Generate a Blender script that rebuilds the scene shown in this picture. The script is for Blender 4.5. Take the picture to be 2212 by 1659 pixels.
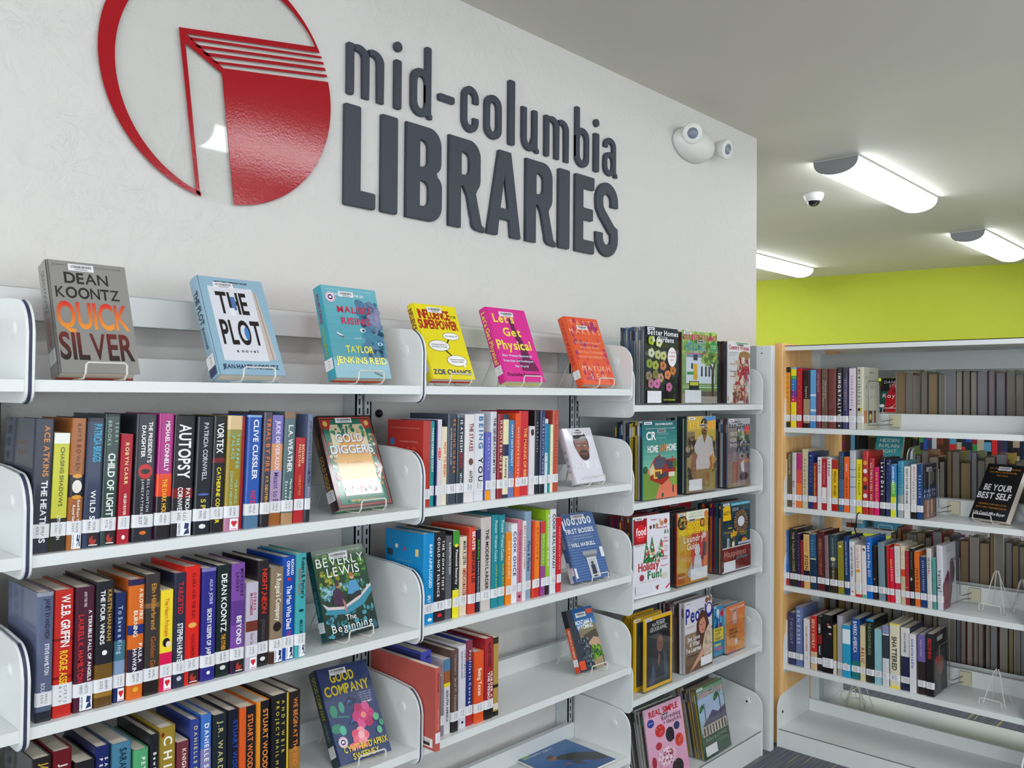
import bpy, math, random
from math import sin, cos, pi, radians as R
from mathutils import Vector, Matrix
random.seed(7)
S = bpy.context.scene
COL = S.collection
for o in list(bpy.data.objects): bpy.data.objects.remove(o)

# ---------------------------------------------------------------- camera
cam = bpy.data.cameras.new('camera'); camo = bpy.data.objects.new('camera', cam); COL.objects.link(camo)
CP = Vector((-0.528, -1.6587, 1.4577)); yaw, pit, rol = R(46.9), R(.70), R(.405)
fw = Vector((sin(yaw)*cos(pit), cos(yaw)*cos(pit), sin(pit))); rt = Vector((cos(yaw), -sin(yaw), 0)); up = rt.cross(fw)
r2 = rt*cos(rol) + up*sin(rol); u2 = -rt*sin(rol) + up*cos(rol)
camo.matrix_world = Matrix(((r2.x, u2.x, -fw.x, CP.x), (r2.y, u2.y, -fw.y, CP.y), (r2.z, u2.z, -fw.z, CP.z), (0, 0, 0, 1)))
cam.sensor_width = 36; cam.lens = 36*1862/2212; cam.clip_start = .02
S.camera = camo

# ---------------------------------------------------------------- world, exposure
w = bpy.data.worlds.new('world'); S.world = w; w.use_nodes = True
w.node_tree.nodes['Background'].inputs[0].default_value = (.75, .85, 1, 1)
w.node_tree.nodes['Background'].inputs[1].default_value = .6
S.view_settings.view_transform = 'Standard'; S.view_settings.look = 'None'
S.view_settings.gamma = 1; S.view_settings.use_curve_mapping = False
S.view_settings.exposure = 0.9
def fill_lamp(x, y, z, rx, rz, sx, sy, p):  # area lamp added to brighten the shelves from low down, source unseen
    l = bpy.data.lights.new('window_daylight', 'AREA'); l.shape = 'RECTANGLE'; l.size = sx; l.size_y = sy; l.energy = p; l.color = (.93, .97, 1)
    o = bpy.data.objects.new('window_daylight', l); COL.objects.link(o); o.location = (x, y, z); o.rotation_euler = (rx, 0, rz)
for x in (-1.2, 2.0, 5.2): fill_lamp(x, -5.93, 1.45, -R(90), pi, 2.3, 1.5, 8.5)      # fill from behind, at added back windows
for x in (4.6, 6.6): fill_lamp(x, 4.93, 1.45, R(90), pi, 1.6, 1.5, 17)               # fill for lime wall and far ceiling, at added rear-room windows
for y in (-3.9, -1.3): fill_lamp(-2.93, y, 1.45, R(90), -R(90), 2.0, 1.5, 21)       # fill on the bracket sides, at added left windows
LAMP = 7.2            # strength of every ceiling fixture
CEIL = 2.69

# ---------------------------------------------------------------- helpers
NAMED = dict(w='f2f2f4', k='1a1a1e', r='c8283a')
def lin(h):
    h = NAMED.get(h, h)
    v = [int(h[i:i+2], 16)/255 for i in (0, 2, 4)]
    return tuple((c/12.92 if c <= .04045 else ((c+.055)/1.055)**2.4) for c in v) + (1,)
def ink(h): return tuple(c**1.13 for c in lin(h)[:3]) + (1,)

def mat(name, col=None, rough=.5, metal=0, coat=0, bump=0, bscale=80, emit=None, spec=.5, attr=False, var=0, vscale=(3, 3, 3)):
    m = bpy.data.materials.new(name); m.use_nodes = True
    N = m.node_tree.nodes; L = m.node_tree.links; b = N['Principled BSDF']
    b.inputs['Roughness'].default_value = rough; b.inputs['Metallic'].default_value = metal
    b.inputs['Coat Weight'].default_value = coat; b.inputs['Coat Roughness'].default_value = .06
    b.inputs['Specular IOR Level'].default_value = spec
    if col: b.inputs['Base Color'].default_value = lin(col)
    src = None
    if attr:
        a = N.new('ShaderNodeAttribute'); a.attribute_name = 'Col'; src = a.outputs['Color']
    if var:
        tc = N.new('ShaderNodeTexCoord'); mp = N.new('ShaderNodeMapping'); mp.inputs['Scale'].default_value = vscale
        n = N.new('ShaderNodeTexNoise'); n.inputs['Scale'].default_value = 1; n.inputs['Detail'].default_value = 4
        L.new(tc.outputs['Object'], mp.inputs[0]); L.new(mp.outputs[0], n.inputs['Vector'])
        rmp = N.new('ShaderNodeMapRange'); rmp.inputs[3].default_value = 1-var; rmp.inputs[4].default_value = 1+var
        L.new(n.outputs['Fac'], rmp.inputs[0])
        mx = N.new('ShaderNodeMix'); mx.data_type = 'RGBA'; mx.blend_type = 'MULTIPLY'; mx.inputs['Factor'].default_value = 1
        if src: L.new(src, mx.inputs['A'])
        else: mx.inputs['A'].default_value = lin(col)
        L.new(rmp.outputs[0], mx.inputs['B']); src = mx.outputs['Result']
    if src: L.new(src, b.inputs['Base Color'])
    if bump:
        tc = N.new('ShaderNodeTexCoord'); n = N.new('ShaderNodeTexNoise'); n.inputs['Scale'].default_value = bscale
        n.inputs['Detail'].default_value = 5; bp = N.new('ShaderNodeBump'); bp.inputs['Strength'].default_value = bump
        bp.inputs['Distance'].default_value = .01
        L.new(tc.outputs['Object'], n.inputs['Vector']); L.new(n.outputs['Fac'], bp.inputs['Height']); L.new(bp.outputs[0], b.inputs['Normal'])
    if emit:
        b.inputs['Emission Color'].default_value = (1, 1, 1, 1) if emit is True else lin(emit[0])
        b.inputs['Emission Strength'].default_value = emit[1]
    return m

M = dict(
    jacket=mat('glossy_book_jacket', attr=True, rough=.28, coat=.4, spec=.22, bump=.06, bscale=22),
    mylar=mat('mylar_wrapped_jacket', attr=True, rough=.25, coat=1, spec=.4, bump=.10, bscale=14),
    paper=mat('printed_paperboard', attr=True, rough=.42, coat=.15, spec=.3),
    print=mat('printed_ink', attr=True, rough=.3, coat=.25, spec=.3),
    pages=mat('page_block', 'ebe0d0', rough=.9, var=.14, vscale=(900, 6, 6)),
    label=mat('white_label', attr=True, rough=.45),
    steel=mat('light_grey_painted_steel', 'dee2e2', rough=.33, coat=.15),
    steel2=mat('mid_grey_painted_steel', 'a9aeae', rough=.4),
    post=mat('zinc_grey_post', 'c4ccd0', rough=.45),
    slot=mat('slot_shadow_steel', '1c2024', rough=.8),
    wire=mat('white_coated_wire', 'd6d4ce', rough=.3, coat=.2),
    dwire=mat('grey_plated_wire', '8c8c8c', rough=.3, metal=.8),
    rubber=mat('navy_black_rubber', '2a3350', rough=.5),
    letter=mat('charcoal_painted_letter', '3e424d', rough=.5, spec=.3),
    vinyl=mat('red_vinyl', 'a30e1a', rough=.12, spec=.4, bump=.03, bscale=160),
    plastic=mat('white_plastic', 'dfdfdb', rough=.4),
    cream=mat('cream_plastic_clip', 'c8c4a8', rough=.35),
    black=mat('black_rubber', '141416', rough=.4),
    dome=mat('smoked_dome', '101218', rough=.06, coat=1),
    led=mat('led_lens', '7d8494', rough=.3, var=.35, vscale=(160, 160, 160)),
    endcap=mat('fixture_end_cap', '8f9294', rough=.5),
    diffuser=mat('glowing_diffuser', 'ffffff', emit=('f6faff', LAMP)),
)

def acrylic():
    m = bpy.data.materials.new('clear_acrylic'); m.use_nodes = True; N = m.node_tree.nodes; L = m.node_tree.links
    N.clear(); o = N.new('ShaderNodeOutputMaterial'); t = N.new('ShaderNodeBsdfTransparent'); t.inputs[0].default_value = (.99, .995, .99, 1)
    g = N.new('ShaderNodeBsdfGlossy'); g.inputs['Roughness'].default_value = .03; x = N.new('ShaderNodeMixShader')
    lw = N.new('ShaderNodeLayerWeight'); pw = N.new('ShaderNodeMath'); pw.operation = 'POWER'; pw.inputs[1].default_value = 4
    f = N.new('ShaderNodeMath'); f.operation = 'MULTIPLY_ADD'; f.inputs[1].default_value = .5; f.inputs[2].default_value = .035
    L.new(lw.outputs['Facing'], pw.inputs[0]); L.new(pw.outputs[0], f.inputs[0])
    L.new(f.outputs[0], x.inputs[0]); L.new(t.outputs[0], x.inputs[1]); L.new(g.outputs[0], x.inputs[2]); L.new(x.outputs[0], o.inputs[0])
    return m
M['acrylic'] = acrylic()

def wall_mat(name, col, bump=.25):
    m = mat(name, col, rough=.62); N = m.node_tree.nodes; L = m.node_tree.links; b = N['Principled BSDF']
    tc = N.new('ShaderNodeTexCoord')
    n1 = N.new('ShaderNodeTexNoise'); n1.inputs['Scale'].default_value = 20; n1.inputs['Detail'].default_value = 8; n1.inputs['Distortion'].default_value = 1.2
    v = N.new('ShaderNodeTexVoronoi'); v.feature = 'DISTANCE_TO_EDGE'; v.inputs['Scale'].default_value = 5
    mp = N.new('ShaderNodeMapRange'); mp.inputs[1].default_value = 0; mp.inputs[2].default_value = .012
    n2 = N.new('ShaderNodeTexNoise'); n2.inputs['Scale'].default_value = 2.5; n2.inputs['Detail'].default_value = 5
    add = N.new('ShaderNodeVectorMath'); add.operation = 'MULTIPLY_ADD'; add.inputs[1].default_value = (.5, .5, .5)
    L.new(tc.outputs['Object'], n1.inputs['Vector']); L.new(tc.outputs['Object'], n2.inputs['Vector'])
    L.new(n1.outputs['Color'], add.inputs[0]); L.new(tc.outputs['Object'], add.inputs[2]); L.new(add.outputs[0], v.inputs['Vector'])
    L.new(v.outputs[0], mp.inputs[0])
    gate = N.new('ShaderNodeMapRange'); gate.inputs[1].default_value = .46; gate.inputs[2].default_value = .56; L.new(n2.outputs['Fac'], gate.inputs[0])
    mixg = N.new('ShaderNodeMix'); mixg.inputs[2].default_value = 1; L.new(gate.outputs[0], mixg.inputs[0]); L.new(mp.outputs[0], mixg.inputs[3])
    s = N.new('ShaderNodeMath'); s.operation = 'MULTIPLY_ADD'; s.inputs[1].default_value = .12
    L.new(mixg.outputs[0], s.inputs[0]); L.new(n1.outputs['Fac'], s.inputs[2])
    bp = N.new('ShaderNodeBump'); bp.inputs['Strength'].default_value = bump; bp.inputs['Distance'].default_value = .008
    L.new(s.outputs[0], bp.inputs['Height']); L.new(bp.outputs[0], b.inputs['Normal'])
    return m

def wood_mat():
    m = mat('maple_laminate', 'b98a55', rough=.38, coat=.1); N = m.node_tree.nodes; L = m.node_tree.links; b = N['Principled BSDF']
    tc = N.new('ShaderNodeTexCoord'); mp = N.new('ShaderNodeMapping'); mp.inputs['Scale'].default_value = (40, 40, 1.2)
    n = N.new('ShaderNodeTexNoise'); n.inputs['Scale'].default_value = 1.5; n.inputs['Detail'].default_value = 6
    c = N.new('ShaderNodeValToRGB'); c.color_ramp.elements[0].color = lin('e8ae64'); c.color_ramp.elements[1].color = lin('f6c888')
    c.color_ramp.elements[0].position = .3; c.color_ramp.elements[1].position = .7
    L.new(tc.outputs['Object'], mp.inputs[0]); L.new(mp.outputs[0], n.inputs['Vector']); L.new(n.outputs['Fac'], c.inputs[0]); L.new(c.outputs[0], b.inputs['Base Color'])
    return m
M['wood'] = wood_mat()

def carpet_mat():
    m = mat('striped_carpet', '5d6067', rough=.95, spec=.1); N = m.node_tree.nodes; L = m.node_tree.links; b = N['Principled BSDF']
    tc = N.new('ShaderNodeTexCoord')
    def stripes(scale, seed, lo, hi):
        mp = N.new('ShaderNodeMapping'); mp.inputs['Scale'].default_value = scale; mp.inputs['Location'].default_value = (seed, seed*2, 0)
        n = N.new('ShaderNodeTexNoise'); n.inputs['Scale'].default_value = 1; n.inputs['Detail'].default_value = 1
        r = N.new('ShaderNodeMapRange'); r.inputs[1].default_value = lo; r.inputs[2].default_value = hi
        L.new(tc.outputs['Object'], mp.inputs[0]); L.new(mp.outputs[0], n.inputs['Vector']); L.new(n.outputs['Fac'], r.inputs[0]); return r.outputs[0]
    a = stripes((3.2, 110, 1), 3, .35, .65); c = stripes((2.2, 60, 1), 11, .69, .72); f = stripes((500, 500, 1), 5, .3, .7)
    x1 = N.new('ShaderNodeMix'); x1.data_type = 'RGBA'; x1.inputs['A'].default_value = lin('6a6e77'); x1.inputs['B'].default_value = lin('80848c'); L.new(a, x1.inputs['Factor'])
    x2 = N.new('ShaderNodeMix'); x2.data_type = 'RGBA'; x2.inputs['B'].default_value = lin('c0bc70'); L.new(x1.outputs['Result'], x2.inputs['A']); L.new(c, x2.inputs['Factor'])
    x3 = N.new('ShaderNodeMix'); x3.data_type = 'RGBA'; x3.blend_type = 'MULTIPLY'; x3.inputs['Factor'].default_value = .35; L.new(x2.outputs['Result'], x3.inputs['A']); L.new(f, x3.inputs['B'])
    L.new(x3.outputs['Result'], b.inputs['Base Color'])
    bp = N.new('ShaderNodeBump'); bp.inputs['Strength'].default_value = .4; bp.inputs['Distance'].default_value = .004; L.new(f, bp.inputs['Height']); L.new(bp.outputs[0], b.inputs['Normal'])
    return m
M['carpet'] = carpet_mat()

# ---- mesh collector
class MB:
    def __init__(s): s.v = []; s.f = []; s.c = []
    def add(s, vs, fs, col=None):
        k = len(s.v); s.v += [tuple(v) for v in vs]; s.f += [tuple(i+k for i in f) for f in fs]
        s.c += [col or (1, 1, 1, 1)]*len(vs); return s
    def box(s, x0, x1, y0, y1, z0, z1, col=None):
        return s.add([(x0, y0, z0), (x1, y0, z0), (x1, y1, z0), (x0, y1, z0), (x0, y0, z1), (x1, y0, z1), (x1, y1, z1), (x0, y1, z1)],
                     [(0, 3, 2, 1), (4, 5, 6, 7), (0, 1, 5, 4), (1, 2, 6, 5), (2, 3, 7, 6), (3, 0, 4, 7)], col)
    def prism(s, pts, a, b, fn, col=None):
        """extrude polygon pts (2D) between a and b; fn(p, t) -> xyz"""
        n = len(pts)
        vs = [fn(p, a) for p in pts] + [fn(p, b) for p in pts]
        return s.add(vs, [tuple(range(n-1, -1, -1)), tuple(range(n, 2*n))] + [(i, (i+1) % n, n+(i+1) % n, n+i) for i in range(n)], col)
    def tube(s, pts, r, n=6, col=None, closed=False):
        P = [Vector(p) for p in pts]; vs = []; m = len(P); prev = None
        for i, p in enumerate(P):
            a = P[(i-1) % m] if closed else P[max(i-1, 0)]; b = P[(i+1) % m] if closed else P[min(i+1, m-1)]
            t = (b-a).normalized()
            if prev is None: u = t.orthogonal().normalized()
            else:
                u = prev - t*prev.dot(t)
                u = u.normalized() if u.length > 1e-6 else t.orthogonal().normalized()
            prev = u; w_ = t.cross(u)
            for k in range(n):
                a_ = 2*pi*k/n; vs.append(p + (u*cos(a_) + w_*sin(a_))*r)
        fs = []
        for i in range(m if closed else m-1):
            for k in range(n):
                j = (i+1) % m; fs.append((i*n+k, i*n+(k+1) % n, j*n+(k+1) % n, j*n+k))
        if not closed: fs += [tuple(range(n-1, -1, -1)), tuple(range((m-1)*n, m*n))]
        return s.add(vs, fs, col)
    def lathe(s, prof, n=24, mtx=None, col=None):
        vs = []; m = len(prof)
        for r, z in prof:
            for k in range(n):
                v = Vector((r*cos(2*pi*k/n), r*sin(2*pi*k/n), z)); vs.append(mtx @ v if mtx else v)
        fs = [(i*n+k, i*n+(k+1) % n, (i+1)*n+(k+1) % n, (i+1)*n+k) for i in range(m-1) for k in range(n)]
        fs += [tuple(range(n-1, -1, -1)), tuple(range((m-1)*n, m*n))]
        return s.add(vs, fs, col)
    def build(s, name, m, parent=None, smooth=False, **props):
        me = bpy.data.meshes.new(name); me.from_pydata(s.v, [], s.f); me.update()
        a = me.color_attributes.new('Col', 'FLOAT_COLOR', 'POINT'); a.data.foreach_set('color', [x for c in s.c for x in c])
        me.materials.append(m)
        if smooth: me.shade_smooth()
        o = bpy.data.objects.new(name, me); COL.objects.link(o)
        if parent: o.parent = parent
        for k, v in props.items(): o[k] = v
        return o
def bevel(o, wd, seg=2):
    b = o.modifiers.new('bevel', 'BEVEL'); b.width = wd; b.segments = seg; b.limit_method = 'ANGLE'; b.angle_limit = R(50); return o
def thing(name, label, cat, loc=(0, 0, 0), rot=(0, 0, 0), group=None):
    o = bpy.data.objects.new(name, None); COL.objects.link(o); o.empty_display_size = .05
    o.location = loc; o.rotation_euler = rot; o['label'] = label; o['category'] = cat
    if group: o['group'] = group
    return o
def tag(o, label, cat, group=None):
    o['label'] = label; o['category'] = cat
    if group: o['group'] = group
    return o

# ---- glyphs of the built-in font, cached as triangles
CH = "ABCDEFGHIJKLMNOPQRSTUVWXYZabcdefghijklmnopqrstuvwxyz0123456789&,.'?:-+#/!"
GL = {}; SPLIT = 'MWNKVAZwvk&4'
def make_glyphs():
    obs = []
    for bold in (0, 1):
        for ch in CH:
            c = bpy.data.curves.new('g', 'FONT'); c.body = ch; c.resolution_u = 5; c.offset = bold*(.012 if ch in SPLIT else .024)
            o = bpy.data.objects.new('g', c); COL.objects.link(o); obs.append((ch, bold, o))
    bpy.context.view_layer.update(); dg = bpy.context.evaluated_depsgraph_get()
    for ch, bold, o in obs:
        me = bpy.data.meshes.new_from_object(o.evaluated_get(dg)); me.calc_loop_triangles()
        vs = [(v.co.x, v.co.y) for v in me.vertices]; x0 = min(v[0] for v in vs); x1 = max(v[0] for v in vs)
        tr = [tuple(t.vertices) for t in me.loop_triangles]
        if False:
            n = len(vs); tr = [tuple(i+n*k for i in t) for k in range(3) for t in tr]; vs = [(x+(k-1)*.024, y) for k in range(3) for x, y in vs]; x0 -= .024; x1 += .024
        GL[ch, bold] = ([(x-x0, y) for x, y in vs], tr, x1-x0)
        bpy.data.meshes.remove(me)
    for ch, bold, o in obs:
        c = o.data; bpy.data.objects.remove(o); bpy.data.curves.remove(c)
make_glyphs()
CAP = max(v[1] for v in GL['H', 0][0])

def text(mb, s, w_, h, col, fn, bold=1, italic=0, xh=False):
    """lay s out in a box w_ long and h tall, start at origin; fn(gx, gy) -> xyz"""
    gap = .085 if not bold else .07
    W_ = 0; items = []
    for ch in s:
        if ch == ' ': W_ += .26; continue
        g = GL.get((ch, bold))
        if not g: continue
        items.append((g, W_)); W_ += g[2] + gap
    W_ -= gap
    if not items: return
    sy = h/CAP; sx = w_/W_; extra = 0
    if sx > 1.1*sy:
        sx = 1.1*sy; extra = (w_ - sx*W_)/max(1, len(items)-1) if len(items) > 1 else 0
    for k, (g, x0) in enumerate(items):
        vs = []
        for x, y in g[0]:
            gx = (x0+x)*sx + extra*k + italic*y*sy; gy = y*sy; vs.append(fn(gx, gy))
        mb.add(vs, g[1], col)

class Art:
    """flat print on a plane: unit box 0..w, 0..h, fn(x, z, layer) -> xyz"""
    def __init__(s, w_, h, fn, mb=None, base=0, prof=None): s.prof = prof; s.w = w_; s.h = h; s.fn = fn; s.mb = mb or MB(); s.k = base
    def lay(s): s.k += 1; return s.k*.00005 + .00018
    def poly(s, pts, col):
        d = s.lay(); n = len(pts); cx = sum(p[0] for p in pts)/n; cy = sum(p[1] for p in pts)/n
        vs = [s.fn(x*s.w, y*s.h, d) for x, y in pts]; s.mb.add(vs, [tuple(range(n))], ink(col))
    def rect(s, x0, y0, x1, y1, col):
        d = s.lay(); n = 4; vs = []; fs = []
        if s.prof:   # wrap the print around the rounded spine
            wd, r = s.prof; P = []
            a_, b_ = max(0, x0*wd), min(wd, x1*wd)
            def at(x):
                if x < r: an = math.acos(max(-1, min(1, (r-x)/r))); return (r-(r+d)*cos(an), r-(r+d)*sin(an))
                if x > wd-r: an = math.acos(max(-1, min(1, (x-wd+r)/r))); return (wd-r+(r+d)*cos(an), r-(r+d)*sin(an))
                return (x, -d)
            xs = [r-r*cos(pi/2*i/4) for i in range(5)] + [wd-r+r*sin(pi/2*i/4) for i in range(5)]
            xs = [a_] + [x for x in xs if a_+1e-5 < x < b_-1e-5] + [b_]
            for x in xs:
                p = at(x); vs += [(p[0], p[1], y0*s.h), (p[0], p[1], y1*s.h)]
            s.mb.add(vs, [(2*i, 2*i+2, 2*i+3, 2*i+1) for i in range(len(xs)-1)], ink(col)); return
        for i in range(n+1):
            x = x0 + (x1-x0)*i/n
            vs += [s.fn(x*s.w, y0*s.h, d), s.fn(x*s.w, y1*s.h, d)]
        fs = [(2*i, 2*i+2, 2*i+3, 2*i+1) for i in range(n)]
        s.mb.add(vs, fs, ink(col))
    def ell(s, cx, cy, rx, ry, col, n=18, a0=0, a1=2*pi):
        s.poly([(cx+rx*cos(a0+(a1-a0)*k/n), cy+ry*sin(a0+(a1-a0)*k/n)) for k in range(n)], col)
    def txt(s, t, cx, y, wd, h, col, bold=1, italic=0):
        d = s.lay(); x0 = (cx-wd/2)*s.w; z0 = y*s.h
        c2 = None
        if '>' in col: col, c2 = col.split('>'); hs = []
        k0 = len(s.mb.v)
        def f(gx, gy):
            if c2: hs.append(max(0, min(1, gy/(h*s.h))))
            return s.fn(x0+gx, z0+gy, d)
        text(s.mb, t, wd*s.w, h*s.h, ink(col), f, bold, italic)
        if c2:
            A, B = ink(col), ink(c2)
            for i, q in enumerate(hs): s.mb.c[k0+i] = tuple(B[j]+(A[j]-B[j])*q for j in range(4))
    def vtxt(s, t, f0, f1, xc, hh, col, bold=1):
        """vertical, reads downward; f0,f1 percent from the top"""
        d = s.lay(); h = hh*s.w; x0 = xc*s.w - h/2; z0 = s.h*(1-f0/100)
        text(s.mb, t, (f1-f0)/100*s.h, h, ink(col), lambda gx, gy: s.fn(x0+gy, z0-gx, d), bold)
    def run(s, items):
        for it in items:
            k = it[0]
            if k == 'r': s.rect(*it[1:])
            elif k == 'e': s.ell(*it[1:])
            elif k == 'p': s.poly(it[1], it[2])
            elif k == 't': s.txt(*it[1:])
            elif k == 'g':   # vertical blend of printed colours x0,y0,x1,y1,top,bottom,n
                x0, y0, x1, y1, ca, cb, n = it[1:]
                A = [int(ca[i:i+2], 16) for i in (0, 2, 4)]; B = [int(cb[i:i+2], 16) for i in (0, 2, 4)]
                kk = s.k
                for i in range(n):
                    t = (i+.5)/n; c = ''.join('%02x' % int(a+(b-a)*t) for a, b in zip(A, B)); s.k = kk
                    s.rect(x0, y1-(y1-y0)*(i+1)/n, x1, y1-(y1-y0)*i/n, c)
            elif k == 's':   # scatter of small blobs: x0,y0,x1,y1,n,size,colours,seed
                x0, y0, x1, y1, n, sz, cols, sd = it[1:]; rr = random.Random(sd); kk = s.k
                for i in range(n):
                    s.k = kk + i % 5
                    s.ell(rr.uniform(x0, x1), rr.uniform(y0, y1), sz*rr.uniform(.5, 1.2)*.7, sz*rr.uniform(.5, 1.2)*.5, rr.choice(cols), 8)
                s.k = kk + 5

# ---- books
def spine_y(x, w_, r):
    """depth of the spine surface at x: flat with rounded edges"""
    if x < r: return r - math.sqrt(max(0, r*r-(r-x)**2))
    if x > w_-r: return r - math.sqrt(max(0, r*r-(x-w_+r)**2))
    return 0
def book_solid(root, w_, d, h, col, kind, name='cover'):
    c = ink(col); hard = kind == 'h'; r = min(w_*.2, .0052 if hard else .0015); t = min(.0025 if hard else .0005, w_*.2)
    out = [(0, d)]; n = 4
    for i in range(n+1):
        a = pi/2*i/n; out.append((r-r*cos(a), r-r*sin(a)))
    for i in range(n+1):
        a = pi/2*i/n; out.append((w_-r+r*sin(a), r-r*cos(a)))
    out.append((w_, d))
    ins = [(t, d)] + [(max(t, min(w_-t, x)), max(y, 0)+t) for x, y in out[1:-1]] + [(w_-t, d)]
    m = MB(); k = len(out)
    vs = [(x, y, 0) for x, y in out] + [(x, y, 0) for x, y in ins] + [(x, y, h) for x, y in out] + [(x, y, h) for x, y in ins]
    fs = []
    for i in range(k-1):
        fs += [(i, i+1, 2*k+i+1, 2*k+i), (k+i+1, k+i, 3*k+i, 3*k+i+1), (i+1, i, k+i, k+i+1), (2*k+i, 2*k+i+1, 3*k+i+1, 3*k+i)]
    fs += [(0, 2*k, 3*k, k), (k-1, 2*k-1, 4*k-1, 3*k-1)]
    m.add(vs, fs, c); m.build(name, M['jacket' if hard else 'paper'], root)
    g = .003 if hard else .0004
    p = MB().box(t, w_-t, t+.001, d-(g if hard else .0004), g, h-g); p.build('page_block', M['pages'], root)
    return r

ORD = ['first', 'second', 'third', 'fourth', 'fifth', 'sixth', 'seventh', 'eighth', 'ninth', 'tenth', 'eleventh', 'twelfth', 'thirteenth', 'fourteenth', 'fifteenth', 'sixteenth', 'seventeenth', 'eighteenth', 'nineteenth', 'twentieth'] + \
      ['twenty-' + x for x in ('first', 'second', 'third', 'fourth', 'fifth', 'sixth', 'seventh', 'eighth', 'ninth')] + ['thirtieth']
def fitlabel(words, n=16):
    w_ = words.split()
    return ' '.join(w_[:n])
def sticker(root, st, w_, fn):
    """small coloured sticker near the spine foot"""
    k = Art(w_, 1, fn, base=14)
    if st == 's':
        k.rect(.3, .002, .94, .030, 'eef0f4'); k.poly([(.6, .004), (.88, .006), (.84, .016), (.7, .013)], '22386c'); k.poly([(.62, .016), (.82, .015), (.86, .026), (.66, .028)], '22386c')
        k.vtxt('WESTERN', 97.2, 99.6, .4, .1, '22386c')
    elif st == 'd':
        k.rect(.3, .002, .9, .028, '1a1216'); k.ell(.58, .014, .2, .008, 'b03428'); k.ell(.66, .018, .1, .004, '1a1216'); k.rect(.36, .004, .84, .006, 'e8dcd8')
    elif st == 'h':
        k.rect(.34, .002, .92, .026, 'eef0f4'); k.ell(.54, .018, .12, .0035, 'd02030'); k.ell(.72, .018, .12, .0035, 'd02030'); k.poly([(.43, .0165), (.83, .0165), (.63, .008)], 'd02030'); k.rect(.42, .0035, .84, .005, 'd05060')
    else: return
    k.mb.build('genre_sticker', M['label'], root)

def shelf_book(side, X0, Y0, z, wd, h, col, kind, label, tx, bd, st, op, d=.16, lean=0, cat='book', face=None, sd=0):
    rz = 0 if side == 'w' else -pi/2
    root = thing('hardcover_book' if kind == 'h' else 'paperback_book', label, cat, (X0, Y0, z+.0004), (0, R(lean), rz))
    wd -= .0006
    r = book_solid(root, wd, d, h, col, kind)
    fn = lambda x, zz, dd: (x, spine_y(x, wd, r)-dd, zz)
    lay = 0
    def piece(nm):
        a.mb.build(nm, M['jacket' if kind == 'h' else 'print'], root)
    a = Art(wd, h, fn)
    if bd:
        for b in bd.split('|'):
            f0, f1, c = b.split(';'); a = Art(wd, h, fn, base=lay, prof=(wd, r)); lay += 1; a.rect(.0, 1-float(f1)/100, 1.0, 1-float(f0)/100, c); piece('colour_band')
    if op:
        for b in op.split('|'):
            q = b.split(';'); a = Art(wd, h, fn, base=lay, prof=(wd, r)); lay += 1
            if q[0] == 'x': a.rect(float(q[1]), 0, float(q[2]), 1, q[3]); piece('spine_panel')
            else: a.ell(.5 if float(q[3]) > .24 else float(q[1]), 1-float(q[2]), min(float(q[3]), .33), float(q[5]), q[4], 18); piece('emblem')
    if tx:
        for b in tx.split('|'):
            t = Art(wd, h, fn, base=10)
            s, f0, f1, xc, hh, c = b.split(';'); t.vtxt(s, float(f0), float(f1), float(xc), float(hh)*.82, c)
            t.mb.build('spine_lettering', M['print'], root)
    if st != '-':
        k = Art(wd, 1, fn, base=13, prof=(wd, r))
        lo, hi = {'W': (.022, .060), 'L': (.020, .046)}.get(st, (.028, .053))
        g = .0 if kind == 'h' else .03
        k.rect(g, lo, 1-g, hi, 'e3e4e8')
        rr = random.Random(sd)
        for q in range(2):
            xx = .62 - q*.26
            k.vtxt(''.join(rr.choice('ABCEFGHKLMNPRST' if q == 0 else '0123456789') for _ in range(5 if q == 0 else 4)), (1-(hi-.004))*100, (1-(lo+(.006 if q else .004)))*100, xx, .15, '55565c', 0)
        k.mb.build('call_number_label', M['label'], root)
        sticker(root, st, wd, fn)
    if face:
        sgn, items = face
        if sgn > 0: ff = lambda x, zz, dd: (wd+dd, x, zz)
        else: ff = lambda x, zz, dd: (-dd, d-x, zz)
        b = Art(d, h, ff); b.run(items); b.mb.build('cover_print', M['print'], root)
    return root
W = .914; LW = [1.478, 1.1665, .8643, .5629, .2701]; LM = [1.4248, 1.0973, .7672, .4457]; LB = .1002
LR = [1.3273, .9927, .6611, .3308]; XB = 2.921; ST = .0212; WY = .30

# ---------------------------------------------------------------- room
def slab(name, x0, x1, y0, y1, z0, z1, m):
    return MB().box(x0, x1, y0, y1, z0, z1).build(name, m, kind='structure')
M['wallw'] = wall_mat('white_plaster', 'd6d4d1', .5); M['ceil'] = wall_mat('ceiling_plaster', 'd6d2c8', .12)
M['green'] = wall_mat('lime_green_paint', 'b9c22e', .4); M['off'] = wall_mat('beige_paint', 'd8d4ca', .2)
slab('floor', -3.2, 9.2, -6.2, 5.2, -.1, 0, M['carpet'])
slab('ceiling', -3.2, 9.2, -6.2, 5.2, CEIL, CEIL+.1, M['ceil'])
slab('wall_front', -3.0, 3.268, WY, WY+.16, 0, CEIL, M['wallw'])
gw = MB(); gw.prism([(7.56, 5.2), (9.28, -5.3), (9.45, -5.3), (7.73, 5.2)], 0, CEIL, lambda p, t: (p[0], p[1], t)); gw.build('wall_right', M['green'], kind='structure')
slab('wall_left', -3.2, -3.0, -6.2, 5.2, 0, CEIL, M['off'])
slab('wall_back', -3.0, 9.2, -6.2, -6.0, 0, CEIL, M['off'])
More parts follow.
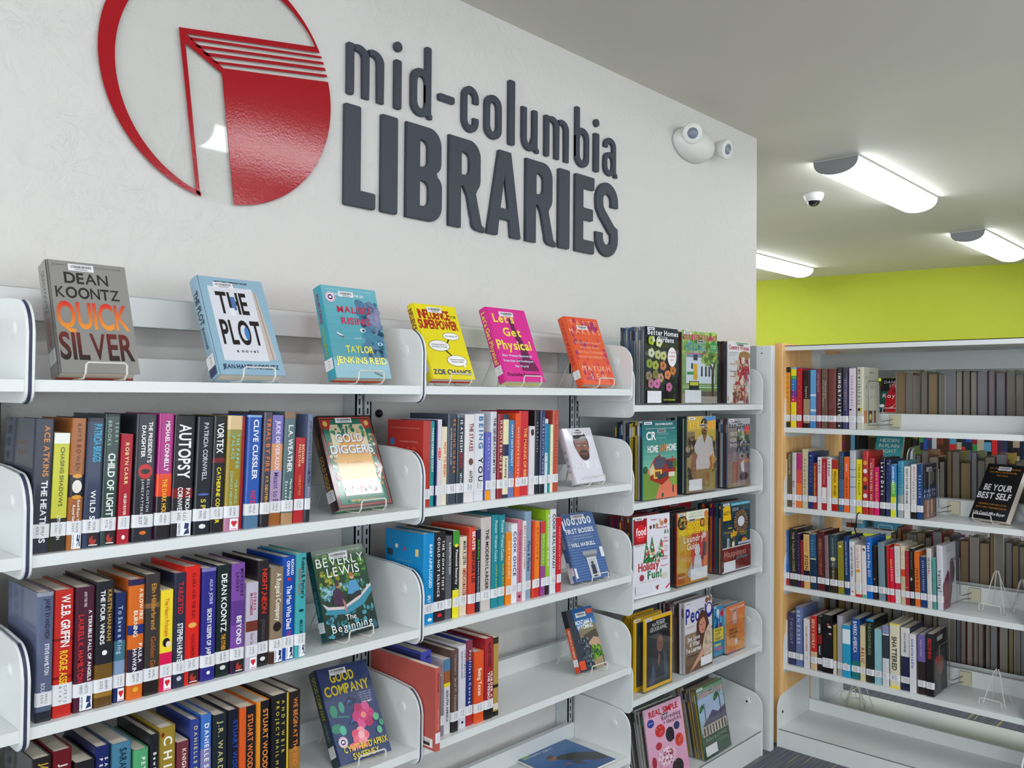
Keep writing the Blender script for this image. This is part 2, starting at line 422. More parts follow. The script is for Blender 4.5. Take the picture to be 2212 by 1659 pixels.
def added_window(n, x, y, rz, wd, hg=1.5, z=1.45):  # frames and panels made up out of view to carry the fill lamps
    t = bpy.data.objects.new('window_%d' % n, None); COL.objects.link(t); t.location = (x, y, z); t.rotation_euler = (0, 0, rz); t['kind'] = 'structure'
    for a, b_, c, d in ((-wd/2-.06, wd/2+.06, hg/2, hg/2+.06), (-wd/2-.06, wd/2+.06, -hg/2-.06, -hg/2), (-wd/2-.06, -wd/2, -hg/2, hg/2), (wd/2, wd/2+.06, -hg/2, hg/2)):
        MB().box(a, b_, -.085, 0, c, d).build('window_frame', M['plastic'], t)
    MB().box(-wd/2, wd/2, -.012, -.006, -hg/2, hg/2).build('pane', M['sky'], t)
M['sky'] = mat('daylight_pane', 'ffffff', emit=('e8f2ff', .6))  # glow added to the invented windows, no outdoors behind it
for i, x in enumerate((-1.2, 2.0, 5.2)): added_window(1+i, x, -6.0, pi, 2.3)
for i, x in enumerate((4.6, 6.6)): added_window(6+i, x, 5.0, 0, 1.6)
for i, y in enumerate((-3.9, -1.3)): added_window(4+i, -3.0, y, pi/2, 2.0)
slab('wall_far', -3.0, 9.2, 5.0, 5.2, 0, CEIL, M['off'])

# ---------------------------------------------------------------- ceiling fixtures
def fixture(x, y, label, ln=1.25, wd=.232, hg=.078):
    t = thing('ceiling_light', label, 'ceiling light', (x, y, CEIL))
    n = 14; prof = [(wd/2*cos(pi*k/n), -hg*sin(pi*k/n)**.75 - .004 if 0 < k < n else -.004) for k in range(n+1)]
    m = MB(); vs = [(-ln/2+.004, p[0], p[1]) for p in prof] + [(ln/2-.004, p[0], p[1]) for p in prof]; k = n+1
    m.add(vs, [(i, i+1, k+i+1, k+i) for i in range(n)]); m.build('diffuser', M['diffuser'], t, smooth=True)
    for s in (-1, 1):
        e = MB(); e.prism(prof, s*ln/2-.003, s*ln/2+.003, lambda p, q: (q, p[0]*1.01, p[1]*1.01)); e.build('end_cap', M['endcap'], t)
    MB().box(-ln/2, ln/2, -wd/2, wd/2, -.004, 0).build('base_pan', M['plastic'], t)
    for s in (-1, 1): MB().box(-ln/2, ln/2, s*wd/2-.0025, s*wd/2+.0025, -.012, -.002).build('side_rail', M['plastic'], t)
fixture(4.475, .16, 'wraparound ceiling light nearest the security camera, largest one in view')
fixture(7.025, .23, 'wraparound ceiling light at the far right above the lime wall')
fixture(6.82, 1.98, 'wraparound ceiling light partly cut off by the white wall corner')
fixture(2.02, -1.535, 'wraparound ceiling light mirrored in the round red logo')
for x, y, l in ((-.35, -1.535, 'above the camera position, left of the mirrored one'), (-.35, -3.2, 'diagonally behind the camera, near left windows'), (2.02, -3.2, 'one row behind the mirrored one'), (4.4, -3.2, 'in the second row right of centre'), (6.9, -1.6, 'over the aisle end beside the lime wall'), (6.9, -3.2, 'second row, beside the lime wall'),
                (4.35, 1.79, 'hidden behind the white wall'), (4.35, -1.55, 'just out of frame above the right bookcase'), (2.02, -4.9, 'closest to the back windows'), (4.4, 3.5, 'deep in the hidden rear room'), (6.7, 3.5, 'in the rear corner by the lime wall')):
    fixture(x, y, 'wraparound ceiling light ' + l)

# dome camera
t = thing('security_camera', 'white ceiling dome camera with smoked lens beside the ceiling light', 'security camera', (4.525, .575, CEIL))
MB().lathe([(.056, 0), (.060, -.004), (.059, -.022), (.050, -.040), (.044, -.044)], 28).build('housing', M['plastic'], t, smooth=True)
MB().lathe([(.041, -.043), (.041, -.048), (.036, -.060), (.027, -.071), (.014, -.078), (.002, -.080)], 28).build('dome_lens', M['dome'], t, smooth=True)
MB().lathe([(.045, -.041), (.046, -.048), (.041, -.050), (.040, -.043)], 28).build('trim_ring', M['plastic'], t, smooth=True)

# emergency light on the wall
t = thing('emergency_light', 'white oval two-headed emergency light high on the white wall', 'emergency light', (2.665, WY, 2.525), (0, R(0), 0))
m = MB(); n = 32; rings = [(0, 1.0), (.012, 1.0), (.030, .97), (.050, .88), (.066, .70), (.076, .42), (.080, .1)]
vs = []
for dpt, s in rings:
    for k in range(n):
        a = 2*pi*k/n; vs.append((.138*s*cos(a), -dpt, .070*s*sin(a)))
fs = [(i*n+k, i*n+(k+1) % n, (i+1)*n+(k+1) % n, (i+1)*n+k) for i in range(len(rings)-1) for k in range(n)] + [tuple((len(rings)-1)*n+k for k in range(n))]
m.add(vs, fs); m.build('housing', M['plastic'], t, smooth=True)
m = MB()
m.add([(x*1.02, y*.2+.002, z*1.03) for x, y, z in vs[:n]] + [(x*1.02, -.006, z*1.03) for x, y, z in vs[:n]], [(k, (k+1) % n, n+(k+1) % n, n+k) for k in range(n)] + [tuple(range(n, 2*n))]); m.build('gasket', M['steel2'], t)
for cx, cz, dx, dy, dz in ((-.078, .026, -.62, -.72, -.25), (.168, .014, -.02, -.95, -.22)):
    ax = Vector((dx, dy, dz)).normalized(); q = ax.to_track_quat('Z', 'Y').to_matrix().to_4x4()
    mt = Matrix.Translation(Vector((cx, -.048, cz))) @ q @ Matrix.Scale(.84, 4)
    h = MB().lathe([(.030, -.03), (.040, -.01), (.050, .030), (.050, .048), (.045, .052), (.028, .050)], 26, mt).build('lamp_head', M['plastic'], t, smooth=True)
    bevel(h, .001)
    MB().lathe([(.027, .0505), (.026, .053), (.004, .054)], 22, mt).build('led_lens', M['led'], h, smooth=True)
m = MB()
for x, z, c in ((.02, -.058, 'c83c30'), (.032, -.056, '4cb848'), (.048, -.052, '4cb848'), (.068, -.044, 'c83c30')): m.box(x, x+.008, -.050, -.034, z, z+.004, lin(c))
m.build('indicator_marks', M['label'], t)

# ---------------------------------------------------------------- logo disc
LC = (.5251, 2.2242); LRD = .3047; IC = (.5462, 2.2123); IR = .2891; LY = .292
t = thing('logo_disc', 'round clear acrylic sign with red open book emblem on white wall', 'sign', (LC[0], LY, LC[1]))
m = MB(); n = 96
m.prism([(LRD*cos(2*pi*k/n), LRD*sin(2*pi*k/n)) for k in range(n)], 0, .006, lambda p, q: (p[0], q, p[1])); m.build('clear_disc', M['acrylic'], t)
def circ(c, r, x=None, z=None, s=1):
    return None
def loc(p): return (p[0]-LC[0], -.0009, p[1]-LC[1])
m = MB()
def flat(pts):
    m.prism(pts, 0, -.0009, lambda p, q: (p[0]-LC[0], q-.0001, p[1]-LC[1]))
# crescent: from lower end (where the stem meets the circle) clockwise over the top to the top bar
a0 = math.atan2(1.9212-LC[1], .461-LC[0]); a1 = math.atan2(2.3815-LC[1], .7849-LC[0])
a0 = a0 if a0 > 0 else a0 + 2*pi; n = 72; angs = [a0 + (a1-a0)*k/n for k in range(n+1)]
def inner(a):
    # ray from outer centre to the inner circle
    dx, dz = cos(a), sin(a); ox, oz = LC[0]-IC[0], LC[1]-IC[1]; b = ox*dx+oz*dz; c = ox*ox+oz*oz-IR*IR
    return min(-b+math.sqrt(b*b-c), LRD-.007)
vs = []
for a in angs:
    ri = inner(a); vs += [(LC[0]+LRD*cos(a), LC[1]+LRD*sin(a)), (LC[0]+ri*cos(a), LC[1]+ri*sin(a))]
for i in range(n): flat([vs[2*i], vs[2*i+1], vs[2*i+3], vs[2*i+2]])
m.build('red_ring', M['vinyl'], t)
def onc(z, sgn=1): return LC[0] + math.sqrt(max(0, LRD**2-(z-LC[1])**2))
m = MB()
flat([(.4038, 2.3147), (.422, 2.3045), (onc(2.3683), 2.3683), (onc(2.3815), 2.3815)])
for (lx, lz, lx2, lz2, rz, rz2) in ((.4287, 2.2993, .4337, 2.2932, 2.3609, 2.3556), (.4422, 2.2852, .4523, 2.2802, 2.3472, 2.3408), (.4608, 2.2731, .4739, 2.2672, 2.3329, 2.3252), (.4849, 2.2591, .5013, 2.2556, 2.3162, 2.3094)):
    flat([(lx, lz), (lx2, lz2), (onc(rz2), rz2), (onc(rz), rz)])
m.build('page_stripe', M['vinyl'], t)
m = MB(); flat([(.4038, 2.3147), (.4196, 2.2815), (.5131, 2.2354), (.5165, 2.2494), (.422, 2.3045)]); flat([(.4032, 2.3147), (.4507, 1.9328), (.461, 1.9266), (.4196, 2.2815)]); m.build('book_edge', M['vinyl'], t)
m = MB(); b0 = math.atan2(2.2982-LC[1], .8221-LC[0]); b1 = math.atan2(1.9195-LC[1], .5489-LC[0])
pts = [(.5131, 2.2354), (.5165, 2.2494)] + [(LC[0]+LRD*cos(b0+(b1-b0)*k/40), LC[1]+LRD*sin(b0+(b1-b0)*k/40)) for k in range(41)]
flat(pts[:]); m.build('book_cover', M['vinyl'], t)

# ---------------------------------------------------------------- wall lettering: thick strokes with rounded corners
def arc(cx, cz, rx, rz, a0, a1, n=9): return [(cx+rx*cos(R(a0+(a1-a0)*k/n)), cz+rz*sin(R(a0+(a1-a0)*k/n))) for k in range(n+1)]
def outline(pts, wd, caps=True):
    """polygon around an open centre line"""
    L_, Rr = [], []
    n = len(pts)
    for i, p in enumerate(pts):
        a = Vector(pts[max(0, i-1)]); b = Vector(pts[min(n-1, i+1)]); d = (b-a).normalized(); nn = Vector((-d.y, d.x))*wd/2
        if 0 < i < n-1:
            d1 = (Vector(p)-a).normalized(); d2 = (b-Vector(p)).normalized(); nn *= 1/max(.5, cos(d1.angle(d2, 0)/2))
        L_.append(Vector(p)+nn); Rr.append(Vector(p)-nn)
    return [tuple(v) for v in L_+Rr[::-1]]
def letter(name, polys, holes, x, label):
    c = bpy.data.curves.new('l', 'CURVE'); c.dimensions = '2D'; c.fill_mode = 'BOTH'; c.extrude = .0045; c.bevel_depth = .0018; c.bevel_resolution = 1; c.offset = -.0018
    obs = []
    for pl in polys + holes:
        sp = c.splines.new('POLY'); sp.points.add(len(pl)-1); sp.use_cyclic_u = True
        for q, p in zip(sp.points, pl): q.co = (p[0], p[1], 0, 1)
    o = bpy.data.objects.new('l', c); COL.objects.link(o); bpy.context.view_layer.update()
    me = bpy.data.meshes.new_from_object(o.evaluated_get(bpy.context.evaluated_depsgraph_get()))
    bpy.data.objects.remove(o); bpy.data.curves.remove(c)
    me.transform(Matrix.Rotation(pi/2, 4, 'X')); me.name = name; me.materials.clear(); me.materials.append(M['letter'])
    q = bpy.data.objects.new(name, me); COL.objects.link(q); q.location = (x, WY-.0062, 0)
    return tag(q, label, 'letter', 'wall lettering')
def rrect(x0, x1, z0, z1, r=.006):
    return arc(x1-r, z1-r, r, r, 0, 90, 3)+arc(x0+r, z1-r, r, r, 90, 180, 3)+arc(x0+r, z0+r, r, r, 180, 270, 3)+arc(x1-r, z0+r, r, r, 270, 360, 3)
B0, B1 = 1.976, 2.257
def up(ch, x0, x1, label):
    w_ = x1-x0; s = .055; H = B1-B0; P, Hh = [], []; m_ = (B0+B1)/2
    if ch == 'I': P = [rrect(0, w_, B0, B1)]
    elif ch == 'L': r = .006; P = [arc(w_-r, B0+.046-r, r, r, 0, 90, 3)+[(s, B0+.047)]+arc(s-r, B1-r, r, r, 0, 90, 3)+arc(r, B1-r, r, r, 90, 180, 3)+arc(r, B0+r, r, r, 180, 270, 3)+arc(w_-r, B0+r, r, r, 270, 360, 3)]
    elif ch == 'E': 
        e = .046; a = .047; P = [[(0, B0), (w_, B0), (w_, B0+a), (e, B0+a), (e, m_-.021), (w_-.008, m_-.021), (w_-.008, m_+.023), (e, m_+.023), (e, B1-a), (w_, B1-a), (w_, B1), (0, B1)]]
        P = [roundc(P[0], .005)]
    elif ch == 'B':
        r = .05
        P = [[(0, B0)]+arc(w_-r, B0+r, r, r, -90, 0)+arc(w_-.03, m_-.035, .03, .035, 0, 65, 5)+arc(w_-.036, m_+.04, .033, .035, -65, 0, 5)+arc(w_-r-.003, B1-r, r, r, 0, 90)+[(0, B1)]]
        Hh = [[(.053, B0+.042)]+arc(w_-.078, B0+.062, .025, .02, -90, 0, 5)+arc(w_-.078, m_-.045, .025, .022, 0, 90, 5)+[(.053, m_-.023)],
              [(.053, m_+.018)]+arc(w_-.082, m_+.038, .025, .02, -90, 0, 5)+arc(w_-.082, B1-.062, .025, .02, 0, 90, 5)+[(.053, B1-.042)]]
    elif ch == 'R':
        r = .05; q = B1-.165; e = w_-.018
        P = [[(0, B0), (.051, B0), (.051, q+.015), (.062, q+.015), (.078, q-.01), (.094, B0+.045)]+arc(.124, B0+.028, .026, .027, 170, 265, 5)+[(w_, B0-.002), (w_+.002, B0+.012), (w_-.012, B0+.022), (w_-.03, q-.03), (e-.02, q)]+arc(e-.036, q+.046, .036, .042, -50, 0, 5)+arc(e-r, B1-r, r, r, 0, 90)+[(0, B1)]]
        Hh = [[(.053, q+.052)]+arc(e-.072, q+.072, .024, .02, -90, 0, 5)+arc(e-.072, B1-.062, .024, .02, 0, 90, 5)+[(.053, B1-.042)]]
    elif ch == 'A':
        c = w_/2+.002; P = [[(0, B0), (.050, B0), (.057, B0+.055), (w_-.055, B0+.055), (w_-.049, B0), (w_, B0), (c+.029, B1), (c-.029, B1)]]; P = [roundc(P[0], .004)]
        Hh = [[(.063, B0+.092), (w_-.060, B0+.092), (c, B1-.075)]]
    elif ch == 'S':
        hw = .043; cx = w_/2; rx = w_/2-hw/2
        c = arc(cx, B1-.068-.003, rx, .048, -5, 180, 12)+[(cx-rx+.003, B1-.100), (cx-rx*.62, m_+.020), (cx+rx*.62, m_-.035), (cx+rx-.003, B0+.100)]+arc(cx, B0+.068+.003, rx, .048, 0, -180, 12)+[(cx-rx, B0+.088)]
        c = [(cx+rx, B1-.09)]+c
        P = [outline(c, hw)]
    letter('wall_letter', P, Hh, x0, label)
def roundc(pts, r):
    out = []; n = len(pts)
    for i in range(n):
        a, b, c = Vector(pts[i-1]), Vector(pts[i]), Vector(pts[(i+1) % n])
        u = (a-b).normalized(); v = (c-b).normalized(); p0 = b+u*r; p1 = b+v*r
        out += [tuple(p0), tuple(b*.5+(p0+p1)*.25), tuple(p1)]
    return out
lab = 'charcoal raised capital letter '
for ch, a, b, l in (('L', .875, .982, 'L'), ('I', 1.002, 1.062, 'I directly right of the L'), ('B', 1.094, 1.235, 'B'), ('R', 1.264, 1.418, 'R next to the B'), ('A', 1.43, 1.591, 'A'),
                    ('R', 1.616, 1.771, 'R right of the A'), ('I', 1.787, 1.848, 'I between R and E'), ('E', 1.880, 1.991, 'E'), ('S', 2.001, 2.138, 'S at the end')):
    up(ch, a, b, lab + l + ' on white wall')
l0, lx, la = 2.284, 2.4275, 2.499
def low(ch, x0, x1, label):
    w_ = x1-x0; s = .024; h = s/2; P, Hh = [], []
    def stem(x, z0, z1): P.append(rrect(x-h, x+h, z0, z1, .0055))
    def bowl(cx, rx, z0, z1): return arc(cx, z1-.034, rx, .034, 0, 180, 10)+arc(cx, z0+.034, rx, .034, 180, 360, 10)
    def ring(cx, rx, z0, z1): P.append(bowl(cx, rx, z0, z1)); Hh.append(bowl2(cx, rx-.0225, z0+.021, z1-.021))
    def bowl2(cx, rx, z0, z1): return arc(cx, z1-.024, rx, .022, 0, 180, 8)+arc(cx, z0+.024, rx, .022, 180, 360, 8)
    if ch == 'l': P = [rrect(0, w_, l0, la)]
    elif ch == 'i': P = [rrect(0, w_, l0, lx), arc(w_/2, 2.466, .0145, .0145, 0, 345, 15)]
    elif ch == '-': P = [rrect(0, w_, 2.352, 2.374)]
    elif ch == 'o': ring(w_/2, w_/2, l0, lx)
    elif ch == 'c': P = [outline([(w_-h, 2.378)]+arc(w_/2, lx-.036, w_/2-h, .026, 0, 180, 10)+arc(w_/2, l0+.036, w_/2-h, .026, 180, 360, 10)+[(w_-h, 2.332)], .022)]
    elif ch == 'm':
        k = (w_-s)/2; P = [rrect(0, s*.96, l0, lx)]
        for j in (0, 1):
            x = h+k*j; P.append([(x+k-h*.92, l0), (x+k+h*.92, l0)]+arc(x+k/2+.001, lx-.032, k/2+h*.92, .034, 0, 118, 9)+arc(x+k/2-.002, lx-.034, k/2-h*.9, .017, 120, 0, 7)[0:])
    elif ch == 'u':
        P = [outline([(h, lx), (h, l0+.04)]+arc(w_/2-.002, l0+.036, w_/2-h-.003, .025, 180, 300, 8)+[(w_-h-.004, l0+.05)], .0225), rrect(w_-s-.003, w_-.003, l0+.004, lx), [(w_-.012, l0+.014), (w_-.012, l0-.001), (w_+.004, l0-.001), (w_+.005, l0+.010), (w_-.004, l0+.018)]]
    elif ch in 'bd':
        cx = w_/2; ring(cx, w_/2, l0, lx)
        if ch == 'b': P.append(rrect(0, .0225, l0+.02, la))
        else: P.append(rrect(w_-.0225, w_, l0+.006, la)); P.append([(w_-.012, l0+.016), (w_-.012, l0-.001), (w_+.004, l0-.001), (w_+.005, l0+.010), (w_-.003, l0+.018)])
    elif ch == 'a':
        P = [outline([(h, lx-.038)]+arc(w_/2-.002, lx-.030, w_/2-h-.002, .020, 170, 0, 9)+[(w_-h-.004, l0+.012)], .0215), [(w_-.014, l0+.016), (w_-.014, l0-.001), (w_+.004, l0-.001), (w_+.004, l0+.010), (w_-.004, l0+.018)]]
        P.append(arc(w_/2-.004, l0+.060, w_/2-.004, .030, 0, 180, 9)+arc(w_/2-.004, l0+.030, w_/2-.004, .030, 180, 360, 9)); Hh.append(arc(w_/2-.004, l0+.056, w_/2-.024, .016, 0, 180, 7)+arc(w_/2-.004, l0+.036, w_/2-.024, .016, 180, 360, 7))
    return P, Hh
def lowl(ch, x0, x1, label):
    P, Hh = low(ch, x0, x1, label)
    # union by drawing each overlapping stroke as its own spline object inside one mesh
    letter_multi(P, Hh, x0, label)
def letter_multi(P, Hh, x, label):
    vs, fs = [], []
    parts = [([p], []) for p in P]
    if Hh: # the ring polygon owns the hole
        best = max(range(len(P)), key=lambda i: sum(1 for q in Hh[0] if inside(q, P[i])) * 10 - (1 if len(P[i]) > 60 else 0))
        parts[best] = ([P[best]], Hh)
    tmp = []
    for i, (p, h) in enumerate(parts):
        c = bpy.data.curves.new('l', 'CURVE'); c.dimensions = '2D'; c.fill_mode = 'BOTH'; c.extrude = .0045 - .00005*i; c.bevel_depth = .0016; c.bevel_resolution = 1; c.offset = -.0016
        for pl in p + h:
            sp = c.splines.new('POLY'); sp.points.add(len(pl)-1); sp.use_cyclic_u = True
            for q, r_ in zip(sp.points, pl): q.co = (r_[0], r_[1], 0, 1)
        o = bpy.data.objects.new('l', c); COL.objects.link(o); tmp.append(o)
    bpy.context.view_layer.update(); dg = bpy.context.evaluated_depsgraph_get()
    for o in tmp:
        me = bpy.data.meshes.new_from_object(o.evaluated_get(dg)); k = len(vs)
        vs += [(v.co.x, -v.co.z, v.co.y) for v in me.vertices]; fs += [tuple(j+k for j in f.vertices) for f in me.polygons]; bpy.data.meshes.remove(me)
    for o in tmp: c = o.data; bpy.data.objects.remove(o); bpy.data.curves.remove(c)
    m = MB(); m.v = vs; m.f = fs; m.c = [(1, 1, 1, 1)]*len(vs); q = m.build('wall_letter', M['letter']); q.location = (x, WY-.0062, 0)
    tag(q, label, 'letter', 'wall lettering')
def inside(p, poly):
    c = False; n = len(poly)
    for i in range(n):
        (x1, y1), (x2, y2) = poly[i], poly[(i+1) % n]
        if (y1 > p[1]) != (y2 > p[1]) and p[0] < (x2-x1)*(p[1]-y1)/(y2-y1)+x1: c = not c
    return c
lab = 'charcoal raised small letter '
for ch, a, b, l in (('m', .882, 1.010, 'm at the start'), ('i', 1.049, 1.074, 'i between m and d'), ('d', 1.111, 1.189, 'd before the hyphen'), ('-', 1.220, 1.285, 'hyphen after the d'), ('c', 1.317, 1.391, 'c after the hyphen'),
                    ('o', 1.419, 1.496, 'o'), ('l', 1.530, 1.559, 'l'), ('u', 1.595, 1.676, 'u'), ('m', 1.712, 1.842, 'm between u and b'), ('b', 1.881, 1.959, 'b'), ('i', 1.990, 2.019, 'i right of the b'), ('a', 2.049, 2.129, 'a at the end')):
    lowl(ch, a, b, lab + l + ', upper line of wall sign')

# ---------------------------------------------------------------- shelving pieces (local frame: x along, y depth, z up)
def bracket_prof(d=.235, hi=.150, lo=-.042):
    return arc(.024, lo+.024, .024, .024, 270, 180, 5)+[(0, .085)]+arc(.058, .085, .058, hi-.085-.004, 180, 100, 8)+[(.12, hi+.002), (d, hi+.006), (d, lo)]
def shelf(root, x0, x1, z, d=.235, m=None, lipz=.053, left=True, right=True, prof=None, trim=False):
    m = m or M['steel']
    b = MB(); b.box(x0, x1, .003, d, z-.004, z); b.box(x0, x1, .0, .003, z-ST, z); b.box(x0, x1, .003, .016, z-ST, z-ST+.003)
    o = b.build('shelf', m, root)
    b = MB(); b.box(x0, x1, d-.004, d, z, z+lipz); b.box(x0, x1, d, d+.014, z+lipz-.003, z+lipz); b.build('back_lip', m, o)
    for s, x, on in ((-1, x0-.0052, left), (1, x1+.0002, right)):
        if not on: continue
        b = MB(); b.prism([(p[0]-.004, p[1]+z) for p in (prof or bracket_prof())], x, x+.005, lambda p, t: (t, p[0], p[1]))
        mt = Matrix.Translation((x+.0025+s*0, .062, z+.092)) @ Matrix.Rotation(pi/2, 4, 'Y')
        b.lathe([(.013, -.0042), (.015, -.003), (.015, .003), (.013, .0042)], 18, mt)
        b.lathe([(.0105, -.0055), (.0105, .0055)], 18, mt)
        # pressed lugs low on the plate
        b.box(x-.0007, x+.0057, .035, .085, z-.034, z-.014); b.box(x-.0007, x+.0057, .150, .205, z-.034, z-.014)
        bevel(b.build('end_bracket', m, o), .0014, 2)
        if trim:
            pr = [(p[0]-.004, p[1]+z) for p in (prof or bracket_prof())][:15]
            q = MB(); xx = x+(.0058 if s > 0 else -.0008)
            q.tube([(xx+.0012*s, p[0]+.002, p[1]) for p in pr], .0022, 5); q.build('edge_gasket', M['rubber'], o)
    return o
def upright(root, x, y0, y1, z0, z1, slots=True, zs=1.6):
    b = MB(); b.box(x-.0265, x-.022, y0, y1, z0, z1); b.box(x+.022, x+.0265, y0, y1, z0, z1); b.box(x-.022, x+.022, y0+.012, y1, z0, z1)
    b.box(x-.0265, x-.004, y0, y0+.003, z0, z1); b.box(x+.004, x+.0265, y0, y0+.003, z0, z1)
    o = b.build('upright', M['post'], root)
    if slots:
        b = MB(); z = z0+.03
        while z < zs:
            for sx in (-.014, .014): b.box(x+sx-.0025, x+sx+.0025, y0-.0006, y0, z, z+.016)
            z += .0254
        b.build('slot_column', M['slot'], o, kind='stuff')
    return o

wl = thing('wall_bookshelf', 'white steel shelving along the wall below the logo, three bays plus stub', 'bookshelf', (0, 0, 0))
for k, lv in enumerate(LW):
    shelf(wl, -.904, -.008, lv, left=False, trim=True)
    shelf(wl, .008, .906, lv, trim=True)
    shelf(wl, .922, 1.820, lv)
for lv in LM: shelf(wl, 1.837, 2.735, lv)
for x in (0, .914, 1.8285): upright(wl, x, .245, WY-.002, 0, 1.66)
upright(wl, 2.745, .245, WY-.002, 0, 1.66, zs=1.0)
b = MB(); b.box(-.95, 2.79, .236, .244, 1.600, 1.666); b.box(-.95, 2.79, .236, .262, 1.663, 1.666); b.box(-.95, 2.79, .236, .262, 1.600, 1.603); bevel(b.build('top_rail', M['steel'], wl), .0015)
# base shelf of the magazine bay
b = MB(); b.box(1.837, 2.735, -.004, .29, LB-.004, LB); b.box(1.837, 2.735, -.004, 0, 0, LB); b.box(1.837, 2.735, .23, .234, LB, LB+.053); bs = bevel(b.build('base_shelf', M['steel'], wl), .001)
bp_ = arc(.05, .17+.0, .055, .065, 180, 100, 8)
for x in (1.8318, 2.7352):
    b = MB(); b.prism([(-.008, 0), (-.008, .185)]+arc(.052, .19, .060, .062, 180, 100, 8)+[(.235, .285), (.235, 0)], x, x+.005, lambda p, t: (t, p[0], p[1]))
    mt = Matrix.Translation((x+.0025, .060, .205)) @ Matrix.Rotation(pi/2, 4, 'Y'); b.lathe([(.013, -.0045), (.016, -.003), (.016, .003), (.013, .0045)], 18, mt)
    o = b.build('end_bracket', M['steel'], bs); bevel(o, .0014)
    MB().lathe([(.0045, -.0052), (.0045, .0052)], 10, mt).build('screw', M['slot'], bs)
for x0, x1 in ((-.904, -.008), (.008, .906), (.922, 1.820)):
    b = MB(); b.box(x0, x1, -.004, .29, LB-.02, LB-.016); b.box(x0, x1, -.004, 0, 0, LB-.016); b.build('base_shelf', M['steel'], wl)
# end frame: dark inner panel and light front post
b = MB(); b.box(2.795, 2.803, .055, .298, 0, 1.668); b.build('end_panel', M['steel2'], wl)
b = MB(); b.box(2.797, 2.828, -.012, .058, 0, 1.668); o = bevel(b.build('end_post', M['steel'], wl), .002)
b = MB(); b.box(2.7962, 2.797, .030, .033, 1.655, 1.658); b.box(2.7962, 2.797, .028, .034, 1.634, 1.639); b.build('screw_hole', M['slot'], o)
MB().box(1.84, 2.73, .262, .268, .10, 1.600).build('back_panel', M['steel2'], wl)
# wall bolt
t = MB(); mt = Matrix.Translation((1.008, WY, 1.401)) @ Matrix.Rotation(pi/2, 4, 'X'); t.lathe([(.012, 0), (.012, .006), (.007, .012), (.004, .013)], 12, mt); tag(t.build('wall_bolt', M['black'], smooth=True), 'small black bolt in the wall right of the display book', 'bolt')

# ---------------------------------------------------------------- right bookcase (double sided, runs toward the camera)
def bookcase(xf, y0, nb, levels, top, label, base=.0743, cat='bookcase'):
    """front plane x=xf, left end y0; local x -> -Y, local y -> +X"""
    t = thing('steel_bookcase', label, cat, (xf, y0, 0), (0, 0, -pi/2))
    for k in range(nb):
        a = .012+k*W; b_ = a+.890
        for lv in levels:
            shelf(t, a, b_, lv, d=.245, m=M['steel'], lipz=.062, prof=bracket_prof(.245), trim=True)
            o = MB(); o.box(a, b_, .325, .575, lv-.004, lv); o.box(a, b_, .572, .575, lv-ST, lv); o.box(a, b_, .325, .329, lv, lv+.058); o = o.build('rear_shelf', M['steel'], t)
            for x in (a-.0055, b_+.0005): MB().prism([(.579-p[0], p[1]+lv) for p in bracket_prof()][::-1], x, x+.005, lambda p, q: (q, p[0], p[1])).build('rear_bracket', M['steel'], o)
        # base
        o = MB(); o.box(a, b_, -.05, .249, base-.004, base); o.box(a, b_, -.05, -.046, 0, base); o.box(a, b_, .245, .249, base, base+.052); o.box(a, b_, .249, .262, base+.049, base+.052); o = o.build('base_shelf', M['steel'], t); bevel(o, .001)
        for x in (a-.0055, b_+.0005):
            q = MB(); q.prism([(-.056, 0), (-.056, .150)]+arc(.010, .152, .066, .060, 180, 95, 8)+[(.249, .232), (.249, 0)], x, x+.005, lambda p, q_: (q_, p[0], p[1])); bevel(q.build('base_bracket', M['steel'], o), .0014)
            q = MB().lathe([(.006, -.0005), (.006, .0062)], 12, Matrix.Translation((x, -.012, .135)) @ Matrix.Rotation(pi/2, 4, 'Y')); q.build('screw', M['slot'], o)
        o = MB(); o.box(a, b_, .325, .62, base-.004, base); o.box(a, b_, .616, .62, 0, base); o.box(a, b_, .325, .329, base-.004, base+.008); o = o.build('rear_base_shelf', M['steel'], t)
        MB().prism([(.325, 0), (.325, .232), (.56, .212), (.62, .15), (.62, 0)], a-.0055, a-.0005, lambda p, q_: (q_, p[0], p[1])).build('rear_base_bracket', M['steel'], o)
        o = MB(); o.box(a-.010, b_+.012, 0, .575, top-.003, top); o.box(a-.010, b_+.012, 0, .003, top-.021, top); o.box(a-.010, b_+.012, .572, .575, top-.021, top); o.build('canopy_top', M['steel'], t)
        MB().box(a, b_, .286, .290, 1.572, 1.645).build('center_panel', M['steel2'], t)
    for k in range(nb+1): 
        x = .024+k*W; b = MB(); b.box(x-.0255, x+.0255, .262, .314, 0, top-.006); b.box(x-.008, x+.008, .2600, .2625, .04, top-.02); o = b.build('upright', M['post'], t)
    return t
rb = bookcase(XB, .0, 2, LR, 1.6722, 'double-sided steel bookcase at the right with maple end panel')
b = MB(); b.box(-.026, .011, -.022, .600, 0, 1.683); o = b.build('wood_end_panel', M['wood'], rb); bevel(o, .0015)
b2 = bookcase(4.47, .914, 3, [1.362, 1.03, .70, .37], 1.69, 'second steel bookcase glimpsed through the gaps of the first')
MB().box(-.026, .011, -.022, .600, 0, 1.700).build('wood_end_panel', M['wood'], b2)

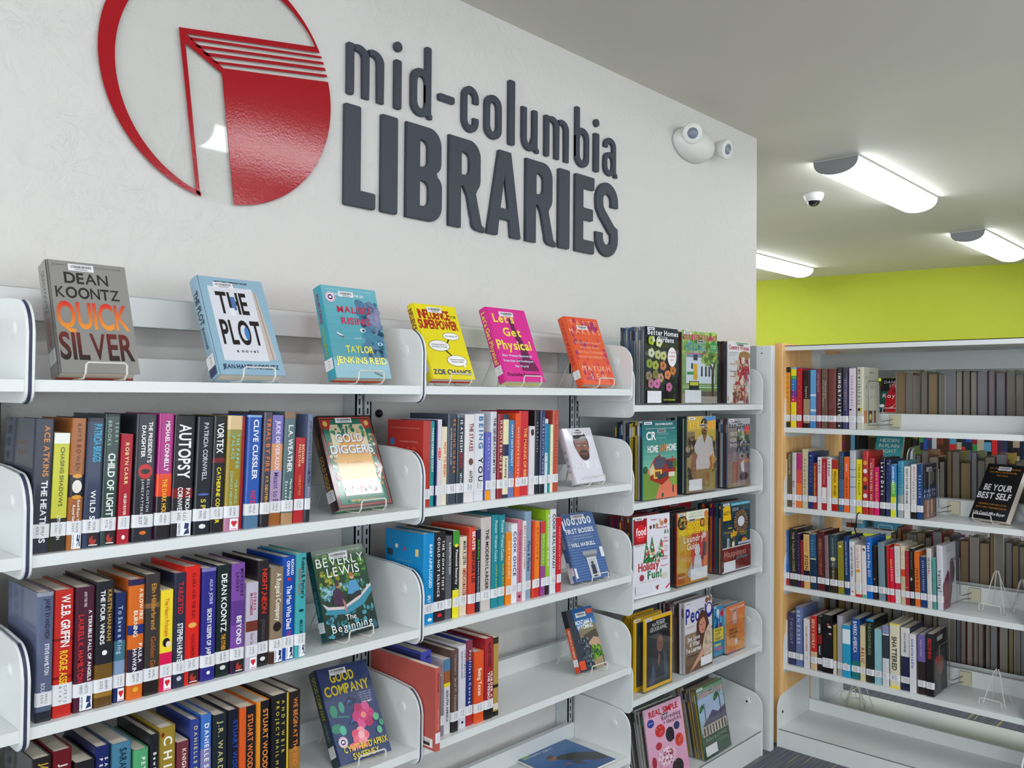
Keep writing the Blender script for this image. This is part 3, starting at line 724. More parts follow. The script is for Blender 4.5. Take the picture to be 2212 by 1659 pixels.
# ---------------------------------------------------------------- rows of shelved books
RAW = {}
ROWS = [
 ('second shelf of left bay', 'w', 1.1665, 0.012, 2.0, [
  (0.0078,0.0414,0.2418,'343a4c','h','slate hardcover,orange and white spine lettering','ACE ATKINS;5;43;.62;.34;d9924a|THE HEATHENS;46;92;.6;.36;w','','',''),
  (0.0418,0.0693,0.2153,'cfcf52','p','yellow-green paperback with windmill spine','CHASING SHADOWS;12;62;.55;.3;6d7440|LYNN AUSTIN;70;90;.5;.26;w','0;9;e8ece6|72;100;2a2a26','',''),
  (0.0697,0.0961,0.2418,'a86c3a','h','brown hardcover with goose emblem','RHYS BOWEN;4;40;.5;.32;7a4524|God Rest Ye;62;80;.66;.2;w|Royal Gentlemen;66;88;.35;.2;w','43;60;1f2533','s','o;.5;.52;.36;e9e4dc;.05|o;.5;.44;.4;e0a13c;.016|o;.5;.6;.4;e0a13c;.016'),
  (0.0965,0.1294,0.2424,'3c4763','h','dark blue hardcover with cyan stacked lettering','PATRICIA BRIGGS;5;34;.6;.5;37b4d8|WILD SIGN;56;90;.5;.34;w','0;3;1f2638','d',''),
  (0.1298,0.1601,0.2489,'39504e','h','grey-green hardcover with ornate white title','TERRY;6;22;.75;.24;9fb5a8|BROOKS;5;24;.3;.26;9fb5a8|CHILD OF LIGHT;30;78;.5;.5;e6efe6','0;2;1c2b29','d',''),
  (0.1613,0.1841,0.21,'b01f38','p','short red paperback with gold lettering','ROBYN CARR;8;46;.5;.36;f0d9a0|VIRGIN RIVER;54;74;.5;.28;f0e6d8','','','o;.5;.94;.14;w;.02'),
  (0.1882,0.2302,0.2482,'2f303c','h','thick black hardcover with red helicopter spot',"THE PRESIDENT'S;6;38;.66;.22;w|DAUGHTER;9;34;.35;.22;w|BILL CLINTON AND;51;86;.66;.14;cfcfd6|JAMES PATTERSON;51;84;.4;.14;cfcfd6",'','','o;.5;.45;.33;c3262c;.06|o;.5;.45;.22;16161c;.02|o;.5;.93;.16;e07a2a;.015'),
  (0.2323,0.2645,0.2488,'b02a86','h','magenta,orange and black hardcover','MICHAEL CONNELLY;6;46;.55;.32;w|THE DARK HOURS;52;84;.5;.34;f0c03c','48;66;e2542c|66;100;26222a','',''),
  (0.266,0.3116,0.244,'2a2830','h','thick black hardcover titled AUTOPSY','AUTOPSY;7;52;.5;.66;w|PATRICIA;60;80;.74;.22;w|CORNWELL;59;82;.38;.26;w','60;68;8a1d26','s',''),
  (0.3132,0.35,0.2413,'262a36','h','black hardcover with blue planet arc','PATRICIA CORNWELL;5;54;.5;.32;c9ced8|SPIN;70;88;.5;.34;d8c84a','','','o;.5;.93;.2;e8e8e8;.02|o;.5;.66;.42;5a74b8;.01'),
  (0.3493,0.3795,0.2421,'26262c','h','black hardcover with white and yellow title VORTEX','VORTEX;6;32;.5;.56;w|CATHERINE COULTER;44;92;.5;.34;f2e23c','36;40;7e2630','',''),
  (0.3803,0.4146,0.2428,'a38f2c','h','olive hardcover with teal lettering,pink base','THE PAPER;16;46;.68;.26;8fd0c0|PALACE;18;38;.36;.26;8fd0c0|MIRANDA;56;76;.66;.2;a8d0b0|COWLEY HELLER;48;78;.34;.2;a8d0b0','0;12;ddc39a|12;18;9a9a58|86;100;b983a0','h',''),
  (0.4153,0.4273,0.2406,'b5282c','h','bare red hardcover pushed behind its neighbours','','','-',''),
  (0.4278,0.4634,0.2433,'2f62b4','h','bright blue hardcover with bold white lettering','CLIVE CUSSLER;4;57;.55;.4;w|FAST ICE;67;80;.5;.4;e03030','88;100;5a7f9c|0;2;8fb2d8','',''),
  (0.4645,0.4862,0.2489,'4c4656','h','thin dark hardcover with orange lettering','TRIAL BY FIRE;5;52;.5;.56;e07a3c|P.T. DEUTERMANN;56;88;.5;.34;e8b83c','80;100;2a2630','',''),
  (0.4867,0.518,0.2426,'7a70b8','h','lavender and orange hardcover,script title','JUDE DEVERAUX;5;50;.5;.38;e8dcf0|Meant to Be;52;82;.5;.5;6a5aa0','26;50;d89a6a|50;80;b8a0bc|88;100;a0642c','',''),
  (0.5189,0.5485,0.2495,'557074','h','grey-teal hardcover with slanted white title','L.A. WEATHER;12;54;.5;.46;w|Maria Amparo;60;84;.68;.24;dfe8e6|Escandon;62;82;.3;.24;dfe8e6','0;6;8a6a50|90;100;b4906a','',''),
  (0.5493,0.5756,0.1906,'b8252e','p','short red paperback near shelf gap','RICHARD;8;30;.72;.28;e8c8a0|PAUL EVANS;8;34;.4;.28;e8c8a0|CHRISTMAS;44;68;.5;.26;d8965a','','',''),
  (0.5765,0.59,0.2429,'6e7896','h','grey-blue hardcover,last before the gap','JANET EVANOVICH & STEVE HAMILTON;6;64;.5;.5;2c3248|BOUNTY;68;82;.5;.4;c8ccd8','88;100;2c3038','',''),
 ]),
 ('third shelf of left bay', 'w', 0.8643, 0.012, 0.6, [
  (0.0214,0.0494,0.2316,'68718c','h','steel-blue hardcover beside the bracket','JANET EVANOVICH;5;36;.6;.34;2c3248|STEVE HAMILTON;40;64;.6;.3;e8e8f0|BOUNTY;70;84;.4;.3;c8ccd8','0;3;9aa0b0|92;100;33363e','',''),
  (0.0505,0.0846,0.2306,'c5342c','h','red hardcover with white and yellow lettering','W.E.B. GRIFFIN;4;45;.56;.54;w|ROGUE ASSET;48;78;.5;.46;f2d23c','38;40;8a2018|68;70;8a2018','W',''),
  (0.0862,0.1221,0.23,'56283c','h','maroon hardcover with red author lettering','LAURELL K. HAMILTON;22;76;.3;.32;d83a34|A TERRIBLE FALL OF ANGELS;19;76;.75;.2;w|#1 NEW YORK TIMES;4;16;.5;.16;d8c8d0','','s',''),
  (0.1227,0.1572,0.2351,'2e2e34','h','black hardcover with golden wheat base','THE FOUR WINDS;7;50;.35;.28;w|KRISTIN HANNAH;7;48;.72;.26;c8a45a','66;82;7a5c28|82;92;a07c34|92;100;6a5028','','o;.5;.57;.14;w;.02'),
  (0.1593,0.1813,0.2086,'28386c','h','short navy hardcover with white title','To Save a King;12;56;.45;.44;a9c2dc','44;62;4c7a8c|62;76;8aa0c0','h',''),
  (0.183,0.2143,0.2305,'d8742c','h','swirling orange and navy hardcover','A SLOW FIRE;8;34;.75;.26;f6ecd8|BURNING;26;48;.42;.3;f6ecd8|PAULA;54;70;.74;.26;w|HAWKINS;58;80;.4;.3;w','0;5;34305c|38;46;2c3a80|58;78;3a2c44','','o;.5;.92;.18;e8b03c;.02'),
  (0.215,0.2463,0.2357,'45403e','h','dark brown hardcover with gold script','Elin Hilderbrand;8;46;.55;.36;c9923a|Golden Girl;52;80;.55;.36;a8642c','24;28;8a6a48|86;100;2e2424','',''),
  (0.2467,0.2725,0.1997,'f0d838','p','yellow and magenta paperback,reading woman on spine','The Heart Principle;8;46;.5;.38;d88a2c','62;100;d81c5c','h','o;.6;.52;.3;1c1a20;.045|o;.66;.54;.2;f2d8c8;.03'),
  (0.2735,0.2999,0.2298,'34384e','h','slate hardcover with red and white lettering','TARGETED;8;36;.5;.46;c8343c|STEPHEN HUNTER;44;80;.5;.5;w','','','o;.5;.92;.2;c8c8d8;.02'),
  (0.2968,0.3312,0.2392,'dc3028','h','bright red hardcover with gold hand emblem','KLARA AND THE SUN;6;44;.55;.24;8a1c18|KAZUO ISHIGURO;58;78;.55;.24;8a1c18','','d','o;.5;.5;.26;e8b860;.022'),
  (0.3329,0.3649,0.2309,'38368e','h','indigo hardcover with white lettering','ALKA JOSHI;10;32;.6;.26;c8c8e8|SECRET KEEPER OF JAIPUR;36;82;.5;.34;w','0;3;8a84b8','','o;.5;.93;.12;w;.016'),
  (0.3662,0.3983,0.2319,'22302e','h','black-green hardcover with bold white name','DEAN KOONTZ;8;60;.5;.46;w|THE OTHER EMILY;62;84;.5;.34;e8a83c','','','o;.5;.92;.2;d8d8d8;.02'),
  (0.3993,0.4318,0.2308,'8456a8','h','purple hardcover with silhouette','MERCEDES;5;30;.72;.24;3c2458|LACKEY;8;26;.4;.24;3c2458|BEYOND;48;74;.55;.4;w','34;56;6a4494|77;79;e0982c|79;100;3c2444','d',''),
  (0.4329,0.4611,0.1859,'c2bccc','p','short pale lilac paperback','DEBBIE;12;32;.7;.24;b05a70|MACOMBER;12;38;.4;.28;b05a70|Dear Santa;58;76;.5;.3;b08a98','44;56;7a3c2c','h',''),
  (0.4625,0.4909,0.2284,'312c30','h','charcoal hardcover with red neon title','NIGHT,NEON;8;50;.55;.5;d8402c|JOYCE CAROL OATES;56;78;.5;.3;6a6468','','','o;.5;.93;.22;e8e8e8;.02'),
  (0.4931,0.5256,0.2093,'94826c','h','tan hardcover with white script title',"A Rogue's Company;6;56;.55;.44;f0e8d8",'88;100;4a2c28','s','o;.5;.62;.32;2a2426;.05'),
  (0.5236,0.5551,0.2286,'1c52b0','h','royal blue hardcover with white lettering','RICHARD;3;18;.74;.26;w|OSMAN;4;18;.4;.3;w|The Man Who Died;28;70;.5;.46;w|TWICE;72;82;.5;.4;e03048','','s','o;.5;.22;.16;d8302c;.014'),
  (0.5557,0.583,0.2321,'4cacb2','h','turquoise hardcover,last before the gap',"Robert B. Parker's;4;43;.62;.4;1c2c34|STONE'S THROW;14;40;.25;.24;c83c3c|MIKE LUPICA;64;82;.5;.34;1c4c54",'','s','o;.5;.55;.24;1c3c44;.014'),
 ]),
 ('fourth shelf of left bay', 'w', 0.5629, 0.012, 0, [
  (0.0189,0.0521,0.2367,'2b282a','h','black hardcover with gold lettering','JAMES PATTERSON;4;60;.6;.46;c8a84a','','',''),
  (0.0533,0.0876,0.2399,'701c26','h','maroon hardcover with pale lettering','JAMES;10;50;.55;.44;d8d0c8','','',''),
  (0.09,0.1268,0.2096,'2c2a2e','h','low black hardcover','THE SHADOW;8;60;.6;.4;e8e8e8','','',''),
  (0.128,0.1546,0.2267,'24306c','h','navy hardcover with two-line white lettering','SARAH;10;34;.74;.26;w|PEKKANEN;10;50;.38;.26;w','','',''),
  (0.1584,0.1967,0.2227,'5286a0','h','steel-teal hardcover','SARAH PENNER;5;50;.55;.4;1c3848','','',''),
  (0.1989,0.2285,0.2002,'5ca878','h','green hardcover with cream corner','PETER HELLER;8;60;.6;.3;e8f0e0','','',''),
  (0.2299,0.2478,0.2225,'262830','h','slim black hardcover titled Bewilderment','Bewilderment;16;60;.5;.42;w','','',''),
  (0.2491,0.2838,0.2284,'a08a38','h','gold hardcover with large white capitals','CHINA;8;60;.5;.58;f2eee0','','','o;.2;.06;.1;8a3020;.02'),
  (0.2858,0.311,0.1905,'7a3848','p','short purple-red paperback','KNIGHT;8;36;.6;.4;f0e0d0|PROMISE;40;70;.6;.4;f0e0d0','30;60;b85838','',''),
  (0.3142,0.3349,0.2278,'3a4c98','h','blue hardcover with gold lettering','DANIELLE STEEL;6;62;.5;.42;d8c890','','',''),
  (0.3364,0.3603,0.2313,'4c7cc4','h','light blue hardcover fading to pink','DANIELLE STEEL;8;64;.5;.46;w','30;60;8a88b8|60;80;b04858','',''),
  (0.3615,0.3937,0.225,'28323a','h','dark slate hardcover with gold initials','J.R. WARD;6;52;.5;.4;c8c08a','','',''),
  (0.3946,0.4215,0.2256,'1c2434','h','black hardcover with blue lettering','STUART WOODS;10;66;.66;.46;2c54b8','','',''),
  (0.4222,0.4619,0.224,'d8642c','h','black hardcover with orange hinge and lettering','STUART WOODS;8;62;.62;.36;e8843c','','','x;.36;1;26262c'),
  (0.4626,0.4975,0.2247,'e89a2c','h','black hardcover with amber hinge','STUART WOODS;8;68;.65;.4;e8943c','','','x;.3;1;20242a'),
  (0.4988,0.5424,0.231,'22242a','h','black hardcover with spaced yellow capitals,yellow hinge','ANDY WEIR;6;56;.62;.2;c8bc50|PROJECT HAIL MARY;6;82;.3;.2;c8bc50','','','x;.84;1;e0c22c'),
  (0.5431,0.5738,0.2278,'2e2826','h','black hardcover with gold landscape base,last book','WE BEGIN AT THE END;6;72;.5;.42;d88a44','55;100;a87c3c','',''),
 ]),
 ('second shelf of middle bay', 'w', 1.1665, 0.014, 0.8, [
  (0.9309,0.9559,0.2223,'b83c34','p','wide red hardcover,tall cover facing left','','','L',''),
  (0.9563,0.9711,0.2205,'22989c','p','thin teal paperback','MAKING NUMBERS COUNT;8;60;.5;.5;e8f4f0','','',''),
  (0.9718,0.9769,0.223,'2a2c68','p','very thin navy paperback','','','',''),
  (0.9777,0.9935,0.2245,'dcd4dc','p','white paperback with red pill on spine','HOW TO RAISE KIDS;8;60;.5;.34;w','','','o;.5;.4;.3;dc4430;.075'),
  (0.9951,1.0151,0.205,'e6dfc8','p','cream paperback with orange title','HOW TO BEGIN;20;64;.6;.5;e8702c','','',''),
  (1.0171,1.0489,0.2387,'485060','h','slate hardcover with orange capitals','BEYOND ORDER;6;66;.66;.3;d88a3c|12 MORE RULES FOR LIFE;16;56;.3;.16;dfe2ea','','',''),
  (1.0497,1.0751,0.2354,'384450','h','slate hardcover titled IS ATHEISM DEAD','IS ATHEISM;6;42;.5;.4;w|DEAD?;43;60;.5;.4;c8343c|METAXAS;66;82;.5;.3;w','0;3;707c8a','',''),
  (1.0767,1.1132,0.2365,'e4dfe0','h','thick white hardcover titled THE STAKES','THE STAKES;10;42;.6;.46;8a2c34|ANTON;64;80;.6;.4;2c3040','','','o;.6;.54;.24;7a5a4c;.04'),
  (1.1158,1.154,0.2375,'dcdfe6','h','white hardcover titled BEING YOU','BEING;3;40;.62;.5;3c7cb0|YOU;50;78;.62;.5;22242a','','',''),
  (1.1562,1.1766,0.1857,'6c70c0','p','short periwinkle paperback,orange foot','HEART TALK;8;56;.5;.34;c8d0f0','86;100;f0a020','',''),
  (1.1783,1.2017,0.2432,'d2d4dc','h','silver-white hardcover titled THE GENERATION MYTH','THE GENERATION MYTH;7;70;.55;.46;2c2c34','','',''),
  (1.204,1.224,0.2366,'98303c','h','dark red hardcover,white slab lettering','HAUNTED WEST;8;70;.5;.56;e8d8c8','','',''),
  (1.2254,1.2495,0.2348,'36405e','h','navy hardcover with cream label patches','Awakening;52;76;.5;.4;2c3040','6;36;e8e0b8|50;96;e8e0c0','',''),
  (1.2504,1.2743,0.2184,'4e84b8','p','blue paperback fading to violet','HAPPY NOT PERFECT;6;60;.55;.34;w','66;100;7a80b0','',''),
  (1.2753,1.2953,0.2374,'e8602c','p','slim orange-red paperback','ONCE UPON A TIME WE ATE;17;84;.5;.3;w','','',''),
  (1.2972,1.3369,0.2436,'d03440','h','bright red hardcover with gold capitals','THE MAKING OF BIBLE;20;84;.6;.36;ecc070','','',''),
  (1.3389,1.3626,0.1988,'dcd9e0','p','white paperback with tiny portrait','','','','o;.6;.09;.3;4a3028;.05'),
  (1.3636,1.3827,0.2447,'282c34','h','slim black hardcover','HEAD OF LIFE;14;50;.5;.3;c8ccd4','','',''),
  (1.3837,1.4055,0.2445,'38426e','h','navy hardcover with pale lettering','THE BEAUTIFUL THINGS;8;80;.5;.4;b8c4dc','78;100;1c2028','',''),
  (1.407,1.4219,0.2192,'cfe0e8','p','pale blue paperback','WINTER;8;60;.5;.4;2c6c9c','6;46;3c94c4','',''),
  (1.4229,1.4307,0.2022,'28949c','p','thin teal paperback behind a pale one','','','',''),
  (1.4317,1.4442,0.2019,'ece6c4','p','thin cream paperback','WILD;8;60;.5;.3;6a7c40','','',''),
  (1.4458,1.4731,0.244,'bc5444','h','brick-red hardcover,last before the gap','THE TRUTH ABOUT EATING;8;78;.6;.26;e89a84','','',''),
 ]),
 ('third shelf of middle bay', 'w', 0.8643, 0.014, 0.6, [
  (0.935,0.9722,0.2328,'1c94cc','h','wide sky-blue hardcover with big cover facing left','BABY,UNPLUGGED;12;60;.6;.3;d8f0fa|SPILT;68;76;.5;.3;w','','','o;.6;.95;.2;w;.018'),
  (0.973,1.0132,0.233,'302c30','h','charcoal hardcover with white capitals','THE WOMAN THEY;10;66;.74;.22;w|COULD NOT SILENCE;6;72;.34;.24;w','','','o;.5;.93;.2;d8303c;.02'),
  (1.014,1.0367,0.2186,'66666e','h','grey hardcover with pale lettering','ILLEGITIMATE SON;8;46;.55;.3;w','','',''),
  (1.0379,1.0605,0.2298,'26282a','p','black and yellow guidebook with green head','Financial Security;22;62;.55;.4;w|for;66;72;.5;.3;w','0;17;4c9c40|68;100;ece22c','','o;.5;.17;.36;f0dc2c;.02'),
  (1.0639,1.0939,0.2108,'e2d4bc','h','cream hardcover,navy and red capitals','MARK R. LEVIN;6;36;.6;.46;2c3858|AMERICAN MARXISM;40;76;.6;.5;b03a2c','','',''),
  (1.0961,1.1217,0.2327,'d4503c','h','vermilion hardcover titled BEASTS BEFORE US','BEASTS;5;26;.55;.5;w|BEFORE US;28;64;.55;.5;2c2020','','',''),
  (1.1239,1.1396,0.2239,'1e2440','p','slim navy paperback','Guerrilla Baking;12;36;.5;.5;6cc83c|Southern Collection;38;76;.5;.34;w','','',''),
  (1.1423,1.1835,0.2543,'cdc4c0','h','thick taupe hardcover titled THE MODERN LARDER','THE MODERN LARDER;13;78;.55;.34;2c2828','','',''),
  (1.1853,1.2101,0.2573,'28909c','h','teal cookbook,left one of a pair','Pioneer Woman Cooks;6;50;.55;.5;b8e0e0|SUPER EASY;54;80;.66;.3;b8c84c','','',''),
  (1.2124,1.24,0.2546,'28909c','h','teal cookbook,right one of a pair','Pioneer Woman Cooks;6;50;.55;.5;b8e0e0|SUPER EASY;54;80;.66;.3;b8c84c','','',''),
  (1.2414,1.2641,0.2023,'ec8c1c','p','orange paperback','DAIRY BEGINNERS;12;64;.5;.4;f8dca0','','',''),
  (1.2651,1.2901,0.2246,'e4e6ec','p','white paperback titled COOK ONCE','COOK ONCE;10;66;.55;.56;24346c','','',''),
  (1.2911,1.3085,0.234,'d07c94','p','pink paperback','THE DIABETIC GUIDE & COOKBOOK;12;80;.5;.4;9c4460','','','o;.5;.94;.3;5c2430;.02'),
  (1.31,1.324,0.2289,'e2dcdc','p','slim white paperback,red lettering','BEAT CANCER KITCHEN;6;60;.5;.5;c8402c','','',''),
  (1.3255,1.3535,0.2537,'8ea6bc','h','pale blue-grey hardcover','Plant & Planet;34;68;.55;.46;2c5c8c','','',''),
  (1.355,1.3643,0.2245,'d84c2c','p','slim orange-red paperback','','','',''),
  (1.3658,1.3882,0.221,'ee8a1c','p','orange paperback with red foot','GRILLING;8;50;.5;.36;c8442c','88;100;cc3024','',''),
  (1.3902,1.4092,0.2187,'9c4c94','p','paperback with red,green and purple bands','WELLNESS;18;56;.5;.4;e8e060','0;16;d04038|16;60;8cb84c','',''),
  (1.4118,1.43,0.2513,'9cc434','h','lime hardcover with black foot','PLANT POWERED MEXICAN;6;66;.55;.5;w','86;100;22241c','',''),
  (1.4321,1.4613,0.2506,'dcdde2','h','white hardcover with spaced black capitals','COOK REAL HAWAI I;6;70;.55;.5;2c2c30','','',''),
  (1.4624,1.4832,0.2235,'cc2430','p','red paperback,last before the gap','COOKING ON AIR FRYER;12;70;.55;.3;f0c8c0','','',''),
 ]),
 ('fourth shelf of middle bay', 'w', 0.5629, 0.014, 0.0, [
  (0.9998,1.0122,0.158,'8f8c92','p','grey paperback beside salmon one','','','',''),
  (1.0131,1.0354,0.1965,'d8d6da','p','city guide with photo head and white foot','SOUTH AFRICA;42;84;.5;.4;2c2c34','0;32;5c88ac|16;32;a4663c|32;37;ecd82c','-',''),
  (1.0363,1.0627,0.2158,'6a544e','h','brown hardcover with faint script','Volunteers;5;30;.5;.36;a89890|Jerad W. Alexander;34;76;.5;.36;b8aaa2','86;100;38302e','',''),
  (1.0646,1.0942,0.2212,'d4d4dc','h','white hardcover with thin grey lettering','THE TIME FOR;7;40;.74;.18;5c6070|QUESTIONS NOW;7;40;.4;.2;5c6070','','','o;.5;.93;.14;2c2c44;.015'),
  (1.0952,1.1197,0.229,'2c3c80','h','navy and red hardcover','Profiles in Courage;12;78;.5;.38;d8dcec','0;24;8a4058|84;100;b4303c','',''),
  (1.1216,1.1592,0.1932,'e0602c','h','orange hardcover','Being Texan;24;62;.5;.42;f8ece0','','',''),
  (1.1607,1.1947,0.2216,'a83038','h','dark red hardcover with bold capitals','BLAINE HARDEN;6;36;.5;.34;5c1c20|MURDER AT;42;78;.72;.28;w|THE MISSION;42;80;.4;.3;w','86;100;2c2424','',''),
  (1.1967,1.2168,0.2175,'b89850','p','tan and black paperback,last in the row','','0;8;3c3420|60;64;2c281c|84;92;d8d0c0|94;100;1c1c18','-',''),
 ]),
 ('top shelf of far right bookcase', 'r', 1.3273, 0.012, 0, [
  (-0.0287,-0.0049,0.2548,'dc9c3c','p','orange paperback with black swirls at both ends','IN A BOOK;10;60;.5;.3;5c4420','0;9;2c2414|91;100;2c2414','',''),
  (-0.0563,-0.0328,0.2528,'3c7cc4','p','rainbow guidebook with yellow foot','Training;16;55;.5;.32;w','0;3;8cc0e0|3;14;ecdc2c|14;20;4ca84c|38;50;7c3c9c|50;58;cc2c5c|58;100;ecdc2c','',''),
  (-0.0797,-0.0579,0.2494,'bc2c38','p','red paperback,third along','THE LIFE;6;66;.5;.3;e08a8a','','',''),
  (-0.1136,-0.0828,0.2401,'3a2a26','h','dark brown book with tan foot','Capote;28;48;.5;.3;d8c8b8','50;92;a89478','',''),
  (-0.141,-0.116,0.2411,'6ca8d8','p','light blue paperback with white band','','42;45;e0e8f0|68;71;e0e8f0|76;100;4c90cc','',''),
  (-0.1606,-0.1425,0.2452,'843c48','h','burgundy hardcover with script','Jeb Legend;8;38;.5;.4;e0b8b8','','',''),
  (-0.189,-0.1615,0.2448,'745c4c','h','brown hardcover with spaced white capitals','THE LAST MAN;20;50;.66;.2;e8e0d8|FAITH THE GREAT;20;64;.34;.2;e8e0d8','','',''),
  (-0.2244,-0.1911,0.2429,'7a4440','h','plain red-brown hardcover','','','',''),
  (-0.2483,-0.2253,0.2497,'26262c','h','black hardcover titled IMMORTALITY','IMMORTALITY;10;80;.5;.6;w','','','o;.5;.95;.14;w;.012'),
  (-0.2723,-0.2498,0.2493,'38346c','h','navy hardcover with gold capitals','EXIT AQUA SILVA;20;70;.6;.34;d8a860','0;16;2c2c40','',''),
  (-0.3038,-0.2741,0.246,'d4ccd8','h','lilac-white hardcover with red lettering','Connie Panzon;12;62;.5;.3;c83c4c','','','o;.3;.68;.18;1c1c20;.014'),
  (-0.3349,-0.3078,0.2497,'c8c6b4','h','grey-cream hardcover,last before the wire support','ME MYSELF & US;4;60;.4;.34;4c4c44','','','o;.35;.68;.36;c8b83c;.035|o;.35;.68;.2;2c2c24;.024'),
 ]),
 ('second shelf of far right bookcase', 'r', 0.9927, 0.012, 0, [
  (-0.0149,0.0013,0.1984,'e0dcd8','p','slim white paperback at the left end','THE SECRET;10;70;.5;.3;c8a090','','',''),
  (-0.0363,-0.0158,0.2278,'6c6048','h','olive-brown hardcover','THE SCEPTER;4;40;.5;.36;cfc8a8','','',''),
  (-0.0558,-0.0375,0.2288,'ccc8cc','h','pale grey hardcover','PLAY;52;64;.4;.5;2c4890','','','o;.5;.94;.16;c8303c;.01'),
  (-0.0795,-0.0567,0.2257,'d83c6c','p','pink-to-orange paperback','','0;30;c0307c|30;55;d85450|55;100;e87c34','',''),
  (-0.1051,-0.0813,0.2452,'cfc4a4','p','cream paperback titled Atomic Habits','Atomic Habits;16;80;.5;.46;8c7c58','','',''),
  (-0.1281,-0.1065,0.2352,'263c7c','h','royal blue hardcover with cover label','KINDNESS;14;60;.5;.24;8ca0d0','','','o;.5;.07;.24;8ca0d0;.012'),
  (-0.144,-0.1286,0.1892,'a02828','p','short dark red paperback,gold letters','DRIVING THE THREE QUEST;6;74;.5;.44;e8c04c','','',''),
  (-0.1644,-0.1455,0.2151,'e0dedc','h','white hardcover with charcoal capitals','FIGHT;6;30;.5;.5;444448','','',''),
  (-0.1852,-0.1656,0.2107,'b8243c','p','crimson paperback with white title block','THE CUTTING;8;50;.5;.4;e8a8b0','56;86;ece4e4','',''),
  (-0.2053,-0.1864,0.2173,'dddad8','h','white hardcover with black and red lettering','LIFE;2;22;.5;.6;2c2c30|RAFT;24;36;.5;.5;cc3434','','',''),
  (-0.2318,-0.2081,0.2078,'ecc41c','p','yellow workbook with red head and foot','FRENCH;22;44;.5;.5;2c2c2c|SPANISH;50;70;.5;.5;4c4420','0;18;b81c24|86;100;b81c24','',''),
  (-0.2559,-0.2351,0.2417,'2c4870','h','navy hardcover with mottled blue foot','BREATHE IN;8;46;.5;.3;a08c50','46;100;4c6c94','',''),
  (-0.2782,-0.257,0.2226,'e8702c','p','orange paperback','GOOD;12;26;.5;.3;w|THE POWER OF NOW;36;74;.5;.4;8c3818','','',''),
  (-0.3039,-0.2792,0.2494,'bfc4cc','h','silver-grey hardcover with fine lines','','30;31;5c6470|42;43;5c6470|58;59;5c6470','',''),
  (-0.3289,-0.3061,0.2147,'ece020','p','bright yellow paperback,black thin capitals','YOU ARE A BADASS;8;66;.5;.4;4c4c1c','','',''),
  (-0.3553,-0.3308,0.2506,'bc3438','h','red hardcover with a column of circles','','','','o;.5;.19;.38;e0a040;.036|o;.5;.32;.38;e4e0e0;.036|o;.5;.45;.38;e0a040;.036|o;.5;.58;.38;2c2c30;.036|o;.5;.71;.38;e4e0e0;.036|o;.5;.83;.38;e0a040;.036'),
  (-0.3777,-0.3563,0.2228,'b83840','h','dark red hardcover with white slanted lettering','ALL THE PLAYERS;8;58;.5;.4;f0d8d8|DON;64;74;.5;.3;w','','',''),
  (-0.397,-0.3792,0.1871,'d81c7c','p','short magenta paperback,yellow letters','HOW TO BE A LADY;10;78;.5;.44;ecd840','','',''),
  (-0.4199,-0.3986,0.2264,'26283c','h','black hardcover with white brush title',"Let's Do It;8;64;.5;.6;w",'','',''),
  (-0.4402,-0.4211,0.2198,'2c3c6c','h','navy hardcover with small gold moon','The Gifts;16;70;.5;.26;8494c0','','','o;.5;.07;.18;e0c850;.01'),
  (-0.4618,-0.4414,0.2028,'4c9ccc','p','blue,green and yellow paperback','DARING GREATLY;4;56;.5;.46;f0f8f0','0;34;2c84c8|34;62;6cb848|62;100;dcdc3c','',''),
  (-0.4878,-0.4658,0.2172,'5ca0b4','h','teal hardcover fading to grey','SMALL DEVICES;12;72;.4;.34;1c3840','0;40;4898b8|60;100;a4acac','',''),
  (-0.5123,-0.4899,0.1978,'dcdcdc','p','white paperback with black italic lettering',"DON'T EAT FOR THE GAME;4;72;.5;.36;3c3c40",'','',''),
  (-0.537,-0.5143,0.2074,'dcd8d8','h','white hardcover,red and black vertical words','MELANIE;4;30;.6;.3;c8343c|GROWING;32;64;.5;.3;2c2c30','88;100;201c20','',''),
  (-0.5609,-0.5385,0.2088,'1c4c84','h','blue hardcover with dark portrait cover,last before wire support','REAL LIFE;20;60;.5;.36;c8d8e8','','',''),
 ]),
 ('third shelf of far right bookcase', 'r', 0.6611, 0.012, -1.4, [
  (-0.0074,0.0052,0.1886,'7c7874','p','slim grey paperback at the left end','','','',''),
  (-0.0276,-0.0086,0.2316,'2868ac','p','blue paperback with red foot','THE COURT OF BURNS;12;62;.5;.26;c8d8ec','88;100;b0302c','',''),
  (-0.063,-0.0297,0.239,'34302e','h','thick dark brown hardcover with silver capitals','THE TALISMAN CODE;6;74;.55;.36;b0a48c','','',''),
  (-0.0771,-0.0639,0.2221,'38285c','p','purple paperback','WITH GRACE;14;66;.5;.34;b0a0d0','','',''),
  (-0.0919,-0.0779,0.1945,'902820','p','short dark red paperback','GLORY FOREVER;10;66;.5;.24;d89a88','','',''),
  (-0.1181,-0.0931,0.2303,'dcb474','p','tan paperback titled ZION','BEYOND;10;34;.5;.3;b08c50|ZION;40;66;.5;.66;26242c','0;3;1c1c2c|68;78;26243c','',''),
  (-0.1453,-0.1199,0.2265,'34648c','p','blue and navy paperback with island band','Cavern;10;38;.5;.3;9cc8e0','44;46;d8d8a8|46;100;24405c','',''),
  (-0.1805,-0.1472,0.2411,'60282e','h','thick maroon hardcover with gold lettering','AMERICAN COVENANT;12;74;.5;.46;b07858','','',''),
  (-0.1984,-0.1822,0.2277,'8c7c80','h','grey-mauve hardcover with black foot','LEADERSHIP;8;60;.5;.4;9c4c5c','84;100;1c1c20','',''),
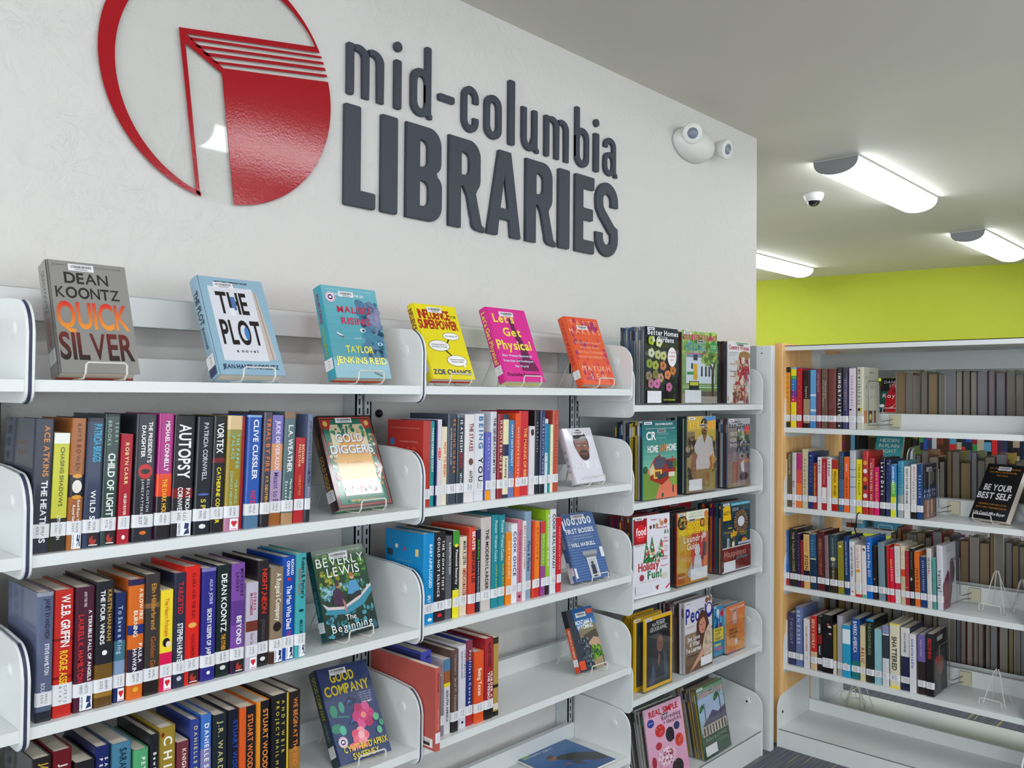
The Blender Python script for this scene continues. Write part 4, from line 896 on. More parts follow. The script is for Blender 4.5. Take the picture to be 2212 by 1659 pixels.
  (-0.2332,-0.2017,0.2336,'40545c','h','thick grey-teal hardcover with cream oval','UNTO THE HILLS;6;36;.5;.2;a8b4b4|BILLY GRAHAM;48;80;.5;.34;b8b090','56;100;3c3024','','o;.4;.42;.34;dcd49c;.036'),
  (-0.26,-0.236,0.2075,'948c2c','p','olive paperback','','','','o;.35;.08;.26;e8e4c0;.02'),
  (-0.28,-0.2621,0.2318,'20447c','h','slim navy-blue hardcover','MANUAL FOR THE HEARTLAND;8;66;.5;.36;b8c8e0','','',''),
  (-0.3036,-0.2816,0.221,'e0dfe4','h','white hardcover with teal head','GET OUT OF YOUR HEAD;12;66;.5;.36;2c2c30','0;2;3cb08c','','o;.5;.93;.2;d04438;.012'),
  (-0.3312,-0.3057,0.2054,'e4dcd4','h','white hardcover with orange disc','Loving God;6;44;.5;.36;d07c88','95;100;cc3030','','o;.5;.5;.36;e89c2c;.03'),
  (-0.3507,-0.3328,0.2057,'e4dcdc','p','white paperback with tiny portrait','','94;100;5cb49c','','o;.4;.08;.34;2c201c;.03|o;.4;.09;.2;d8a890;.018'),
  (-0.3736,-0.3512,0.2399,'1470c4','h','bright blue hardcover,white slanted title','Take the Day Off;8;64;.5;.5;w','','',''),
  (-0.3917,-0.3747,0.2082,'302220','h','dark brown hardcover','','','','o;.4;.62;.14;e8d0a0;.012'),
  (-0.422,-0.3948,0.2245,'7c94a0','h','grey-blue hardcover','','','',''),
  (-0.4296,-0.4227,0.2136,'26221e','p','thin black paperback','','','',''),
  (-0.4392,-0.4303,0.2186,'cc3034','p','thin red paperback','','','',''),
  (-0.4573,-0.4407,0.2074,'d81c44','p','crimson paperback with yellow word','BRENE;20;36;.4;.5;e8b84c|REWIRED;34;60;.5;.5;f0b0bc','','',''),
  (-0.4803,-0.4594,0.2269,'dcdad6','p','white paperback with crimson band','THE UNSEEN MIND;8;56;.5;.24;7c8c98','0;3;cc5c3c|66;86;cc3048','',''),
  (-0.4989,-0.4824,0.2224,'e0cfb8','p','paperback with orange band and cream head','THE JUST;4;34;.5;.3;cc4c30','40;52;d8502c|52;100;c8b898','',''),
  (-0.5138,-0.4999,0.2071,'a82c38','p','dark red paperback with gold dot','NEXT;12;60;.5;.24;d89a98','','','o;.4;.68;.16;ecc890;.01'),
  (-0.5306,-0.5148,0.2171,'22201e','p','black paperback with small green figure','THIS HOUSE;6;36;.5;.3;a8a8a0','','','o;.4;.54;.2;b8d8a8;.03'),
  (-0.5513,-0.5318,0.2076,'e0742c','p','orange paperback with black capitals','JESUS WAY;30;74;.5;.5;5c2c14','','',''),
  (-0.5753,-0.5525,0.1907,'1c4478','p','short blue paperback','EVERYDAY PEOPLE;8;66;.5;.3;b8c8dc','','',''),
  (-0.5946,-0.5768,0.2251,'cccac8','h','light grey hardcover titled BELIEVE ME','BELIEVE;16;34;.5;.4;26262c|ME;36;42;.5;.4;cc343c','','',''),
  (-0.6094,-0.5961,0.1907,'5c9c98','p','short teal paperback','','','',''),
  (-0.6336,-0.6109,0.2402,'d0d0d8','h','white hardcover leaning beside wire support','Veiling?;38;72;.5;.6;3c3c44','78;82;3c2c34','',''),
 ]),
 ('fourth shelf of far right bookcase', 'r', 0.3308, 0.012, -0.6, [
  (-0.005,0.0155,0.2307,'70747c','h','grey and black hardcover at the left end','THE LOST;10;60;.5;.4;2c2c30','','',''),
  (-0.0194,-0.006,0.1809,'d4d4d8','p','slim white paperback','','','',''),
  (-0.0543,-0.022,0.2181,'44466c','h','dusky navy hardcover with pale title','TWILIGHT;10;60;.5;.44;9498b8','','',''),
  (-0.0861,-0.0558,0.2464,'7080ac','h','blue-lilac hardcover,pale capitals','BEN SASSE;6;62;.5;.5;c8d4ec','','',''),
  (-0.1181,-0.0918,0.2027,'dedce0','p','white paperback','THE LAMP LION SHRIEK;14;66;.5;.26;a85c5c','','',''),
  (-0.1476,-0.1211,0.2204,'cc3434','h','red hardcover with cream foot','BECKY SCHLEY;6;60;.5;.5;ecc8a8','66;100;d8bc94','',''),
  (-0.1688,-0.1491,0.2224,'303034','h','slim charcoal hardcover','AMEN;14;30;.5;.5;w|WHAT;54;70;.5;.4;w','34;50;9c2c2c','',''),
  (-0.2137,-0.1708,0.2357,'1c1a1e','h','thick black hardcover with blossom','','','W','o;.75;.2;.2;d8c8c0;.02|o;.6;.16;.14;b86c5c;.014|o;.8;.32;.14;d8c8c0;.014'),
  (-0.2289,-0.2151,0.1975,'a8923c','p','slim mustard paperback','','72;100;dcd8c8','',''),
  (-0.2539,-0.2314,0.24,'b0aeb4','h','silver-grey hardcover','','','',''),
  (-0.2867,-0.2553,0.2091,'2ca4cc','p','cyan paperback with white title box','','8;36;e4f0f4','','o;.4;.74;.18;f0d8a0;.014'),
  (-0.3224,-0.2881,0.2394,'2c5ca0','h','blue and teal hardcover with bold white letters','BARRIO AMERICA;4;56;.5;.5;e8ecf4','70;100;1c7c80','',''),
  (-0.3455,-0.3243,0.2164,'d8caa0','p','cream paperback titled RELIC','RELIC;40;68;.5;.7;a83c34','','',''),
  (-0.3781,-0.3474,0.2475,'28302c','h','black hardcover with green lettering','THE RACING PARADE;6;56;.5;.4;8c9c70','0;3;2c9cd8','',''),
  (-0.4085,-0.38,0.2135,'94c4cc','p','pale aqua paperback','','','',''),
  (-0.4358,-0.4103,0.2353,'3c4450','h','charcoal hardcover with lilac head,white foot','','0;14;8c94b8|14;16;e4e4e8|54;100;d4d4dc','',''),
  (-0.4761,-0.4376,0.2486,'ddd9c0','h','cream hardcover titled SHATTERED,yellow edges','SHATTERED;20;72;.5;.56;2c2c28','0;2;ecd83c|97;100;ecd83c','',''),
  (-0.5123,-0.4788,0.2398,'2c3454','h','navy hardcover with white upper half','WHAT HAPPENED;8;40;.5;.26;4c4c54','0;46;dcdcdc','',''),
  (-0.5371,-0.514,0.2204,'dedce0','p','white paperback titled Unbelievable','Unbelievable;8;58;.5;.5;3c64b8','','',''),
  (-0.5703,-0.541,0.224,'786ca8','h','purple and brown hardcover','Nelson Mandela;8;36;.5;.3;b8a8d0','45;100;3c302c','',''),
  (-0.6017,-0.572,0.2346,'28262a','h','black hardcover with red lettering,beside wire support','BECOMING;8;40;.5;.5;c83c38','','',''),
 ]),
]
FACES = {
 ('second shelf of left bay', 0): (-1, [('t', 'JOHNSON', .55, .80, .4, .03, '8a6440'), ('t', 'SLADE', .6, .73, .3, .03, '8a6440'), ('r', .2, .45, .4, .6, '8c8468')]),
 ('second shelf of middle bay', 0): (-1, [('t', 'National New York Times best seller', .5, .9, .8, .014, 'e8c0b0', 0), ('t', 'DARE', .5, .6, .6, .08, 'd86050'), ('r', .08, .70, .2, .78, '3c7cb0'), ('t', 'THE POWER OF MOMENTS', .6, .74, .5, .014, 'e8c0b0', 0)]),
 ('third shelf of middle bay', 0): (-1, [('r', .05, .7, .2, .78, '2a4a5c'), ('e', .3, .82, .04, .025, 'f0e8d0'), ('e', .52, .8, .03, .02, 'd04060'), ('r', .78, .74, .86, .82, 'f0d890'), ('t', 'RAISE KIDS', .5, .66, .4, .014, 'e0d060', 0), ('t', 'DR. PEDS', .5, .62, .4, .014, 'd0ecf8', 0)] + [('r', .1, .57-.02*k, .9, .572-.02*k, '126c98') for k in range(7)]),
 ('second shelf of far right bookcase', 24): (1, [('r', 0, 0, 1, 1, '34343c'), ('r', 0, .36, 1, .56, '1c3c70'), ('t', 'KIDS ON', .5, .48, .8, .05, 'w'), ('t', 'ROUTE', .5, .40, .8, .05, 'w'), ('e', .6, .75, .22, .14, '6a6c64'), ('r', .1, 0, .9, .34, '8c5c4c'), ('r', .3, .02, .45, .33, 'c8a890'), ('r', .6, .02, .7, .33, 'd0b8a0'), ('r', .25, .86, .65, .94, 'b8b8bc')]),
 ('fourth shelf of far right bookcase', 20): (1, [('r', .15, .05, .85, .7, '48484c'), ('e', .5, .45, .25, .14, '8c5c50'), ('r', .25, .86, .65, .93, 'b8b8bc'), ('r', .1, .5, .5, .62, '9c2c2c')]),
 ('third shelf of far right bookcase', 29): (1, [('p', [(0, .1), (.0, .4), (.4, .6), (.7, .3), (.5, 0), (0, 0)], '7c2c4c'), ('r', .3, .86, .7, .94, 'c0c0c8'), ('e', .7, .55, .2, .2, '705860')]),
 ('top shelf of far right bookcase', 11): (1, [('t', 'ME', .3, .80, .3, .05, '5c5c54', 0), ('t', 'MYSELF', .5, .65, .7, .05, '5c5c54', 0), ('t', '& US', .5, .50, .5, .05, '5c5c54', 0), ('r', .05, .1, .25, .3, 'c8782c'), ('r', .35, .1, .6, .3, '3c3c34'), ('e', .47, .2, .08, .05, 'c8b83c'), ('r', .7, .1, .85, .3, '7c3c3c'), ('r', .4, .9, .7, .93, '9c9c98')]),
}
def place_rows():
    for name, side, z, off, lean, bk in ROWS:
        n = len(bk)
        for i, (a, b, h, col, kind, lab, tx, bd, st, op) in enumerate(bk):
            short = name.replace('shelf of ', '').replace('far right bookcase', 'bookcase row').replace('left bay', 'left-bay row').replace('middle bay', 'middle-bay row')
            label = fitlabel(lab + ', ' + ORD[i] + ' along ' + short)
            d = .158 if kind == 'h' else .146
            rr = random.Random(i*31+int(z*1000)); dy = rr.uniform(0, .006)
            if col == 'b5282c': dy = .012
            if side == 'w': root = shelf_book('w', a, off+dy, z, b-a, h, col, kind, label, tx, bd, st, op, d, lean, face=FACES.get((name, i)), sd=i+int(z*100))
            else: root = shelf_book('r', XB+off+dy, b, z, b-a, h, col, kind, label, tx, bd, st, op, d, 0, face=FACES.get((name, i)), sd=i+int(z*100))
            if side == 'r' and lean: root.rotation_euler = (0, 0, -pi/2); root.rotation_euler = Matrix.Rotation(-pi/2, 4, 'Z').to_euler(); root.rotation_euler = (Matrix.Rotation(-pi/2, 4, 'Z') @ Matrix.Rotation(R(lean), 4, 'Y')).to_euler()
            root['group'] = 'books on the ' + name
place_rows()
# two oversize books at the left end of the middle bay's fourth shelf
rt_ = shelf_book('w', .9255, -.045, .5629, .0165, .208, 'c0625a', 'p', 'large thin salmon paperback jutting over the edge of the middle-bay fourth shelf', 'THE PICTURE GUIDE;6;30;.5;.36;8a3c34|AMERICAN WILDS;50;74;.5;.4;e0a090', '', 'L', '', d=.262,
    face=(-1, [('r', .63, .03, .96, .135, 'ece8e4'), ('r', .66, .045, .92, .085, '3a3a3c'), ('r', .66, .1, .92, .11, '9c9c9c')]), sd=5); rt_['group'] = 'books on the fourth shelf of middle bay'
rt_ = shelf_book('w', .9475, .035, .5629, .036, .226, '4c50a8', 'h', 'blue hardcover pushed back behind the large salmon paperback', 'SISTERS;5;60;.6;.4;242858', '', '', '', d=.17,
    face=(-1, [('r', 0, 0, .97, .97, '2c3468'), ('t', 'Sisters', .4, .80, .3, .03, '5c64a0', 0)]), sd=6); rt_['group'] = 'books on the fourth shelf of middle bay'

# ---------------------------------------------------------------- wire stands and face-out books
def stand(loc, rz, label, tilt=.36, t=.035, sc=1.0, ht=.15, dark=False):
    s = thing('wire_book_stand', label, 'book stand', loc, (0, 0, rz), 'wire book stands')
    m = MB(); wx = .038*sc; r = .0019
    fr = [(-wx, .012, .002), (-wx, -.016, .004), (-wx, -.026, .014), (-wx*.98, -.027, .030), (-wx*.88, -.027, .034), (wx*.88, -.027, .034), (wx*.98, -.027, .030), (wx, -.026, .014), (wx, -.016, .004), (wx, .012, .002)]
    m.tube(fr, r); m.build('front_loop', M['wire'], s)
    y0 = t+.008; tp = (0, y0+ht*math.tan(tilt), ht)
    m = MB(); m.tube([(-wx, .012, .002), (-wx, y0, .003), (-.010, tp[1]-.006, ht-.012), (-.004, tp[1], ht), (.004, tp[1], ht), (.010, tp[1]-.006, ht-.012), (wx, y0, .003), (wx, .012, .002)], r); m.build('back_support', M['wire'], s)
    m = MB(); yb = tp[1]+.05
    m.tube([(-.003, tp[1], ht-.004), (-wx*.9, min(yb, .17), .003), (wx*.9, min(yb, .17), .003), (.003, tp[1], ht-.004)], r); m.build('rear_leg', M['wire'], s)
    return s
def cover_thing(name, cat, pose, th, col, art, label, kind='h', spine=None, callno=True, group=None, backcol=None, gloss=None):
    X, Y, Z, ps, tl, w_, h = pose
    root = thing(name, label, cat, (X, Y, Z), (-tl, 0, ps), group)
    x0 = -w_/2; c = lin(col); tt = .0025 if kind == 'h' else .0006
    m = MB()
    m.box(x0+.002, x0+w_, 0, tt, 0, h, c); m.box(x0+.002, x0+w_, th-tt, th, 0, h, lin(backcol or col))
    n = 5; r = th/2 if kind == 'h' else .001
    prof = [(x0+.002-(.0035 if kind == 'h' else .002)*sin(pi*k/n), th*(1-cos(pi*k/n))/2) for k in range(n+1)]
    pf = prof + [(x0+.004, th), (x0+.004, 0)]
    m.prism(pf, 0, h, lambda p, q: (p[0], p[1], q), c)
    o = m.build('cover', M[gloss or ('jacket' if kind == 'h' else 'paper')], root)
    g = .0035 if kind == 'h' else .0003
    MB().box(x0+.004, x0+w_-g, tt, th-tt, g, h-g).build('page_block', M['pages'], root)
    a = Art(w_, h, lambda x, z, d: (x0+x, -d, z)); a.run(art); a.mb.build('cover_print', M[gloss or ('jacket' if kind == 'h' else 'print')], root)
    if spine or callno:
        # local y across the thickness; spine faces -x
        fn = lambda x, z, d: (x0-.0018-d if kind == 'h' else x0-.0002-d, th-x, z)
        k = Art(th, h, fn)
        for s_ in (spine or []):
            if s_[0] == 'r': k.rect(*s_[1:])
            else: k.vtxt(*s_[1:])
        if callno: k.rect(.04, .10, .96, .215, 'e8e8ea'); k.vtxt('FIC', 80.5, 88, .55, .2, '55565c', 0)
        k.mb.build('spine_title', M['print'], root)
    return root
def bar(x, y, w_=.27, h=.055): # barcode sticker near the head
    out = [('r', x-w_/2, y, x+w_/2, y+h, 'e9e9ec')]; rr = random.Random(int(x*99)); q = x-w_*.40
    while q < x+w_*.38:
        b = rr.uniform(.003, .008); out.append(('r', q, y+h*.40, q+b, y+h*.8, '3c3c40')); q += b+rr.uniform(.004, .009)
    out.append(('r', x-w_*.25, y+h*.15, x+w_*.25, y+h*.24, '8c8c90')); return out
P_ = {}
P_ = {'quick': (0.1363, 0.035, 1.4929, -0.0068, 0.358, 0.1488, 0.2328), 'plot': (0.4577, 0.0349, 1.4962, -0.0149, 0.4697, 0.1599, 0.2469), 'malibu': (0.758, 0.0349, 1.495, -0.0046, 0.3065, 0.1646, 0.2372), 'influence': (1.0563, 0.0348, 1.4978, -0.0183, 0.4099, 0.1547, 0.2239), 'physical': (1.3425, 0.0348, 1.4964, -0.0173, 0.3909, 0.1683, 0.2366), 'taste': (1.6998, 0.0348, 1.4914, -0.0218, 0.3711, 0.1684, 0.2374), 'gold': (0.7772, 0.0465, 1.1803, 0.012, 0.42, 0.1663, 0.2423), 'hope': (1.6764, 0.0507, 1.1773, 0.0479, 0.3488, 0.1573, 0.1831), 'beverly': (0.7352, 0.0376, 0.8771, 0.0744, 0.3195, 0.1601, 0.2131), 'bosses': (1.6491, 0.0169, 0.8759, -0.071, 0.3868, 0.1539, 0.2156), 'goodco': (0.7673, 0.027, 0.5745, -0.0951, 0.5747, 0.1454, 0.2335), 'montana': (1.6936, 0.0512, 0.5748, -0.07, 0.3528, 0.1212, 0.1953), 'bhg': (2.025, 0.015, 1.4307, -0.0052, -0.0165, 0.202, 0.2649), 'cliv': (2.2804, 0.0149, 1.429, -0.0312, -0.0092, 0.2314, 0.2639), 'cwom': (2.576, 0.0152, 1.4291, 0.0201, -0.0053, 0.1845, 0.2441), 'cr': (2.0202, 0.0147, 1.0971, -0.0119, 0.0058, 0.2075, 0.2696), 'man': (2.2947, 0.0148, 1.098, 0.0031, -0.0082, 0.1991, 0.28), 'handy': (2.5774, 0.0147, 1.0946, 0.0136, -0.0099, 0.1791, 0.2678), 'food': (1.9773, 0.0172, 0.7711, -0.0586, 0.0137, 0.2034, 0.2756), 'gh': (2.2473, 0.0221, 0.7715, -0.0044, -0.0413, 0.2132, 0.2618), 'hgtv': (2.5676, 0.0211, 0.7723, -0.0124, -0.0062, 0.2207, 0.271), 'natgeo': (2.0112, 0.0136, 0.4493, -0.0024, -0.0076, 0.1693, 0.2457), 'people': (2.2856, 0.017, 0.4491, 0.0017, 0.0139, 0.1921, 0.2567), 'half': (2.478, 0.0455, 0.4492, -0.0576, -0.0513, 0.0709, 0.1933), 'nutri': (2.5852, 0.0303, 0.4487, -0.0024, -0.0213, 0.1403, 0.1832), 'real': (2.1112, 0.0212, 0.1045, -0.0502, 0.1723, 0.224, 0.254), 'south': (2.4149, 0.0082, 0.1039, 0.0158, 0.1765, 0.1993, 0.2553), 'best': (3.0207, -0.7571, 1.0062, -1.9746, 0.499, 0.154, 0.2281)}
seal = lambda x, y: [('e', x, y, .085, .056, 'ece4ec'), ('e', x, y, .075, .049, 'c83c5c'), ('e', x, y, .066, .043, 'ece8f0'), ('e', x, y, .046, .030, '4c2c6c'), ('r', x-.022, y-.010, x+.022, y+.012, 'f0ecf4')]
A_ = {}
A_['quick'] = [('t', '#1 NEW YORK TIMES BESTSELLING AUTHOR', .5, .955, .86, .012, '3c3834', 0), ('t', 'DEAN', .47, .80, .55, .095, '2c2a2a'), ('t', 'KOONTZ', .47, .665, .80, .095, '2c2a2a'),
  ('t', 'QUICK', .50, .395, .90, .225, 'd83428>f0a040'), ('t', 'SILVER', .50, .12, .92, .225, '7c2a22>281c20')] + [('r', .06+.18*k, .40, .09+.18*k, .44, 'e8a03c') for k in range(0)] + bar(.42, .915, .32, .062)
A_['plot'] = [('r', .13, .14, .80, .90, 'd9dbe2'), ('p', [(.80, .88), (.86, .86), (.93, .17), (.80, .15)], 'c8bcb4'), ('p', [(.83, .87), (.84, .87), (.88, .16), (.87, .16)], '8c7c78'),
  ('t', 'THE', .45, .625, .46, .215, '30282a'), ('r', .43, .66, .5, .80, '5c7cb0'), ('r', .385, .60, .46, .68, 'e4e8ee'), ('t', 'PLOT', .48, .31, .60, .235, '30282a'), ('e', .56, .42, .035, .07, '4c88c0'), ('t', 'a novel', .5, .225, .32, .03, '30282a'),
  ('t', 'JEAN HANFF KORELITZ', .50, .06, .84, .042, '2c3c5c'), ('t', 'NEW YORK TIMES BESTSELLER', .5, .945, .5, .016, '2c3440')] + bar(.37, .885, .30, .06)
A_['malibu'] = [('g', 0, 0, 1, 1, '7cb8c4', '2c8c9c', 12), ('s', .62, .45, .96, .85, 70, .10, ['3c7c98', '447494', '587c9c', '6c84a4', '34849c'], 2), ('s', .80, .60, .96, .80, 26, .08, ['7c88a8', '8c8cac', 'a090ac'], 5), ('s', .55, .22, .95, .42, 36, .10, ['2c84a0', '347c9c', '3c7494'], 6),
  ('t', 'THE NEW YORK TIMES BESTSELLING AUTHOR OF', .5, .955, .86, .012, 'c8e8f0', 0), ('t', 'DAISY JONES & THE SIX', .47, .895, .56, .026, 'e8f4f8'),
  ('t', 'MALIBU', .52, .71, .60, .07, 'c81c50'), ('t', 'RISING', .52, .585, .52, .07, 'c81c50'), ('t', 'A NOVEL', .5, .425, .14, .014, 'e0ecf0', 0), ('t', 'TAYLOR', .5, .275, .50, .07, 'e0d838'), ('t', 'JENKINS REID', .5, .155, .92, .07, 'e0d838'),
  ('e', .62, .525, .05, .022, 'e8ecf0'), ('e', .63, .523, .03, .013, '1c3c50'), ('p', [(.14, .49), (.25, .455), (.20, .45), (.13, .48)], 'e8e4e0'), ('p', [(.17, .465), (.26, .44), (.24, .43)], '8c3c3c'), ('e', .90, .38, .05, .018, 'a8d8e8'), ('e', .9, .38, .02, .012, '2c3c60'), ('p', [(.72, .08), (.86, .03), (.84, .02), (.70, .06)], '3c2c3c')] + seal(.13, .87) + bar(.42, .885, .27, .06)
A_['influence'] = [('t', 'INFLUENCE', .44, .80, .72, .12, '2c1c18'), ('t', 'INFLUENCE', .43, .805, .72, .12, 'c8342c'), ('t', 'IS YOUR', .88, .83, .14, .035, '2c1c18'), ('t', 'SUPERPOWER', .48, .665, .90, .115, '2c1c18'), ('t', 'SUPERPOWER', .47, .67, .90, .115, 'c8342c'),
  ('e', .70, .575, .20, .052, '2c2c2c'), ('e', .70, .575, .19, .047, 'f4f4f4'), ('t', 'THE SCIENCE OF', .70, .567, .30, .018, '2c2c2c'), ('p', [(.60, .53), (.64, .53), (.55, .46), (.53, .46)], '2c2c2c'), ('e', .36, .44, .24, .075, '2c2c2c'), ('e', .36, .44, .23, .070, 'f4f4f4'), ('t', 'WINNING HEARTS,', .36, .445, .36, .018, '2c2c2c'), ('t', 'SPARKING CHANGE,', .36, .415, .36, .018, '2c2c2c'),
  ('p', [(.46, .38), (.5, .38), (.62, .30), (.60, .29)], '2c2c2c'), ('e', .68, .245, .24, .075, '2c2c2c'), ('e', .68, .245, .23, .070, 'f4f4f4'), ('t', 'AND MAKING GOOD', .68, .25, .36, .018, '2c2c2c'), ('t', 'THINGS HAPPEN', .68, .22, .3, .018, '2c2c2c'), ('p', [(.8, .19), (.88, .2), (.82, .15)], 'f4f4f4'), ('t', 'ZOE CHANCE', .50, .06, .88, .062, '1c3c8c')] + bar(.47, .89, .34, .075)
A_['physical'] = [('p', [(.50, .86), (.60, .87), (.62, .70), (.70, .56), (.78, .36), (.76, .30), (.56, .30), (.60, .5), (.52, .62)], '6c2454'), ('p', [(.45, .30), (.85, .30), (.92, .14), (.50, .14)], '7c2458'), ('t', 'Let\'s', .38, .80, .52, .11, 'f0e058'), ('t', 'Get', .50, .615, .44, .11, 'f0e058'), ('t', 'Physical', .46, .43, .86, .12, 'f0e058'),
  ('t', 'How Women Discovered', .46, .33, .74, .030, 'd0dcf0'), ('t', 'Exercise and Reshaped', .46, .26, .74, .030, 'd0dcf0'), ('t', 'the World', .5, .19, .34, .030, 'd0dcf0'), ('t', 'Danielle Friedman', .50, .07, .82, .042, '3c1c38')] + bar(.48, .885, .36, .065)
A_['taste'] = [('s', .05, .05, .95, .95, 42, .07, ['b84070', 'a8386c', 'c84858'], 3), ('e', .8, .87, .14, .08, 'b03468'), ('t', 'TASTE', .52, .88, .80, .07, 'f0b8a8', 0), ('t', 'MAKERS', .50, .75, .92, .07, 'f0c0ac', 0), ('t', 'SEVEN IMMIGRANT', .5, .60, .78, .032, 'f4c8a8', 0), ('t', 'WOMEN WHO', .5, .53, .56, .032, 'f4c8a8', 0), ('t', 'REVOLUTIONIZED', .5, .46, .74, .032, 'f4c8a8', 0), ('t', 'FOOD IN AMERICA', .5, .39, .78, .032, 'f4c8a8', 0), ('t', 'MAYUKH', .52, .20, .84, .075, 'f0c8b8', 0), ('t', 'SEN', .52, .08, .46, .075, 'f0c8b8', 0)] + bar(.45, .815, .32, .06)
A_['gold'] = [('r', 0, 0, 1, 1, '2c1c1c'), ('r', .03, .02, .97, .98, 'b0483c'), ('r', .05, .035, .95, .965, '2c2420'), ('r', .065, .045, .935, .955, '2c7c68'), ('r', .17, .13, .83, .90, 'd8cfae'), ('p', [(.17, .52), (.32, .72), (.5, .79), (.68, .72), (.83, .52), (.83, .3), (.17, .3)], 'd8a440'), ('p', [(.06, .955), (.24, .955), (.17, .84), (.06, .86)], 'b83c38'), ('p', [(.94, .955), (.76, .955), (.83, .84), (.94, .86)], 'b83c38'), ('e', .12, .91, .04, .03, 'e0c070'), ('e', .88, .91, .04, .03, 'e0c070')] + \
  [('s', .2, .76, .8, .9, 26, .05, ['2c7c68', '3c9478', 'd8b040'], 5), ('s', .07, .2, .15, .8, 26, .035, ['d8a440', 'd0c8a0', 'b8483c'], 6), ('s', .85, .2, .93, .8, 26, .035, ['d8a440', 'd0c8a0', 'b8483c'], 7), ('t', 'GOLD', .505, .70, .50, .085, 'a83c3c'), ('t', 'GOLD', .49, .705, .50, .085, 'dce4e8'), ('t', 'DIGGERS', .505, .575, .78, .085, '9c4440'), ('t', 'DIGGERS', .49, .58, .78, .085, 'd4e4ec'), ('t', 'A NOVEL', .5, .47, .3, .02, '8c6c3c', 0), ('p', [(.17, .13), (.83, .13), (.83, .25), (.6, .20), (.4, .22), (.17, .18)], 'e8e4e0'), ('s', .2, .16, .8, .21, 30, .04, ['a83c44', '2c7c68', 'e0d8d0'], 8), ('r', .2, .06, .8, .09, '3c8c78'), ('t', 'SANJENA SATHIAN', .5, .062, .5, .026, 'd8b050')] + bar(.46, .915, .30, .055)
A_['hope'] = [('p', [(.18, .52), (.02, .40), (.0, .0), (1, 0), (1, .35), (.72, .44)], 'dddce4'), ('e', .52, .72, .26, .25, '2c2624'), ('e', .52, .66, .225, .26, '8c5c48'), ('p', [(.3, .82), (.5, .9), (.74, .84), (.72, .78), (.34, .76)], '2c2422'), ('e', .53, .50, .17, .10, '3a2a26'), ('e', .53, .52, .10, .045, '8c5648'), ('e', .53, .50, .085, .018, '5c2c28'), ('e', .43, .68, .035, .012, 'e8e0dc'), ('e', .62, .67, .035, .012, 'e8e0dc'), ('e', .435, .68, .014, .012, '1c1414'), ('e', .62, .67, .014, .012, '1c1414'), ('r', .37, .705, .49, .718, '2c1c18'), ('r', .56, .698, .68, .71, '2c1c18'), ('p', [(.50, .68), (.55, .68), (.57, .59), (.48, .59)], '7c4c3a'), ('p', [(.44, .56), (.64, .56), (.6, .535), (.48, .535)], '2c1e1c'),
  ('p', [(.46, .38), (.60, .38), (.56, .25), (.50, .25)], 'f2f2f6'), ('t', 'HOPE', .5, .25, .78, .12, 'eeeef4', 0), ('t', 'JUST HAPPENED', .5, .07, .6, .03, 'b8b8c4', 0)] + bar(.50, .87, .36, .075)
A_['beverly'] = [('g', 0, 0, 1, 1, '2c5c2c', '18302c', 14), ('s', .02, .45, .98, .96, 120, .06, ['3c6c2c', '548c38', '6c9c40', '2c4c28'], 11), ('s', .1, .55, .4, .75, 24, .05, ['a8a838', '8c8c30'], 12), ('s', .05, .44, .95, .58, 60, .05, ['7cb0b8', '9cc8d0', '4c8898'], 13), ('s', .05, .02, .95, .30, 60, .06, ['2c6c7c', '4c98a8', '18383c'], 14),
  ('p', [(.02, .40), (.10, .34), (.40, .30), (.75, .38), (1, .50), (1, .44), (.8, .31), (.45, .24), (.12, .27)], '3c90a8'), ('p', [(.02, .41), (.12, .36), (.4, .33), (.72, .41), (1, .53), (1, .50), (.74, .38), (.4, .30), (.10, .33)], 'd8c8c8'), ('p', [(.22, .38), (.26, .52), (.36, .56), (.44, .48), (.46, .38), (.36, .34)], '4c2c4c'), ('p', [(.40, .42), (.45, .38), (.46, .27), (.43, .27)], 'b87c78'), ('e', .37, .575, .045, .032, 'c89878'), ('e', .355, .59, .04, .03, '5c3c34'),
  ('p', [(.52, .46), (.60, .60), (.72, .60), (.78, .50), (.70, .43)], '5c9cc8'), ('e', .655, .645, .045, .032, 'd8a888'), ('e', .65, .665, .045, .024, 'b07038'), ('p', [(.50, .42), (.70, .47), (.8, .47), (.78, .42), (.56, .38)], '2c3434'),
  ('t', 'New York Times bestselling author', .5, .945, .86, .02, 'dfe8df', 0), ('t', 'BEVERLY', .5, .80, .92, .10, 'f4f4f4', 0), ('t', 'LEWIS', .52, .68, .62, .10, 'f4f4f4', 0), ('t', 'The', .5, .175, .2, .06, 'f0f0ec', 0), ('t', 'Beginning', .5, .07, .78, .08, 'f0f0ec', 0)] + bar(.48, .875, .36, .07)
A_['bosses'] = [('r', 0, .04*k, 1, .04*k+.006, '2c4878') for k in range(1, 25)] + [('r', .0, .76, .05, .9, 'dfe3ea'), ('r', .0, .05, .06, .2, 'dfe3ea'), ('r', .9, .3, 1, .45, 'dfe3ea'), ('t', '100,000', .48, .83, .80, .10, 'e8ecf0'), ('t', 'FIRST BOSSES', .46, .70, .84, .065, 'e0e6ee'), ('t', 'My Unlikely Path as', .5, .645, .5, .022, 'c8d4e8', 0), ('t', 'a 22-Year-Old Lawmaker', .5, .605, .6, .022, 'c8d4e8', 0), ('t', 'WILL HASKELL', .46, .50, .72, .055, 'e8ecf0'), ('r', .36, .36, .80, .42, '9ca0a4'), ('r', .40, .32, .76, .36, '7c8084'), ('r', .44, .02, .72, .32, 'd8dade'), ('r', .47, .03, .69, .30, 'b8bcc4'), ('e', .57, .235, .035, .025, '4c3c38'), ('p', [(.51, .21), (.63, .21), (.64, .10), (.62, .03), (.53, .03), (.51, .10)], '3c4454')] + bar(.50, .905, .40, .065)
